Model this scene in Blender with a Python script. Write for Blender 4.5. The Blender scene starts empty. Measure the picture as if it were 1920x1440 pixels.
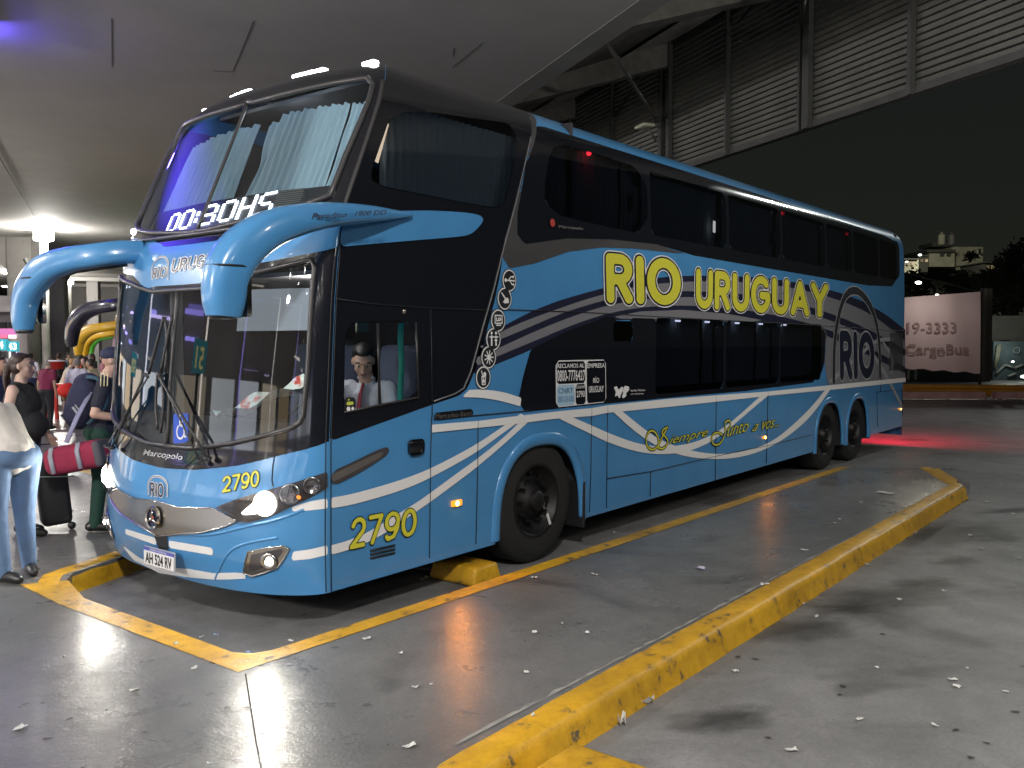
import bpy, bmesh, math, random
import numpy as np
from mathutils import Vector, Matrix
R = math.radians
random.seed(7); np.random.seed(7)
SC = bpy.context.scene
COL = SC.collection

# ------------------------------------------------------------------ camera
FPX = 1685.0
YAW = math.atan(1338 / 1685); PITCH = math.atan(80 / 1685)
CP = np.array([-3.2, -4.54, 1.90])
FW = np.array([math.cos(YAW) * math.cos(PITCH), math.sin(YAW) * math.cos(PITCH), -math.sin(PITCH)])
RT = np.array([math.sin(YAW), -math.cos(YAW), 0.0]); UPV = np.cross(RT, FW)
cd = bpy.data.cameras.new("camera"); cam = bpy.data.objects.new("camera", cd); COL.objects.link(cam)
cd.sensor_width = 36; cd.lens = 36 * FPX / 1920; cd.clip_end = 2000; cd.clip_start = 0.05
m = Matrix((tuple(RT), tuple(UPV), tuple(-FW))).transposed().to_4x4(); m.translation = Vector(CP)
cam.matrix_world = m
SC.camera = cam

# ------------------------------------------------------------------ night sky, exposure
w = bpy.data.worlds.new("World"); SC.world = w; w.use_nodes = True
nt = w.node_tree; nt.nodes.clear()
o_ = nt.nodes.new('ShaderNodeOutputWorld'); bg = nt.nodes.new('ShaderNodeBackground')
tc = nt.nodes.new('ShaderNodeTexCoord'); sp = nt.nodes.new('ShaderNodeSeparateXYZ'); cr = nt.nodes.new('ShaderNodeValToRGB')
nt.links.new(tc.outputs['Generated'], sp.inputs[0]); nt.links.new(sp.outputs['Z'], cr.inputs[0])
cr.color_ramp.elements[0].position = 0.0; cr.color_ramp.elements[0].color = (0.0115, 0.0125, 0.0095, 1)
cr.color_ramp.elements[1].position = 0.5; cr.color_ramp.elements[1].color = (0.0050, 0.0070, 0.0080, 1)
nt.links.new(cr.outputs[0], bg.inputs[0]); bg.inputs[1].default_value = 1.0
nt.links.new(bg.outputs[0], o_.inputs[0])
SC.view_settings.view_transform = 'Standard'; SC.view_settings.look = 'None'
SC.view_settings.exposure = 0.22; SC.view_settings.gamma = 1.0
try:
    SC.cycles.max_bounces = 7; SC.cycles.transparent_max_bounces = 12; SC.cycles.sample_clamp_indirect = 4.0
    SC.cycles.caustics_reflective = False; SC.cycles.caustics_refractive = False
except Exception: pass

# ------------------------------------------------------------------ terminal lamps and added fill lights (position, aim, watts, size, colour, spread)
LAMPS = []
def area(name, loc, aim, watts, size, col=(1, 0.95, 0.86), spread=160, parent=None, sy=None):
    l = bpy.data.lights.new(name, 'AREA'); l.energy = watts; l.color = col; l.size = size; l.spread = R(spread)
    if sy: l.shape = 'RECTANGLE'; l.size_y = sy
    o = bpy.data.objects.new(name, l); COL.objects.link(o); o.location = loc
    o.rotation_euler = (Vector(aim) - Vector(loc)).to_track_quat('-Z', 'Y').to_euler()
    return o
def point(name, loc, watts, rad, col=(1, 1, 1)):
    l = bpy.data.lights.new(name, 'POINT'); l.energy = watts; l.color = col; l.shadow_soft_size = rad
    o = bpy.data.objects.new(name, l); COL.objects.link(o); o.location = loc; return o
def spot(name, loc, aim, watts, rad, col, angle, blend=.4):
    l = bpy.data.lights.new(name, 'SPOT'); l.energy = watts; l.color = col; l.shadow_soft_size = rad
    l.spot_size = R(angle); l.spot_blend = blend
    o = bpy.data.objects.new(name, l); COL.objects.link(o); o.location = loc
    o.rotation_euler = (Vector(aim) - Vector(loc)).to_track_quat('-Z', 'Y').to_euler()
    return o
#LIGHTS-BEGIN
WH_ = (1.0, .96, .91)
def canopy_lamp(x, y, watts, aim=None, size=.5, col=WH_, spread=170, z=6.3): return area('canopy_light', (x, y, z), aim or (x, y, 0), watts, size, col, spread)
at0 = CP + (FW * FPX + RT * (86 - 960) + UPV * (720 - 470)) * (36.2 / FPX)
# one light by the lit post; others added unseen to brighten platform and ceiling
for (x, y, z, e) in ((-5.2, 9.5, 5.2, 950), (1.0, 21.0, 5.4, 1250), (float(at0[0]), float(at0[1]), 5.7, 650), (-9.5, 1.5, 4.2, 1700), (24, 58, 5.6, 2200)):
    point('platform_lamp_and_fill', (x, y, z), e, .18, WH_)
canopy_lamp(-4.2, -6.0, 480, (-1, -2, 0)); canopy_lamp(5.5, -8.5, 70, (5, -4, 0), z=6.2)
point('side_lane_fill', (.2, -9.7, 4.6), 120, .3, (1, .95, .88)); spot('screen_fill_light', (5.2, -7.4, 4.6), (11.6, 4.5, 8.2), 760, .25, (1, .95, .85), 120, .7)  # unseen lights added to brighten the lane, coach side and louvre screen
# street lamp outside, behind the louvre screen
spot('street_lamp_light', (36, -4.5, 15), (12, -1.5, 1), 3600, .25, (.95, 1, .95), 55, .6)
point('cab_fill_light', (1.0, .62, 2.28), 9, .08, (1, .93, .85)); point('upper_saloon_fill', (1.3, 1.3, 3.6), 8, .08, (.9, .95, 1))  # unseen fills added to light the driver's face and the upper curtains
#LIGHTS-END

# ------------------------------------------------------------------ helpers
def px(p):
    d = np.asarray(p, float) - CP
    z = d @ FW
    return np.stack([960 + FPX * (d @ RT) / z, 720 - FPX * (d @ UPV) / z], -1)
def ray(x, y):
    x = np.asarray(x, float)[..., None]; y = np.asarray(y, float)[..., None]
    return FW * FPX + RT * (x - 960) + UPV * (720 - y)
def on(x, y, ax, v):
    r = ray(x, y); t = (v - CP[ax]) / r[..., ax]; return CP + r * t[..., None]
def sd(x, y, Y=0.0):
    p = on(x, y, 1, Y); return (float(p[0]), float(p[2]))
def sds(L, Y=0.0): return [sd(a, b, Y) for a, b in L]
def gr(x, y, z=0.0): return Vector(on(x, y, 2, z))
def at(x, y, d):
    r = ray(x, y); return Vector(CP + r * (d / FPX))

def tag(o, label=None, cat=None, group=None, kind=None):
    if label: o['label'] = label
    if cat: o['category'] = cat
    if group: o['group'] = group
    if kind: o['kind'] = kind
    return o
def link_mesh(name, me, mat, parent=None, smooth=True):
    ob = bpy.data.objects.new(name, me); COL.objects.link(ob)
    if mat is not None: me.materials.append(mat)
    if smooth and len(me.polygons): me.polygons.foreach_set('use_smooth', [True] * len(me.polygons))
    if parent: ob.parent = parent
    return ob
def obj(name, V, Fc, mat, parent=None, smooth=False):
    me = bpy.data.meshes.new(name); me.from_pydata([tuple(map(float, v)) for v in V], [], [tuple(map(int, f)) for f in Fc]); me.validate(); me.update()
    return link_mesh(name, me, mat, parent, smooth)
def empty(name, loc, label=None, cat=None, group=None, rz=0):
    o = bpy.data.objects.new(name, None); COL.objects.link(o); o.location = loc; o.rotation_euler = (0, 0, rz); o.empty_display_size = .1
    return tag(o, label, cat, group)
def finish(name, bm, mat, parent=None, smooth=False, auto=None, world=False):
    """bm is in parent's local space unless world=True"""
    bmesh.ops.recalc_face_normals(bm, faces=bm.faces)
    if world and parent is not None:
        bpy.context.view_layer.update()
        bm.transform(Matrix.LocRotScale(parent.location, parent.rotation_euler, parent.scale).inverted())
    me = bpy.data.meshes.new(name); bm.to_mesh(me); bm.free()
    ob = link_mesh(name, me, mat, parent, smooth)
    if auto and smooth:
        bm2 = bmesh.new(); bm2.from_mesh(me)
        for e in bm2.edges:
            if len(e.link_faces) == 2 and e.calc_face_angle(0) > R(auto): e.smooth = False
        bm2.to_mesh(me); bm2.free()
    return ob
def bx(bm, c, s, rot=None, bev=0.0, seg=2):
    r = bmesh.ops.create_cube(bm, size=1.0)
    M = Matrix.Translation(Vector(c)) @ (rot.to_4x4() if rot is not None else Matrix.Identity(4)) @ Matrix.Diagonal((s[0], s[1], s[2], 1))
    bmesh.ops.transform(bm, matrix=M, verts=r['verts'])
    if bev > 0:
        es = list({e for v in r['verts'] for e in v.link_edges})
        bmesh.ops.bevel(bm, geom=es, offset=bev, segments=seg, affect='EDGES', profile=.5)
    return bm
def frames(pts):
    pts = [Vector(p) for p in pts]; T = []
    for i in range(len(pts)):
        a = pts[max(0, i - 1)]; b = pts[min(len(pts) - 1, i + 1)]
        T.append((b - a).normalized() if (b - a).length > 1e-9 else Vector((0, 0, 1)))
    n = T[0].orthogonal().normalized(); out = []
    for i, t in enumerate(T):
        n = (n - t * n.dot(t)); n = n.normalized() if n.length > 1e-6 else t.orthogonal().normalized()
        out.append((pts[i], t, n, t.cross(n)))
    return out
def tube(bm, pts, rad, seg=10, cap=True, upv=None, rad2=None, sq=1.0):
    fr_ = frames(pts); rings = []
    for i, (p, t, n, b) in enumerate(fr_):
        if upv is not None:
            b = Vector(upv); b = (b - t * b.dot(t)).normalized(); n = b.cross(t)
        r1 = rad[i] if hasattr(rad, '__len__') else rad
        r2 = r1 if rad2 is None else (rad2[i] if hasattr(rad2, '__len__') else rad2)
        ring = []
        for k in range(seg):
            a = 2 * math.pi * k / seg; c, s = math.cos(a), math.sin(a)
            if sq != 1.0:
                c = math.copysign(abs(c) ** sq, c); s = math.copysign(abs(s) ** sq, s)
            ring.append(bm.verts.new(p + n * (c * r1) + b * (s * r2)))
        rings.append(ring)
    for a, b in zip(rings, rings[1:]):
        for k in range(seg): bm.faces.new((a[k], a[(k + 1) % seg], b[(k + 1) % seg], b[k]))
    if cap:
        bm.faces.new(rings[0][::-1]); bm.faces.new(rings[-1])
    return bm
def ball(bm, c, r, sc=(1, 1, 1), sub=2, rot=None):
    q = bmesh.ops.create_icosphere(bm, subdivisions=sub, radius=r)
    M = Matrix.Translation(Vector(c)) @ (rot.to_4x4() if rot is not None else Matrix.Identity(4)) @ Matrix.Diagonal((sc[0], sc[1], sc[2], 1))
    bmesh.ops.transform(bm, matrix=M, verts=q['verts']); return bm
def lathe(bm, prof, axis_o, axis_d, seg=48):
    ax = Vector(axis_d).normalized(); n = ax.orthogonal().normalized(); b = ax.cross(n); rings = []
    for (r, h) in prof:
        rings.append([bm.verts.new(Vector(axis_o) + ax * h + (n * math.cos(2 * math.pi * k / seg) + b * math.sin(2 * math.pi * k / seg)) * r) for k in range(seg)])
    for a, c in zip(rings, rings[1:]):
        for k in range(seg): bm.faces.new((a[k], a[(k + 1) % seg], c[(k + 1) % seg], c[k]))
    return bm
def prism(bm, poly, z0, z1):
    a = [bm.verts.new((x, y, z0)) for x, y in poly]; b = [bm.verts.new((x, y, z1)) for x, y in poly]
    bm.faces.new(a[::-1]); bm.faces.new(b)
    n = len(poly)
    for i in range(n): bm.faces.new((a[i], a[(i + 1) % n], b[(i + 1) % n], b[i]))
    return bm

# ------------------------------------------------------------------ materials
def mat(name, col, rough=.5, metal=0.0, emit=None, estr=0.0, coat=0.0, noise=None, bump=None, spec=None):
    M = bpy.data.materials.new(name); M.use_nodes = True; n = M.node_tree.nodes; l = M.node_tree.links
    b = n['Principled BSDF']; b.inputs['Base Color'].default_value = (*col, 1); b.inputs['Roughness'].default_value = rough
    b.inputs['Metallic'].default_value = metal
    if spec is not None: b.inputs['Specular IOR Level'].default_value = spec
    if coat: b.inputs['Coat Weight'].default_value = coat; b.inputs['Coat Roughness'].default_value = .03
    if emit: b.inputs['Emission Color'].default_value = (*emit, 1); b.inputs['Emission Strength'].default_value = estr
    t = None
    if noise or bump:
        t = n.new('ShaderNodeTexCoord')
    if noise:   # list of (scale, amount, detail)
        prev = None; base = n.new('ShaderNodeRGB'); base.outputs[0].default_value = (*col, 1); prev = base.outputs[0]
        for (s, amt, det) in noise:
            nz = n.new('ShaderNodeTexNoise'); nz.inputs['Scale'].default_value = s; nz.inputs['Detail'].default_value = det
            l.new(t.outputs['Object'], nz.inputs['Vector'])
            mr = n.new('ShaderNodeMapRange'); mr.inputs[1].default_value = .3; mr.inputs[2].default_value = .7
            mr.inputs[3].default_value = 1 - amt; mr.inputs[4].default_value = 1 + amt
            l.new(nz.outputs['Fac'], mr.inputs[0])
            mx = n.new('ShaderNodeVectorMath'); mx.operation = 'SCALE'; l.new(prev, mx.inputs[0]); l.new(mr.outputs[0], mx.inputs['Scale'])
            prev = mx.outputs[0]
        l.new(prev, b.inputs['Base Color'])
    if bump:
        nz = n.new('ShaderNodeTexNoise'); nz.inputs['Scale'].default_value = bump[0]; nz.inputs['Detail'].default_value = 4
        l.new(t.outputs['Object'], nz.inputs['Vector'])
        bp = n.new('ShaderNodeBump'); bp.inputs['Strength'].default_value = bump[1]; bp.inputs['Distance'].default_value = bump[2]
        l.new(nz.outputs['Fac'], bp.inputs['Height']); l.new(bp.outputs[0], b.inputs['Normal'])
    return M
def glass(name, tint, refl=1.0, rough=.02):
    M = bpy.data.materials.new(name); M.use_nodes = True; n = M.node_tree.nodes; l = M.node_tree.links; n.clear()
    o = n.new('ShaderNodeOutputMaterial'); mx = n.new('ShaderNodeMixShader'); tr = n.new('ShaderNodeBsdfTransparent'); gl = n.new('ShaderNodeBsdfGlossy')
    fr = n.new('ShaderNodeFresnel'); fr.inputs[0].default_value = 1.52
    ml = n.new('ShaderNodeMath'); ml.operation = 'MULTIPLY'; ml.inputs[1].default_value = refl
    tr.inputs[0].default_value = (*tint, 1); gl.inputs['Roughness'].default_value = rough; gl.inputs[0].default_value = (1, 1, 1, 1)
    l.new(fr.outputs[0], ml.inputs[0]); l.new(ml.outputs[0], mx.inputs[0]); l.new(tr.outputs[0], mx.inputs[1]); l.new(gl.outputs[0], mx.inputs[2]); l.new(mx.outputs[0], o.inputs[0])
    return M
def em(name, col, s): return mat(name, (0, 0, 0), .5, emit=col, estr=s)

# ------------------------------------------------------------------ clipped surface patches
def poly_d(poly, X, Y):
    P_ = np.array(poly, float); A = P_; B = np.roll(P_, -1, 0)
    d2 = np.full(X.shape, 1e9); ins = np.zeros(X.shape, bool)
    for (ax, ay), (bx_, by) in zip(A, B):
        ex, ey = bx_ - ax, by - ay; L = ex * ex + ey * ey + 1e-12
        t = np.clip(((X - ax) * ex + (Y - ay) * ey) / L, 0, 1)
        d2 = np.minimum(d2, (X - ax - t * ex) ** 2 + (Y - ay - t * ey) ** 2)
        if abs(ey) > 1e-12:
            c = ((ay > Y) != (by > Y)) & (X < ex * (Y - ay) / ey + ax); ins ^= c
    d = np.sqrt(d2); return np.where(ins, -d, d)
def seg_d(strokes, X, Y):
    d2 = np.full(X.shape, 1e9)
    for st in strokes:
        for (ax, ay), (bx_, by) in zip(st, st[1:]):
            ex, ey = bx_ - ax, by - ay; L = ex * ex + ey * ey + 1e-12
            t = np.clip(((X - ax) * ex + (Y - ay) * ey) / L, 0, 1)
            d2 = np.minimum(d2, (X - ax - t * ex) ** 2 + (Y - ay - t * ey) ** 2)
    return np.sqrt(d2)
def patch(name, S, ur, vr, dist, mt, parent=None, smooth=True, flip=False):
    """S(U,V)->xyz ; ur=(u0,u1,nu) ; dist(U,V)<0 kept, exact clipped edges"""
    us = np.linspace(*ur) if len(ur) == 3 else np.asarray(ur); vs = np.linspace(*vr) if len(vr) == 3 else np.asarray(vr)
    nu, nv = len(us), len(vs)
    UU, VV = np.meshgrid(us, vs, indexing='ij')
    D = dist(UU, VV) if dist is not None else np.full(UU.shape, -1.0)
    D = np.where(np.abs(D) < 1e-7, 1e-7, D)
    idx = np.arange(nu * nv).reshape(nu, nv); ins = D < 0
    c = ins[:-1, :-1].astype(int) + ins[1:, :-1] + ins[1:, 1:] + ins[:-1, 1:]
    full = c == 4; mixed = (c > 0) & (c < 4)
    F = np.stack([idx[:-1, :-1][full], idx[1:, :-1][full], idx[1:, 1:][full], idx[:-1, 1:][full]], -1).tolist()
    uv = np.stack([UU.ravel(), VV.ravel()], -1).tolist(); cache = {}; Df = D.ravel()
    for i, j in zip(*np.nonzero(mixed)):
        q = [idx[i, j], idx[i + 1, j], idx[i + 1, j + 1], idx[i, j + 1]]; out = []
        for k in range(4):
            a, b = int(q[k]), int(q[(k + 1) % 4]); da, db = Df[a], Df[b]
            if da < 0: out.append(a)
            if (da < 0) != (db < 0):
                key = (min(a, b), max(a, b))
                if key not in cache:
                    t = da / (da - db); cache[key] = len(uv)
                    uv.append([uv[a][0] + t * (uv[b][0] - uv[a][0]), uv[a][1] + t * (uv[b][1] - uv[a][1])])
                out.append(cache[key])
        if len(out) >= 3: F.append(out)
    if not F: return None
    uv = np.array(uv); used = np.zeros(len(uv), bool)
    for f in F: used[f] = True
    rm = np.cumsum(used) - 1; uv = uv[used]
    X = S(uv[:, 0], uv[:, 1])
    F = [[int(rm[k]) for k in (f[::-1] if flip else f)] for f in F]
    a_ = X[[f[0] for f in F]]; b_ = X[[f[1] for f in F]]; c_ = X[[f[2] for f in F]]; nn = np.cross(b_ - a_, c_ - a_)
    if (nn * ((a_ + b_ + c_) / 3 - np.array([3.0, 1.3, 2.0]))).sum() < 0: F = [f[::-1] for f in F]
    return obj(name, X, F, mt, parent, smooth)

def text2d(s, size=1.0, shear=0.0, offset=0.0, space=1.0, res=3):
    cu = bpy.data.curves.new('t', 'FONT'); cu.body = s; cu.size = size; cu.shear = shear; cu.offset = offset; cu.space_character = space
    cu.resolution_u = res; cu.align_x = 'LEFT'
    ob = bpy.data.objects.new('t', cu); COL.objects.link(ob)
    dg = bpy.context.evaluated_depsgraph_get(); dg.update()
    me = bpy.data.meshes.new_from_object(ob.evaluated_get(dg))
    V = np.array([v.co[:2] for v in me.vertices]); bm = bmesh.new(); bm.from_mesh(me)
    bmesh.ops.triangulate(bm, faces=bm.faces); F = [[v.index for v in f.verts] for f in bm.faces]; bm.free()
    bpy.data.objects.remove(ob); bpy.data.curves.remove(cu); bpy.data.meshes.remove(me)
    return V, F
# ------------------------------------------------------------------ bus body surface: front x along the centre line / at the corner seam, per height
XCT = np.array([(.2, .27), (.3, .22), (.45, .17), (.64, .145), (.87, .16), (1.05, .20), (1.18, .243), (1.67, .281), (2.28, .347), (2.45, .37), (2.57, .423), (2.68, .50), (3.70, .953), (3.80, 1.02), (3.88, 1.14), (3.93, 1.30), (3.97, 1.6)])
XST = np.array([(.2, .60), (.5, .60), (1.28, .609), (2.18, .665), (2.6, .71), (2.77, .76), (3.67, 1.17), (3.80, 1.27), (3.88, 1.37), (3.93, 1.50), (3.97, 1.75)])
INS = np.array([(0, 0), (2.6, 0), (3.3, .02), (3.55, .035), (3.66, .06), (3.74, .10), (3.81, .16), (3.87, .24), (3.92, .34), (3.955, .46), (3.97, .56)])
XREAR = 13.98
def dens(T):
    z = np.linspace(0, 4, 401); y = np.interp(z, T[:, 0], T[:, 1]); k = np.hanning(9); k /= k.sum()
    yp = np.pad(y, 4, mode='edge'); return z, np.convolve(yp, k, 'valid')
_xc, _xs, _in = dens(XCT), dens(XST), dens(INS)
def fxc(z): return np.interp(z, *_xc)
def fxs(z): return np.interp(z, *_xs)
def fin(z): return np.interp(z, *_in)
def t2n(t):
    s = np.sign(t); return s * (1 - (1 - np.minimum(np.abs(t), 1)) ** 1.6)
def Sf0(t, z):
    t = np.asarray(t, float); z = np.asarray(z, float)
    n = t2n(t); a = np.maximum(0, 1 - np.abs(n) ** 2.6) ** (1 / 1.6)
    xs = fxs(z); x = xs - (xs - fxc(z)) * a
    y = 1.3 + n * (1.3 - fin(z)); return np.stack([x, y, z + 0 * x], -1)
def Nf(t, z):
    e = 2e-3
    tc = np.clip(t, -.999, .999)
    du = Sf0(tc + e * .5, z) - Sf0(tc - e * .5, z); dv = Sf0(tc, z + e) - Sf0(tc, z - e)
    n = np.cross(dv, du); n /= np.linalg.norm(n, axis=-1, keepdims=True) + 1e-12
    return n
def Sf(off):
    def f(t, z):
        p = Sf0(t, z)
        return p + Nf(np.asarray(t, float), np.asarray(z, float)) * off if off else p
    return f
def Ss(off):       # near side, param (x, z)
    def f(x, z):
        return np.stack([x, fin(z) - off, z + 0 * x], -1)
    return f
def Sside2(x, z): return np.stack([x, 2.6 - fin(z), z + 0 * x], -1)
_gt, _gz = np.meshgrid(np.linspace(-1, .8, 181), np.linspace(.2, 3.95, 251), indexing='ij')
_gp = px(Sf0(_gt, _gz)).reshape(-1, 2); _gt = _gt.ravel(); _gz = _gz.ravel()
def fr(x, y):
    """picture position -> (t,z) on the front shell"""
    x = np.atleast_1d(np.asarray(x, float)); y = np.atleast_1d(np.asarray(y, float)); T = np.zeros(len(x)); Z = np.zeros(len(x))
    for i in range(len(x)):
        k = np.argmin((_gp[:, 0] - x[i]) ** 2 + (_gp[:, 1] - y[i]) ** 2); T[i], Z[i] = _gt[k], _gz[k]
    for _ in range(6):
        p = px(Sf0(T, Z)); e = 1e-3
        a = (px(Sf0(T + e, Z)) - p) / e; b = (px(Sf0(T, Z + e)) - p) / e
        rx, ry = x - p[:, 0], y - p[:, 1]; det = a[:, 0] * b[:, 1] - a[:, 1] * b[:, 0]; det = np.where(np.abs(det) < 1e3, 1e3 * np.sign(det + 1e-9), det)
        dt = (rx * b[:, 1] - ry * b[:, 0]) / det; dz = (a[:, 0] * ry - a[:, 1] * rx) / det
        T = np.clip(T + np.clip(dt, -.02, .02), -1, .85); Z = np.clip(Z + np.clip(dz, -.03, .03), .2, 3.96)
    return T, Z
def densify(L, step=14):
    o = []
    for a, b in zip(L, L[1:] + L[:1]):
        n = max(1, int(math.hypot(b[0] - a[0], b[1] - a[1]) / step))
        for k in range(n): o.append((a[0] + (b[0] - a[0]) * k / n, a[1] + (b[1] - a[1]) * k / n))
    return o
KT = 1.75   # metres of arc per unit t, for distances only
def frp(L, step=14):
    D = densify(L, step); T, Z = fr([p[0] for p in D], [p[1] for p in D]); return list(zip(T * KT, Z))
def fd(poly):
    return lambda t, z: poly_d(poly, t * KT, z)
def smoothpoly(L, it=2):
    for _ in range(it):
        o = []
        for a, b in zip(L, L[1:] + L[:1]):
            o += [(a[0] * .75 + b[0] * .25, a[1] * .75 + b[1] * .25), (a[0] * .25 + b[0] * .75, a[1] * .25 + b[1] * .75)]
        L = o
    return L
def smoothline(L, it=2):
    for _ in range(it):
        o = [L[0]]
        for a, b in zip(L, L[1:]):
            o += [(a[0] * .75 + b[0] * .25, a[1] * .75 + b[1] * .25), (a[0] * .25 + b[0] * .75, a[1] * .25 + b[1] * .75)]
        L = o + [L[-1]]
    return L
def band(top, bot): return smoothline(top) + smoothline(bot)[::-1]
# ------------------------------------------------------------------ bus materials
BLUE = mat('bus_blue_paint', (.062, .24, .50), .28, coat=.6, noise=[(3, .05, 3), (.7, .05, 4)], bump=(1.6, .12, .02))
BLACK = mat('bus_black_gloss', (.008, .009, .013), .12, coat=.4, bump=(1.2, .10, .02))
GREYP = mat('bus_graphite_paint', (.055, .055, .058), .35, noise=[(4, .08, 3)])
GREYS = mat('bus_grey_vinyl', (.17, .17, .19), .4)
WHITE = mat('bus_white_vinyl', (.74, .74, .74), .4)
SILV = mat('bus_silver_line', (.35, .36, .38), .3)
NAVY = mat('bus_navy_vinyl', (.012, .014, .035), .35)
YEL = mat('bus_yellow_vinyl', (.60, .58, .05), .4)
RUB = mat('rubber_gasket', (.035, .034, .036), .38)
SEAM = mat('seam_black', (.006, .008, .012), .6)  # near-black for panel seams, outlines, symbols and characters
CHR = mat('chrome', (.55, .53, .50), .12, 1.0)
SATIN = mat('satin_chrome', (.50, .47, .43), .27, 1.0, bump=(3, .15, .01))
TYRE = mat('tyre_rubber', (.012, .012, .012), .8, bump=(40, .3, .003))
RIM = mat('dark_rim', (.007, .007, .008), .5, .2)
PLAS = mat('black_plastic', (.018, .018, .02), .4)
INTD = mat('interior_dark', (.03, .03, .035), .7)
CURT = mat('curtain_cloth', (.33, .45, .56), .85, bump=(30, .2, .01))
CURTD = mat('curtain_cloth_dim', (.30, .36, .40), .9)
GL_C = glass('windscreen_glass', (.80, .87, .87), 1.0)
GL_T = glass('tinted_glass', (.36, .40, .44), .8)
GL_D = glass('dark_tinted_glass', (.12, .13, .16), .9)
LEDW = em('led_white', (.82, .86, 1.0), 9.0)
LEDOFF = mat('led_board', (.02, .02, .025), .5)
HEADL = em('headlamp_lit', (1.0, .93, .78), 90.0)
FOGL = em('fog_lamp_lit', (1.0, .95, .85), 10.0)
MARKW = em('roof_marker_lit', (.95, .96, 1.0), 14.0)
AMB = em('amber_lamp_lit', (1.0, .33, .04), 45.0)
AMBD = mat('amber_lens', (.8, .25, .02), .2, emit=(1, .3, .03), estr=1.2)
REDL = em('red_lamp_lit', (1.0, .02, .03), 12.0)
REDD = em('red_lamp_dim', (1.0, .02, .03), .8)
LENS = glass('lamp_lens', (.9, .9, .9), 1.0)
CHRD = mat('lamp_reflector', (.5, .5, .5), .18, 1.0)

bus = empty('double_decker_bus', (0, 0, 0), 'blue and black double-decker coach lettered RIO URUGUAY parked in the yellow-edged bay', 'bus')

# ---- openings, in side metres (x,z) or front (t*KT,z)
def rrect(x0, z0, x1, z1, r=.08, n=5):
    o = []
    for cx, cz, a0 in ((x1 - r, z1 - r, 0), (x0 + r, z1 - r, 90), (x0 + r, z0 + r, 180), (x1 - r, z0 + r, 270)):
        for k in range(n + 1):
            a = R(a0 + 90 * k / n); o.append((cx + r * math.cos(a), cz + r * math.sin(a)))
    return o
DRV = smoothpoly(sds([(646, 606), (646, 690), (644, 772), (700, 762), (784, 744), (782, 680), (779, 604), (710, 604)]), 1)
UPF = smoothpoly(sds([(738, 214), (715, 275), (697, 325), (700, 345), (800, 365), (900, 385), (945, 390), (955, 350), (985, 232), (900, 222), (800, 207)]), 1)
UPW = [rrect(a, 2.975, b, 3.60, .03) for a, b in ((3.02, 4.70), (4.78, 6.50), (6.60, 8.10), (8.20, 9.76), (9.86, 10.95), (11.05, 12.30), (12.40, 13.35))]
UPW[0] = smoothpoly([(2.97, 3.0), (3.0, 3.3), (3.14, 3.62), (3.9, 3.62), (4.70, 3.60), (4.70, 2.965), (3.9, 2.975)], 1)
LOW = [rrect(a, 1.36, b, 2.14, .05) for a, b in ((4.86, 6.42), (6.50, 8.05), (8.13, 9.62))]
LOW.append(rrect(4.05, 1.90, 4.40, 2.09, .03))
near_op = [DRV, UPF] + UPW + LOW
# symmetric front openings
def symm(L):   # L: near half, from centre-top to centre-bottom, t<=0
    return L + [(-a, b) for a, b in L[::-1]]
_u, _v = fr([470, 583, 590, 577, 569, 562, 547, 437, 328], [514, 487, 500, 700, 780, 793, 802, 831, 838])
LW = [(0.0, 2.262), (-.3, 2.262)] + [(a * KT, b) for a, b in zip(_u[0:8], _v[0:8])] + [(-.25, 1.165), (0.0, 1.16)]
LWS = symm(LW)
_u, _v = fr([480, 580, 690, 700, 694, 650, 620, 560, 491, 415], [193, 168, 149, 160, 185, 290, 368, 390, 409, 427])
UW = [(0.0, 3.70)] + [(a * KT, b) for a, b in zip(_u, _v)] + [(0.0, 2.68)]
UWS = symm(UW)
WH = 2.94
def archpoly(cx, hw, top, z0=0.0):
    L = [(cx - hw, z0)]
    for k in range(17):
        a = math.pi * (1 - k / 16); L.append((cx + hw * math.copysign(abs(math.cos(a)) ** .8, math.cos(a)), .30 + (top - .30) * math.sin(a) ** .8))
    L.append((cx + hw, z0)); return L
ARCH = [archpoly(WH, .635, 1.075), archpoly(10.06, .60, 1.04), archpoly(11.36, .56, 1.04)]
def skz(x): return .262 + .0085 * (x - .6)
def side_d(x, z):
    d = skz(x) - z
    for p in near_op + ARCH: d = np.maximum(d, -poly_d(p, x, z))
    return d
def front_d(t, z):
    zb = .262 - .03 * np.cos(np.clip(t, -1, 1) * math.pi / 2)
    d = np.maximum(zb - z, -poly_d(LWS, t * KT, z)); return np.maximum(d, -poly_d(UWS, t * KT, z))
zr = np.concatenate([np.arange(.2, 2.6, .03), np.arange(2.6, 3.7, .03), np.arange(3.7, 3.97, .0135), [3.97]])
xr_ = np.concatenate([np.arange(0, 13.2, .04), [13.2]])
def Ssx(off):      # side starts exactly at the seam line of the front
    def f(u, z):
        xs = fxs(z); k = np.clip((XREAR - .18 - xs) / (XREAR - .18 - .6), 0, 2)
        return np.stack([u, fin(z) - off, z + 0 * u], -1)
    return f
# side shell: param a in 0..1 from the seam to the rear corner
def S_a(a, z): 
    xs = fxs(z); x = xs + a * (XREAR - .16 - xs); return np.stack([x, fin(z), z + 0 * a], -1)
def side_da(a, z):
    xs = fxs(z); return side_d(xs + a * (XREAR - .16 - xs), z)
body = patch('body', S_a, np.linspace(0, 1, 400), zr, side_da, BLUE, bus, flip=False)
tag(body, 'blue side and front shell of the coach')
patch('front_panel', Sf(0), np.linspace(-1, 1, 200), zr, front_d, BLUE, bus, flip=False)
bm = bmesh.new()
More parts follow.
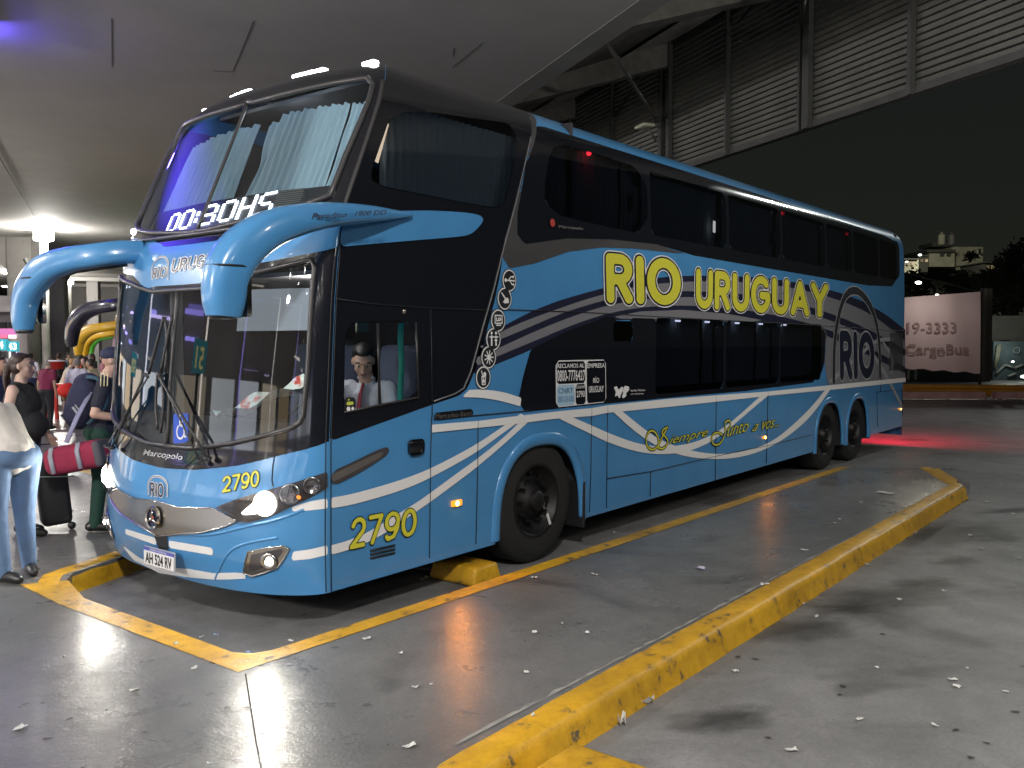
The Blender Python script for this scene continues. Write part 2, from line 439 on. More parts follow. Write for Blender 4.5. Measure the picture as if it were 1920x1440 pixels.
# far side, rear and roof
N = 40; zz = list(zr)
rows = []
for z in zz:
    xs, ins = float(fxs(z)), float(fin(z)); row = [(xs, 2.6 - ins, z)]
    for x in (3, 6, 9, 12): row.append((x, 2.6 - ins, z))
    for k in range(7):
        a = math.pi / 2 * k / 6; row.append((XREAR - .16 + .16 * math.sin(a), 2.44 - ins + .16 * math.cos(a), z))
    for k in range(7):
        a = math.pi / 2 * k / 6; row.append((XREAR - .16 + .16 * math.cos(a), .16 + ins - .16 * math.sin(a), z))
    rows.append([bm.verts.new(p) for p in row])
for a, b in zip(rows, rows[1:]):
    for k in range(len(a) - 1): bm.faces.new((a[k], a[k + 1], b[k + 1], b[k]))
finish('rear_and_far_side', bm, BLUE, bus, True)
# roof sheet (cambered)
t_ = np.linspace(-1, 1, 80); rim = Sf0(t_, np.full(80, 3.97)); xr0, yr0 = rim[:, 0], rim[:, 1]
ys = np.linspace(.56, 2.04, 21); bm = bmesh.new(); rows = []
for y in ys:
    x0 = float(np.interp(y, yr0, xr0)); c = 1 - ((y - 1.3) / .74) ** 2
    rows.append([bm.verts.new((x0 + (XREAR - .16 - x0) * s, y, 3.97 + .05 * c * min(1, s * 12))) for s in (0, .01, .03, .06, .1, .18, .3, .6, 1)])
for a, b in zip(rows, rows[1:]):
    for k in range(8): bm.faces.new((a[k], a[k + 1], b[k + 1], b[k]))
finish('roof', bm, BLACK, bus, True)

def bbox_r(poly, step):
    p = np.array(poly); a, b = p.min(0) - step, p.max(0) + step
    return (a[0], b[0], max(3, int((b[0] - a[0]) / step) + 2)), (a[1], b[1], max(3, int((b[1] - a[1]) / step) + 2))
def vfine(v):
    a = np.linspace(*v); return np.unique(np.concatenate([a[a < 3.66], zr[(zr >= 3.66) & (zr <= v[1] + 1e-6)]])) if v[1] > 3.66 else a
def sdecal(name, poly, lv, mt, parent=None, step=.05, minus=(), skirt=False):
    u, v = bbox_r(poly, step)
    def d(x, z):
        q = poly_d(poly, x, z)
        for m_ in minus: q = np.maximum(q, -poly_d(m_, x, z))
        if skirt: q = np.maximum(q, skz(x) - z)
        q = np.maximum(q, fxs(z) - x + .004)
        return q
    return patch(name, Ss(.002 * lv), u, vfine((v[0], min(v[1], 3.97), v[2])), d, mt, parent or bus)
def fdecal(name, poly, lv, mt, parent=None, step=.025, minus=()):
    u, v = bbox_r(poly, step)
    def d(t, z):
        q = poly_d(poly, t * KT, z)
        for m_ in minus: q = np.maximum(q, -poly_d(m_, t * KT, z))
        return q
    return patch(name, Sf(.002 * lv), (max(-1, u[0] / KT), min(1, u[1] / KT), u[2]), vfine((max(.21, v[0]), min(v[1], 3.97), v[2])), d, mt, parent or bus)
def sline(name, pts, w_, lv, mt, parent=None, y=0.0):
    """thin raised strip following (x,z) points on the near side"""
    bm = bmesh.new(); tube(bm, [(x, float(fin(z)) - .002 * lv, z) for x, z in pts], w_, 6, rad2=.004 if w_ > .004 else None, upv=None)
    return finish(name, bm, mt, parent or bus, True)
# ---------------- black cab panel and grey swoop on the side
CABP = sds([(600, 388), (632, 380), (640, 360), (700, 160), (735, 100), (900, 130), (1050, 172), (1028, 204), (1010, 235), (990, 310), (968, 390), (946, 455), (942, 480), (938, 512), (928, 560), (905, 650), (888, 700), (876, 728), (860, 742), (812, 758), (617, 828), (600, 834)])
CABP = [(x if z < 3.6 else x, z) for x, z in CABP]
CABP = [(max(x, .3), z) for x, z in CABP]
sdecal('black_cab_panel', CABP, 1, BLACK, step=.04, minus=[DRV, UPF])
SWP = sds([(1046, 190), (1028, 200), (1010, 232), (990, 308), (968, 388), (946, 448), (941, 482), (955, 503), (1002, 494), (1065, 472), (1127, 464), (1190, 466), (1290, 477), (1232, 458), (1148, 449), (1065, 447), (984, 458), (970, 440), (971, 400), (990, 310), (1021, 233), (1038, 210), (1052, 190)])
sdecal('grey_swoop', SWP, 2, GREYP, step=.03)
UPB = sds([(1038, 207), (1021, 233), (990, 308), (971, 400), (969, 437), (984, 458), (1065, 447), (1148, 449), (1232, 458), (1302, 479), (1398, 496), (1523, 517), (1627, 535), (1673, 537), (1688, 517), (1690, 454), (1665, 440), (1448, 366), (1232, 285), (1084, 231), (1046, 213)])
UPB = [(x, min(z, 3.74)) for x, z in UPB]
sdecal('upper_window_band', UPB, 1, BLACK, step=.04, minus=UPW)
# lower window panel
LWP = sds([(994, 655), (1060, 622), (1136, 594), (1315, 601), (1440, 608), (1540, 612), (1548, 626), (1545, 680), (1538, 705), (1523, 717), (1398, 733), (1140, 756), (984, 772), (970, 752), (980, 705)])
# swoosh: dark field + grey bands
SWD = band([(902, 642), (940, 612), (1023, 571), (1107, 546), (1190, 525), (1273, 517), (1357, 517), (1440, 521), (1523, 535), (1600, 556), (1655, 585), (1697, 618)],
           [(884, 704), (920, 687), (990, 659), (1060, 624), (1136, 597), (1315, 604), (1440, 611), (1540, 615), (1548, 640), (1640, 700), (1697, 712)])
dkm = LOW
sdecal('dark_swoosh', sds(SWD), 1, NAVY, step=.04, minus=dkm)
G = [band([(899, 648), (935, 624), (975, 605), (1037, 582), (1107, 558), (1190, 537), (1273, 528), (1357, 527), (1440, 532), (1523, 547), (1600, 572), (1650, 600), (1697, 640)],
          [(897, 655), (925, 641), (975, 621), (1045, 590), (1100, 572), (1160, 556), (1240, 546), (1320, 546), (1400, 552), (1480, 565), (1560, 588), (1630, 618), (1697, 655)]),
     band([(893, 670), (925, 657), (1000, 622), (1062, 597), (1133, 573), (1210, 560), (1300, 556), (1390, 562), (1480, 577), (1560, 601), (1630, 632), (1697, 668)],
          [(890, 688), (927, 670), (1000, 640), (1080, 606), (1150, 584), (1230, 573), (1310, 573), (1390, 580), (1470, 594), (1540, 613), (1610, 642), (1697, 688)]),
     [(1136, 597), (1200, 584), (1280, 581), (1360, 588), (1440, 602), (1500, 614), (1560, 634), (1640, 672), (1697, 700), (1697, 708), (1552, 722), (1546, 680), (1549, 624), (1540, 611), (1440, 607), (1315, 600)]]
for g in G: sdecal('grey_swoosh_stripe', sds(g), 2, GREYS, step=.035, minus=dkm)
sdecal('lower_window_panel', LWP, 3, BLACK, step=.04, minus=LOW)
# white belt line and arcs
Wb = [[(808, 796), (895, 789), (958, 781), (1044, 771), (1108, 765), (1137, 760), (1250, 748), (1342, 741), (1439, 734), (1586, 719), (1697, 708), (1697, 716), (1586, 728), (1439, 742), (1396, 747), (1271, 761), (1137, 774), (1108, 780), (1040, 785), (970, 794), (895, 802), (808, 811)],
      band([(619, 933), (655, 927), (696, 916), (740, 903), (780, 889), (808, 877), (850, 856), (895, 831), (944, 798), (975, 775)], [(619, 953), (655, 947), (696, 936), (740, 923), (780, 908), (808, 894), (850, 872), (895, 846), (958, 800), (985, 781)]),
      band([(619, 1022), (650, 1014), (690, 997), (720, 978), (780, 942), (808, 922), (850, 891), (895, 859), (947, 817), (985, 778)], [(619, 1040), (655, 1030), (700, 1011), (740, 987), (780, 958), (808, 939), (850, 908), (895, 874), (952, 825), (1005, 776)]),
      band([(878, 731), (900, 730), (925, 732), (950, 737), (976, 746)], [(864, 745), (890, 745), (912, 747), (940, 752), (974, 762)]),
      band([(1069, 781), (1104, 796), (1137, 811), (1187, 830), (1229, 838), (1271, 836), (1312, 826), (1354, 804), (1400, 765), (1430, 737)], [(1045, 784), (1107, 814), (1137, 829), (1187, 846), (1229, 852), (1271, 850), (1312, 839), (1354, 814), (1400, 774), (1443, 738)]),
      band([(1165, 771), (1208, 806), (1240, 827), (1290, 845), (1350, 853), (1405, 844), (1447, 828), (1489, 794), (1522, 761), (1548, 728)], [(1147, 771), (1187, 808), (1229, 837), (1283, 857), (1350, 862), (1405, 854), (1458, 831), (1503, 797), (1530, 767), (1557, 728)])]
for k, g in enumerate(Wb): sdecal('white_stripe', sds(g), 4 + k * .22 if k else 5.6, WHITE, step=.015, minus=ARCH)
# pale stripe scrolls at the tail
for g in (band([(1652, 640), (1662, 655), (1672, 675), (1668, 700)], [(1656, 640), (1667, 655), (1677, 675), (1673, 700)]), band([(1552, 716), (1572, 695), (1610, 664), (1640, 634), (1675, 632)], [(1560, 718), (1580, 696), (1614, 668), (1642, 640), (1675, 640)]), band([(1618, 640), (1650, 690), (1690, 765)], [(1624, 640), (1656, 690), (1695, 765)])):
    sdecal('grey_scroll_stripe', sds(g), 3 + .3 * random.random(), mat('scroll', (.3, .31, .33), .4), step=.03)
# blue front wing behind the mirror arm
sdecal('blue_side_wing', smoothpoly(sds([(600, 410), (640, 400), (780, 394), (860, 397), (896, 402), (909, 410), (893, 430), (880, 440), (860, 444), (760, 452), (600, 466)]), 1), 6, BLUE, step=.03)
# panel seams
def seams(lst, wd=.0045, lv=4):
    for L in lst: sline('panel_seam', smoothline(sds(L), 0), wd, lv, SEAM)
seams([[(808, 782), (806, 860), (804, 1046)], [(895, 789), (894, 900), (891, 1020)], [(1108, 766), (1107, 870), (1104, 960)], [(1138, 760), (1137, 860), (1136, 952)],
       [(1219, 884), (1218, 930)], [(1342, 742), (1341, 830), (1340, 900)], [(1439, 736), (1438, 790), (1436, 868)], [(1138, 897), (1219, 884), (1342, 855)], [(1342, 855), (1440, 835), (1522, 815)],
       [(940, 580), (1100, 586), (1294, 597), (1500, 608), (1697, 621)], [(812, 786), (900, 778), (990, 770)], [(1645, 800), (1643, 735), (1690, 730), (1692, 780)], [(1650, 735), (1652, 700)],
       [(806, 578), (808, 680), (809, 782)], [(628, 560), (700, 570), (806, 578), (925, 582)]])
sline('panel_seam', [(float(fxs(z)) + .012, z) for z in np.linspace(.27, 2.6, 20)], .006, 3, SEAM)
sline('door_edge_trim', sds([(812, 752), (850, 739), (868, 728), (882, 695), (905, 610), (925, 540), (942, 470), (968, 380), (1000, 262), (1018, 215)]), .006, 4, mat('trim_grey', (.14, .14, .15), .3))
# raised wheel-arch lips
for (cx, hw, top) in ((WH, .635, 1.075), (10.06, .60, 1.04), (11.36, .56, 1.04)):
    a = archpoly(cx, hw, top); L = [p for p in a if p[1] >= skz(p[0])]
    L = [(a[0][0], .3)] + [p for p in L] + [(a[-1][0], .33)]
    if cx > 11: L = [p for p in L if p[0] > 10.78]
    if 10 < cx < 11: L = [p for p in L if p[0] < 10.68]
    bm = bmesh.new(); tube(bm, [(x, .012, z) for x, z in smoothline(L)], .062 if cx < 5 else .05, 8, upv=(0, -1, 0), rad2=.03)
    finish('wheel_arch_lip', bm, BLUE, bus, True)
# wheel wells
for cx in (WH, 10.06, 11.36):
    bm = bmesh.new(); a = [p for p in archpoly(cx, .66, 1.12, .34)]
    v0 = [bm.verts.new((x, .02, z)) for x, z in a]; v1 = [bm.verts.new((x, .75, z)) for x, z in a]
    for i in range(len(a) - 1): bm.faces.new((v0[i], v0[i + 1], v1[i + 1], v1[i]))
    bm.faces.new(v1)
    finish('wheel_well', bm, INTD, bus)
# underside
bm = bmesh.new()
for a, b in ((.7, 2.2), (3.7, 9.35), (12.0, 13.8)): bx(bm, ((a + b) / 2, 1.3, .36), (b - a, 2.44, .05))
finish('underfloor', bm, INTD, bus)
bm = bmesh.new(); bx(bm, (3.55, .13, .42), (.04, .3, .42), bev=.01)
finish('mud_flap', bm, PLAS, bus)

# ---------------- wheels
def wheel(cx, y0, r=.50, inner=False):
    o = empty('wheel', (cx, y0, r)); o.parent = bus
    bm = bmesh.new(); P_ = [(r * .57, .02), (r * .60, -.012), (r * .78, -.02), (r * .93, -.006), (r * .985, .02), (r, .05), (r, .24), (r * .97, .28), (r * .6, .29)]
    lathe(bm, P_, (0, 0, 0), (0, 1, 0), 64); finish('tyre', bm, TYRE, o, True, auto=40)
    bm = bmesh.new(); lathe(bm, [(r * .575, .0), (r * .60, -.014), (r * .56, -.012), (r * .53, .02), (r * .47, .05), (r * .42, .085), (r * .30, .06), (r * .24, .03), (r * .18, .005), (r * .16, -.03), (r * .10, -.05), (.001, -.052)], (0, 0, 0), (0, 1, 0), 48)
    for k in range(10):
        a = 2 * math.pi * k / 10; c = Vector((math.cos(a) * r * .345, .05, math.sin(a) * r * .345))
        tube(bm, [c, c + Vector((0, -.05, 0))], .016, 6)
        c2 = Vector((math.cos(a + .31) * r * .455, .055, math.sin(a + .31) * r * .455))
        ball(bm, c2, .03, (1, .3, 1), 1)
    finish('rim', bm, RIM, o, True, auto=35); return o
wheel(WH - .02, .06, .535); wheel(10.06, .08, .52); wheel(11.36, .08, .52)
bm = bmesh.new(); bx(bm, (WH + .155, .049, .35), (.03, .004, .11), Matrix.Rotation(R(-25), 3, 'Y')); finish('rim_reflector_tape', bm, WHITE, bus)
for cx in (WH, 10.06, 11.36):
    bm = bmesh.new(); lathe(bm, [(.3, 2.5), (.5, 2.5), (.52, 2.45), (.52, 2.25), (.3, 2.22)], (cx, 0, .52), (0, 1, 0), 32); finish('far_wheel', bm, TYRE, bus, True, auto=40)

# ---------------- panes, gaskets, curtains on the side
def spane(name, poly, mt, step=.08):
    e = lambda x, z: poly_d(poly, x, z) - .006
    u, v = bbox_r(poly, step); return patch(name, Ss(.003), u, v, e, mt, bus)
for k, p in enumerate(UPW): spane('upper_side_window', p, GL_D)
for k, p in enumerate(LOW): spane('lower_side_window', p, GL_D)
spane('upper_front_side_window', UPF, GL_T)
dw = spane('driver_window', DRV, glass('driver_glass', (.72, .76, .78), .8))
bm = bmesh.new(); x1, z1 = sd(708, 606); tube(bm, [(x1, .0, z1), (sd(712, 757)[0], .0, sd(712, 757)[1])], .014, 6, upv=(0, 1, 0), rad2=.008); finish('window_divider', bm, PLAS, dw, True)
for L in ([(644, 773), (784, 745)], [(784, 745), (779, 604)]):
    bm = bmesh.new(); tube(bm, [(a, -.004, b) for a, b in sds(L)], .009, 6); finish('window_frame', bm, PLAS, dw, True)
def curtain(name, x0, x1, z0, z1, y, mt, amp=.018, wl=.075, n=12, topamp=.5, parent=None):
    nx = int((x1 - x0) / .012); bm = bmesh.new(); rows = []; ph = np.cumsum(np.random.uniform(.75, 1.3, nx)) * .012 / wl * 2 * math.pi
    for j in range(n):
        z = z0 + (z1 - z0) * j / (n - 1)
        rows.append([bm.verts.new((x0 + (x1 - x0) * i / (nx - 1), y + amp * (1 - .4 * j / n) * math.sin(ph[i] + .3 * math.sin(j * .5 + i * .02)) + .006 * math.sin(j * .9), z)) for i in range(nx)])
    for a, b in zip(rows, rows[1:]):
        for k in range(nx - 1): bm.faces.new((a[k], a[k + 1], b[k + 1], b[k]))
    return finish(name, bm, mt, parent or bus, True)
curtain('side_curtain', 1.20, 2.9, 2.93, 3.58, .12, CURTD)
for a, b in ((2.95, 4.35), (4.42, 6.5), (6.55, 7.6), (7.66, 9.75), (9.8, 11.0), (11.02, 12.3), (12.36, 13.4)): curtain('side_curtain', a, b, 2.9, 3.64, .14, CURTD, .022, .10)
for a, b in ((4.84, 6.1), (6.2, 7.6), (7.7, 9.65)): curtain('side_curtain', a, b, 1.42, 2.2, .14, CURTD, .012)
# lit sliver at the front end of the upper side window
bm = bmesh.new(); bx(bm, (1.13, .05, 3.27), (.05, .01, .30), Matrix.Rotation(R(20), 3, 'Y')); finish('stair_light', bm, em('warm_panel_lit', (1, .72, .5), 1.6), bus)
# inside: decks, ceiling, bulkheads, seats
bm = bmesh.new()
bx(bm, (7.4, 1.3, 2.45), (12.9, 2.5, .12)); bx(bm, (8.0, 1.3, .62), (11.6, 2.3, .06)); bx(bm, (7.4, 1.3, 3.82), (12.0, 2.1, .03))
bx(bm, (2.6, 1.3, 1.55), (.05, 2.5, 1.75)); bx(bm, (13.6, 1.3, 2.2), (.05, 2.4, 3.2)); bx(bm, (7.4, 2.5, 2.2), (12.6, .04, 3.0)); bx(bm, (3.5, 1.3, 3.2), (.04, 2.4, 1.3))
finish('inner_lining', bm, INTD, bus)
SEATM = mat('seat_fabric', (.05, .06, .10), .8)
for x in (4.4, 5.3, 6.2, 7.1, 8.0, 8.9, 9.8, 10.7, 11.6, 12.5):
    for z in (2.5, .65):
        if z < 1 and not 4.9 < x < 9.5: continue
        bm = bmesh.new(); bx(bm, (x, .75, z + .45), (.5, 1.0, .14), bev=.03); bx(bm, (x + .28, .75, z + .8), (.14, 1.0, .75), Matrix.Rotation(R(14), 3, 'Y'), bev=.04); finish('passenger_seat', bm, SEATM, bus, True, auto=50)
for x, z, r_ in ((3.75, 3.62, .03), (8.35, 3.58, .03), (10.9, 3.55, .03)):
    bm = bmesh.new(); ball(bm, (x, .08, z), r_ * .8, sub=2); finish('red_cabin_lamp', bm, REDL if x < 5 else REDD, bus, True)
for x, z, w_ in ((4.83, 1.98, .05), (5.5, 2.12, .10), (6.2, 2.12, .10), (7.0, 2.12, .10), (7.7, 2.12, .10), (8.5, 2.12, .08)):
    bm = bmesh.new(); bx(bm, (x, .09, z), (w_, .02, .02), bev=.005); finish('reading_light', bm, em('cabin_white_lit', (.9, .9, 1), 5), bus)
for x, z in ((4.55, 3.28), (6.35, 3.22), (8.05, 3.25)):
    bm = bmesh.new(); bx(bm, (x, .06, z), (.10, .01, .16), bev=.004); finish('window_tag', bm, mat('tag_grey', (.25, .27, .27), .5), bus)
bm = bmesh.new(); bx(bm, (6.28, .055, 3.20), (.05, .008, .13)); finish('lit_window_tag', bm, em('tag_lit', (1, .95, .8), 3), bus)
# ------------------------------------------------------------------ front of the bus
FB = frp([(242, 529), (377, 527), (465, 499), (609, 470), (640, 462), (640, 470)], 30)
# black mask round the lower windscreen: polygon in (t*KT,z), symmetric
_t, _z = fr([609, 520, 465], [470, 487, 498])
_tb, _zb = fr([616, 527, 446, 367, 310], [827, 853, 873, 881, 878])
top = [(0, 2.30), (-.45, 2.305)] + [(a * KT, b) for a, b in zip(_t[::-1], _z[::-1])] + [(-1.76, _z[0] + .03)]
bot = [(-1.76, _zb[0] - .01)] + [(a * KT, b) for a, b in zip(_tb, _zb)] + [(0, _zb[-1])]
MASK = symm(top + bot)
fdecal('windscreen_surround', MASK, 1, BLACK, minus=[LWS], step=.03)
# upper black cap
_t2, _z2 = fr([636, 560, 470, 400], [392, 405, 428, 452])
cap = [(0, 3.969), (-1.76, 3.969), (-1.76, _z2[0])] + [(a * KT, b) for a, b in zip(_t2, _z2)] + [(-.5, 2.60), (0, 2.595)]
fdecal('upper_front_cap', symm(cap), 1, BLACK, minus=[UWS], step=.03)
lw = patch('lower_windscreen', Sf(.0), (-1, 1, 120), (1.0, 2.5, 60), lambda t, z: poly_d(LWS, t * KT, z) - .006, GL_C, bus)
uw = patch('upper_windscreen', Sf(.0), (-1, 1, 120), (2.5, 3.9, 60), lambda t, z: poly_d(UWS, t * KT, z) - .006, GL_C, bus)
def ftube(name, pts, r, off, mt, parent, closed=False, r2=None):
    D = densify(pts, .06) if closed else pts
    T = np.array([p[0] for p in D]) / KT; Z = np.array([p[1] for p in D]); T = np.clip(T, -1, 1)
    P3 = Sf(off)(T, Z); P3 = [tuple(p) for p in P3]
    if closed: P3.append(P3[0]); P3.append(P3[1])
    bm = bmesh.new(); tube(bm, P3, r, 8, cap=not closed); return finish(name, bm, mt, parent, True)
ftube('gasket', LWS, .017, .008, RUB, lw, True); ftube('gasket', UWS, .020, .010, RUB, uw, True)
ftube('centre_bar', [(0, z) for z in np.linspace(2.26, 1.17, 12)], .013, .006, RUB, lw)
ftube('centre_bar', [(0, z) for z in np.linspace(3.70, 2.69, 12)], .013, .008, RUB, uw)
ftube('drip_rail', [(t * KT, 2.665 + .10 * abs(t) ** 2.4) for t in np.linspace(-.98, .98, 60)], .016, .012, RUB, uw)
# front pillar piping, upper corner
bm = bmesh.new(); tube(bm, [tuple(Sf0(-.985, z)) for z in np.linspace(2.75, 3.70, 20)], .016, 6); finish('pillar_piping', bm, RUB, bus, True)
bm = bmesh.new(); tube(bm, [tuple(Sf(.004)(-.965, z)) for z in np.linspace(.27, 2.45, 30)], .004, 6); finish('pillar_seam', bm, SEAM, bus, True)

def ftext(name, s, quad, mt, lv, size=1, shear=0, offset=0, space=1, parent=None, ref=None):
    """quad: picture bl, br, tr, tl of the text box on the front shell"""
    V, F = text2d(s, 1, shear, offset, space)
    V0, _ = text2d(s, 1, shear, 0, space) if ref is None else (ref, None)
    lo, hi = V0.min(0), V0.max(0); U_ = (V - lo) / (hi - lo); q = np.array(quad, float)
    p = (1 - U_[:, :1]) * (1 - U_[:, 1:]) * q[0] + U_[:, :1] * (1 - U_[:, 1:]) * q[1] + U_[:, :1] * U_[:, 1:] * q[2] + (1 - U_[:, :1]) * U_[:, 1:] * q[3]
    T, Z = fr(p[:, 0], p[:, 1]); return obj(name, Sf(.002 * lv)(T, Z), F, mt, parent or bus)
def stext(name, s, quad, mt, lv, shear=0, offset=0, space=1, parent=None, Y=0.0):
    V, F = text2d(s, 1, shear, offset, space); V0, _ = text2d(s, 1, shear, 0, space)
    lo, hi = V0.min(0), V0.max(0); U_ = (V - lo) / (hi - lo); q = np.array(quad, float)
    p = (1 - U_[:, :1]) * (1 - U_[:, 1:]) * q[0] + U_[:, :1] * (1 - U_[:, 1:]) * q[1] + U_[:, :1] * U_[:, 1:] * q[2] + (1 - U_[:, :1]) * U_[:, 1:] * q[3]
    X = on(p[:, 0], p[:, 1], 1, Y); X[:, 1] -= .002 * lv; return obj(name, X, F, mt, parent or bus)
# ---- rounded stroke lettering
def arc(cx, cy, rx, ry, a0, a1, n=14): return [(cx + rx * math.cos(R(a0 + (a1 - a0) * k / n)), cy + ry * math.sin(R(a0 + (a1 - a0) * k / n))) for k in range(n + 1)]
GL = {'R': (.62, [[(0, 0), (0, 1), (.32, 1)] + arc(.32, .74, .28, .26, 90, -90) + [(0, .48)], [(.30, .48), (.60, 0)]]),
      'I': (.0, [[(0, 0), (0, 1)]]), 'O': (.84, [arc(.42, .5, .42, .5, 0, 360, 36)]),
      'U': (.68, [[(0, 1), (0, .34)] + arc(.34, .34, .34, .34, 180, 360) + [(.68, 1)]]),
      'G': (.80, [arc(.42, .5, .42, .5, 48, 340, 30) + [(.80, .47), (.46, .47)]]),
      'A': (.76, [[(0, 0), (.38, 1), (.76, 0)], [(.14, .30), (.62, .30)]]),
      'Y': (.70, [[(0, 1), (.35, .48), (.70, 1)], [(.35, .48), (.35, 0)]]),
      '2': (.58, [arc(.28, .70, .28, .30, 165, -35, 14) + [(0, 0), (.58, 0)]]), '7': (.56, [[(0, 1), (.56, 1), (.18, 0)]]),
      '9': (.58, [arc(.29, .68, .29, .32, 0, 360, 24), [(.58, .68), (.56, .38), (.40, .06), (.14, 0), (.05, .10)]]),
      '0': (.58, [arc(.29, .5, .29, .5, 0, 360, 30)]), ' ': (.28, [])}
def strokes(s, gap, shear=0.0):
    x = 0; out = []
    for ch in s:
        w_, st = GL[ch]
        for q in st: out.append([(x + a + b * shear, b) for a, b in q])
        x += w_ + gap
    return out
def stroke_text(name, s, gap, hw, quad, mt, lv, surf, shear=0.0, step=.04, parent=None, grow=0.0):
    st = strokes(s, gap, shear); A = np.array([p for q in st for p in q]); lo, hi = A.min(0) - hw, A.max(0) + hw
    q = np.array(quad, float); g = hw + grow
    def S(u, v):
        U_ = ((u - lo[0]) / (hi[0] - lo[0]))[:, None]; V_ = ((v - lo[1]) / (hi[1] - lo[1]))[:, None]
        p = (1 - U_) * (1 - V_) * q[0] + U_ * (1 - V_) * q[1] + U_ * V_ * q[2] + (1 - U_) * V_ * q[3]
        if surf == 's':
            X = on(p[:, 0], p[:, 1], 1, 0.0); X[:, 1] -= .002 * lv; return X
        T, Z = fr(p[:, 0], p[:, 1]); return Sf(.002 * lv)(T, Z)
    e = grow + step
    return patch(name, S, (lo[0] - e, hi[0] + e, int((hi[0] - lo[0] + 2 * e) / step)), (lo[1] - e, hi[1] + e, int((hi[1] - lo[1] + 2 * e) / step)), lambda u, v: seg_d(st, u, v) - g, mt, parent or bus)
q1 = [(1134, 570), (1276, 575), (1276, 483), (1134, 468)]
q1 = [(1135, 568), (1275, 573), (1273, 487), (1133, 474)]
for (s, quad) in (('RIO', q1), ('URUGUAY', [(1302, 578), (1551, 596), (1551, 533), (1303, 503)])):
    a = stroke_text('lettering_outline', s, .36, .13, quad, WHITE, 6, 's', grow=.075, step=.035)
    stroke_text('lettering_inner_outline', s, .36, .13, quad, NAVY, 7, 's', grow=.045, step=.035, parent=a)  # navy outline layer between the white edge and the yellow
    stroke_text('lettering', s, .36, .13, quad, YEL, 8, 's', step=.035, parent=a)
a = stroke_text('fleet_number_outline', '2790', .26, .085, [(653, 1030), (779, 1002), (779, 951), (655, 972)], SEAM, 6, 's', .06, grow=.04, step=.03)
stroke_text('fleet_number', '2790', .26, .085, [(653, 1030), (779, 1002), (779, 951), (655, 972)], YEL, 7, 's', .06, step=.03, parent=a)
a = stroke_text('fleet_number_outline', '2790', .24, .085, [(418, 924), (487, 912), (487, 881), (418, 894)], SEAM, 3, 'f', .06, grow=.045, step=.05)
stroke_text('fleet_number', '2790', .24, .085, [(418, 924), (487, 912), (487, 881), (418, 894)], YEL, 4, 'f', .06, step=.05, parent=a)
# tail emblem: arch and RIO
def ring_poly(cx, w0, zt, zb, hw): return [(cx - w0, zb)] + arc(cx, zt - (w0 * 1.0), w0, w0 * 1.0, 180, 0, 18) + [(cx + w0, zb)]
def parch(name, leg_l, leg_r, topc, hw, mt, lv):   # picture-space centre line of the arch, mapped on the side
    st = [sds(smoothline([leg_l, (leg_l[0] + 1, (leg_l[1] + topc[1]) / 2 + 6), (leg_l[0] + (topc[0] - leg_l[0]) * .35, topc[1] + 28), (topc[0] - 10, topc[1] + 3), (topc[0] + 12, topc[1] + 5), (leg_r[0] - (leg_r[0] - topc[0]) * .25, topc[1] + 42), (leg_r[0] - 1, (leg_r[1] + topc[1]) / 2 + 14), leg_r], 3))]
    A = np.array(st[0]); return patch(name, Ss(.002 * lv), (A[:, 0].min() - .12, A[:, 0].max() + .12, 90), (A[:, 1].min() - .05, A[:, 1].max() + .12, 80), lambda x, z: seg_d(st, x, z) - hw, mt, bus)
parch('tail_emblem_arch_outline', (1562, 714), (1649, 704), (1601, 541), .075, SILV, 5)
parch('tail_emblem_arch', (1562, 714), (1649, 704), (1601, 541), .058, SEAM, 6)
qt = [(1574, 713), (1639, 708), (1637, 624), (1573, 620)]
a = stroke_text('tail_emblem_letters_outline', 'RIO', .36, .13, qt, SILV, 5, 's', grow=.05, step=.04)
stroke_text('tail_emblem_letters', 'RIO', .36, .13, qt, NAVY, 6, 's', grow=.01, step=.04, parent=a)
# tail ventilation grille
bm = bmesh.new()
for k in range(12):
    x = 12.98 + k * .068; bx(bm, (x, -.004, 1.72), (.018, .02, .66))
finish('tail_grille', bm, PLAS, bus)
# script lettering
def script(mt, lv, hw, parent=None, which=0):
    st = [[(1250, 801), (1242, 804), (1238, 812), (1246, 819), (1251, 827), (1247, 837), (1239, 842), (1232, 839)],
          [(1247, 806), (1239, 820), (1233, 834), (1224, 844), (1214, 841), (1209, 830), (1210, 815), (1218, 806), (1227, 810), (1233, 822), (1233, 840)],
          [(1366, 788), (1358, 790), (1357, 798), (1359, 808), (1354, 824), (1346, 834), (1336, 834), (1331, 824), (1335, 813), (1344, 810), (1352, 815)], [(1366, 789), (1369, 797), (1362, 806)]]
    st = st[:2] if which == 0 else st[2:]
    out = []
    for q in st: out.append([sd(x, y) for x, y in smoothline([(a, b) for a, b in q], 2)])
    A = np.array([p for q in out for p in q])
    return patch('slogan_flourish', Ss(.002 * lv), (A[:, 0].min() - .05, A[:, 0].max() + .05, 220), (A[:, 1].min() - .05, A[:, 1].max() + .05, 60), lambda x, z: seg_d(out, x, z) - hw, mt, parent or bus)
for w_ in (0, 1):
    a = script(SEAM, 6, .020, None, w_); script(YEL, 7, .009, a, w_)
for s, q in (('iempre', [(1252, 838), (1325, 822), (1326, 802), (1253, 818)]), ('unto', [(1361, 819), (1401, 808), (1402, 790), (1362, 799)]), ('a', [(1408, 809), (1418, 807), (1421, 794), (1411, 796)]), ('vos...', [(1427, 806), (1459, 799), (1461, 786), (1428, 790)])):
    a = stext('slogan_outline', s, q, SEAM, 6, .45, .03); stext('slogan', s, q, YEL, 7, .45, -.004, parent=a)
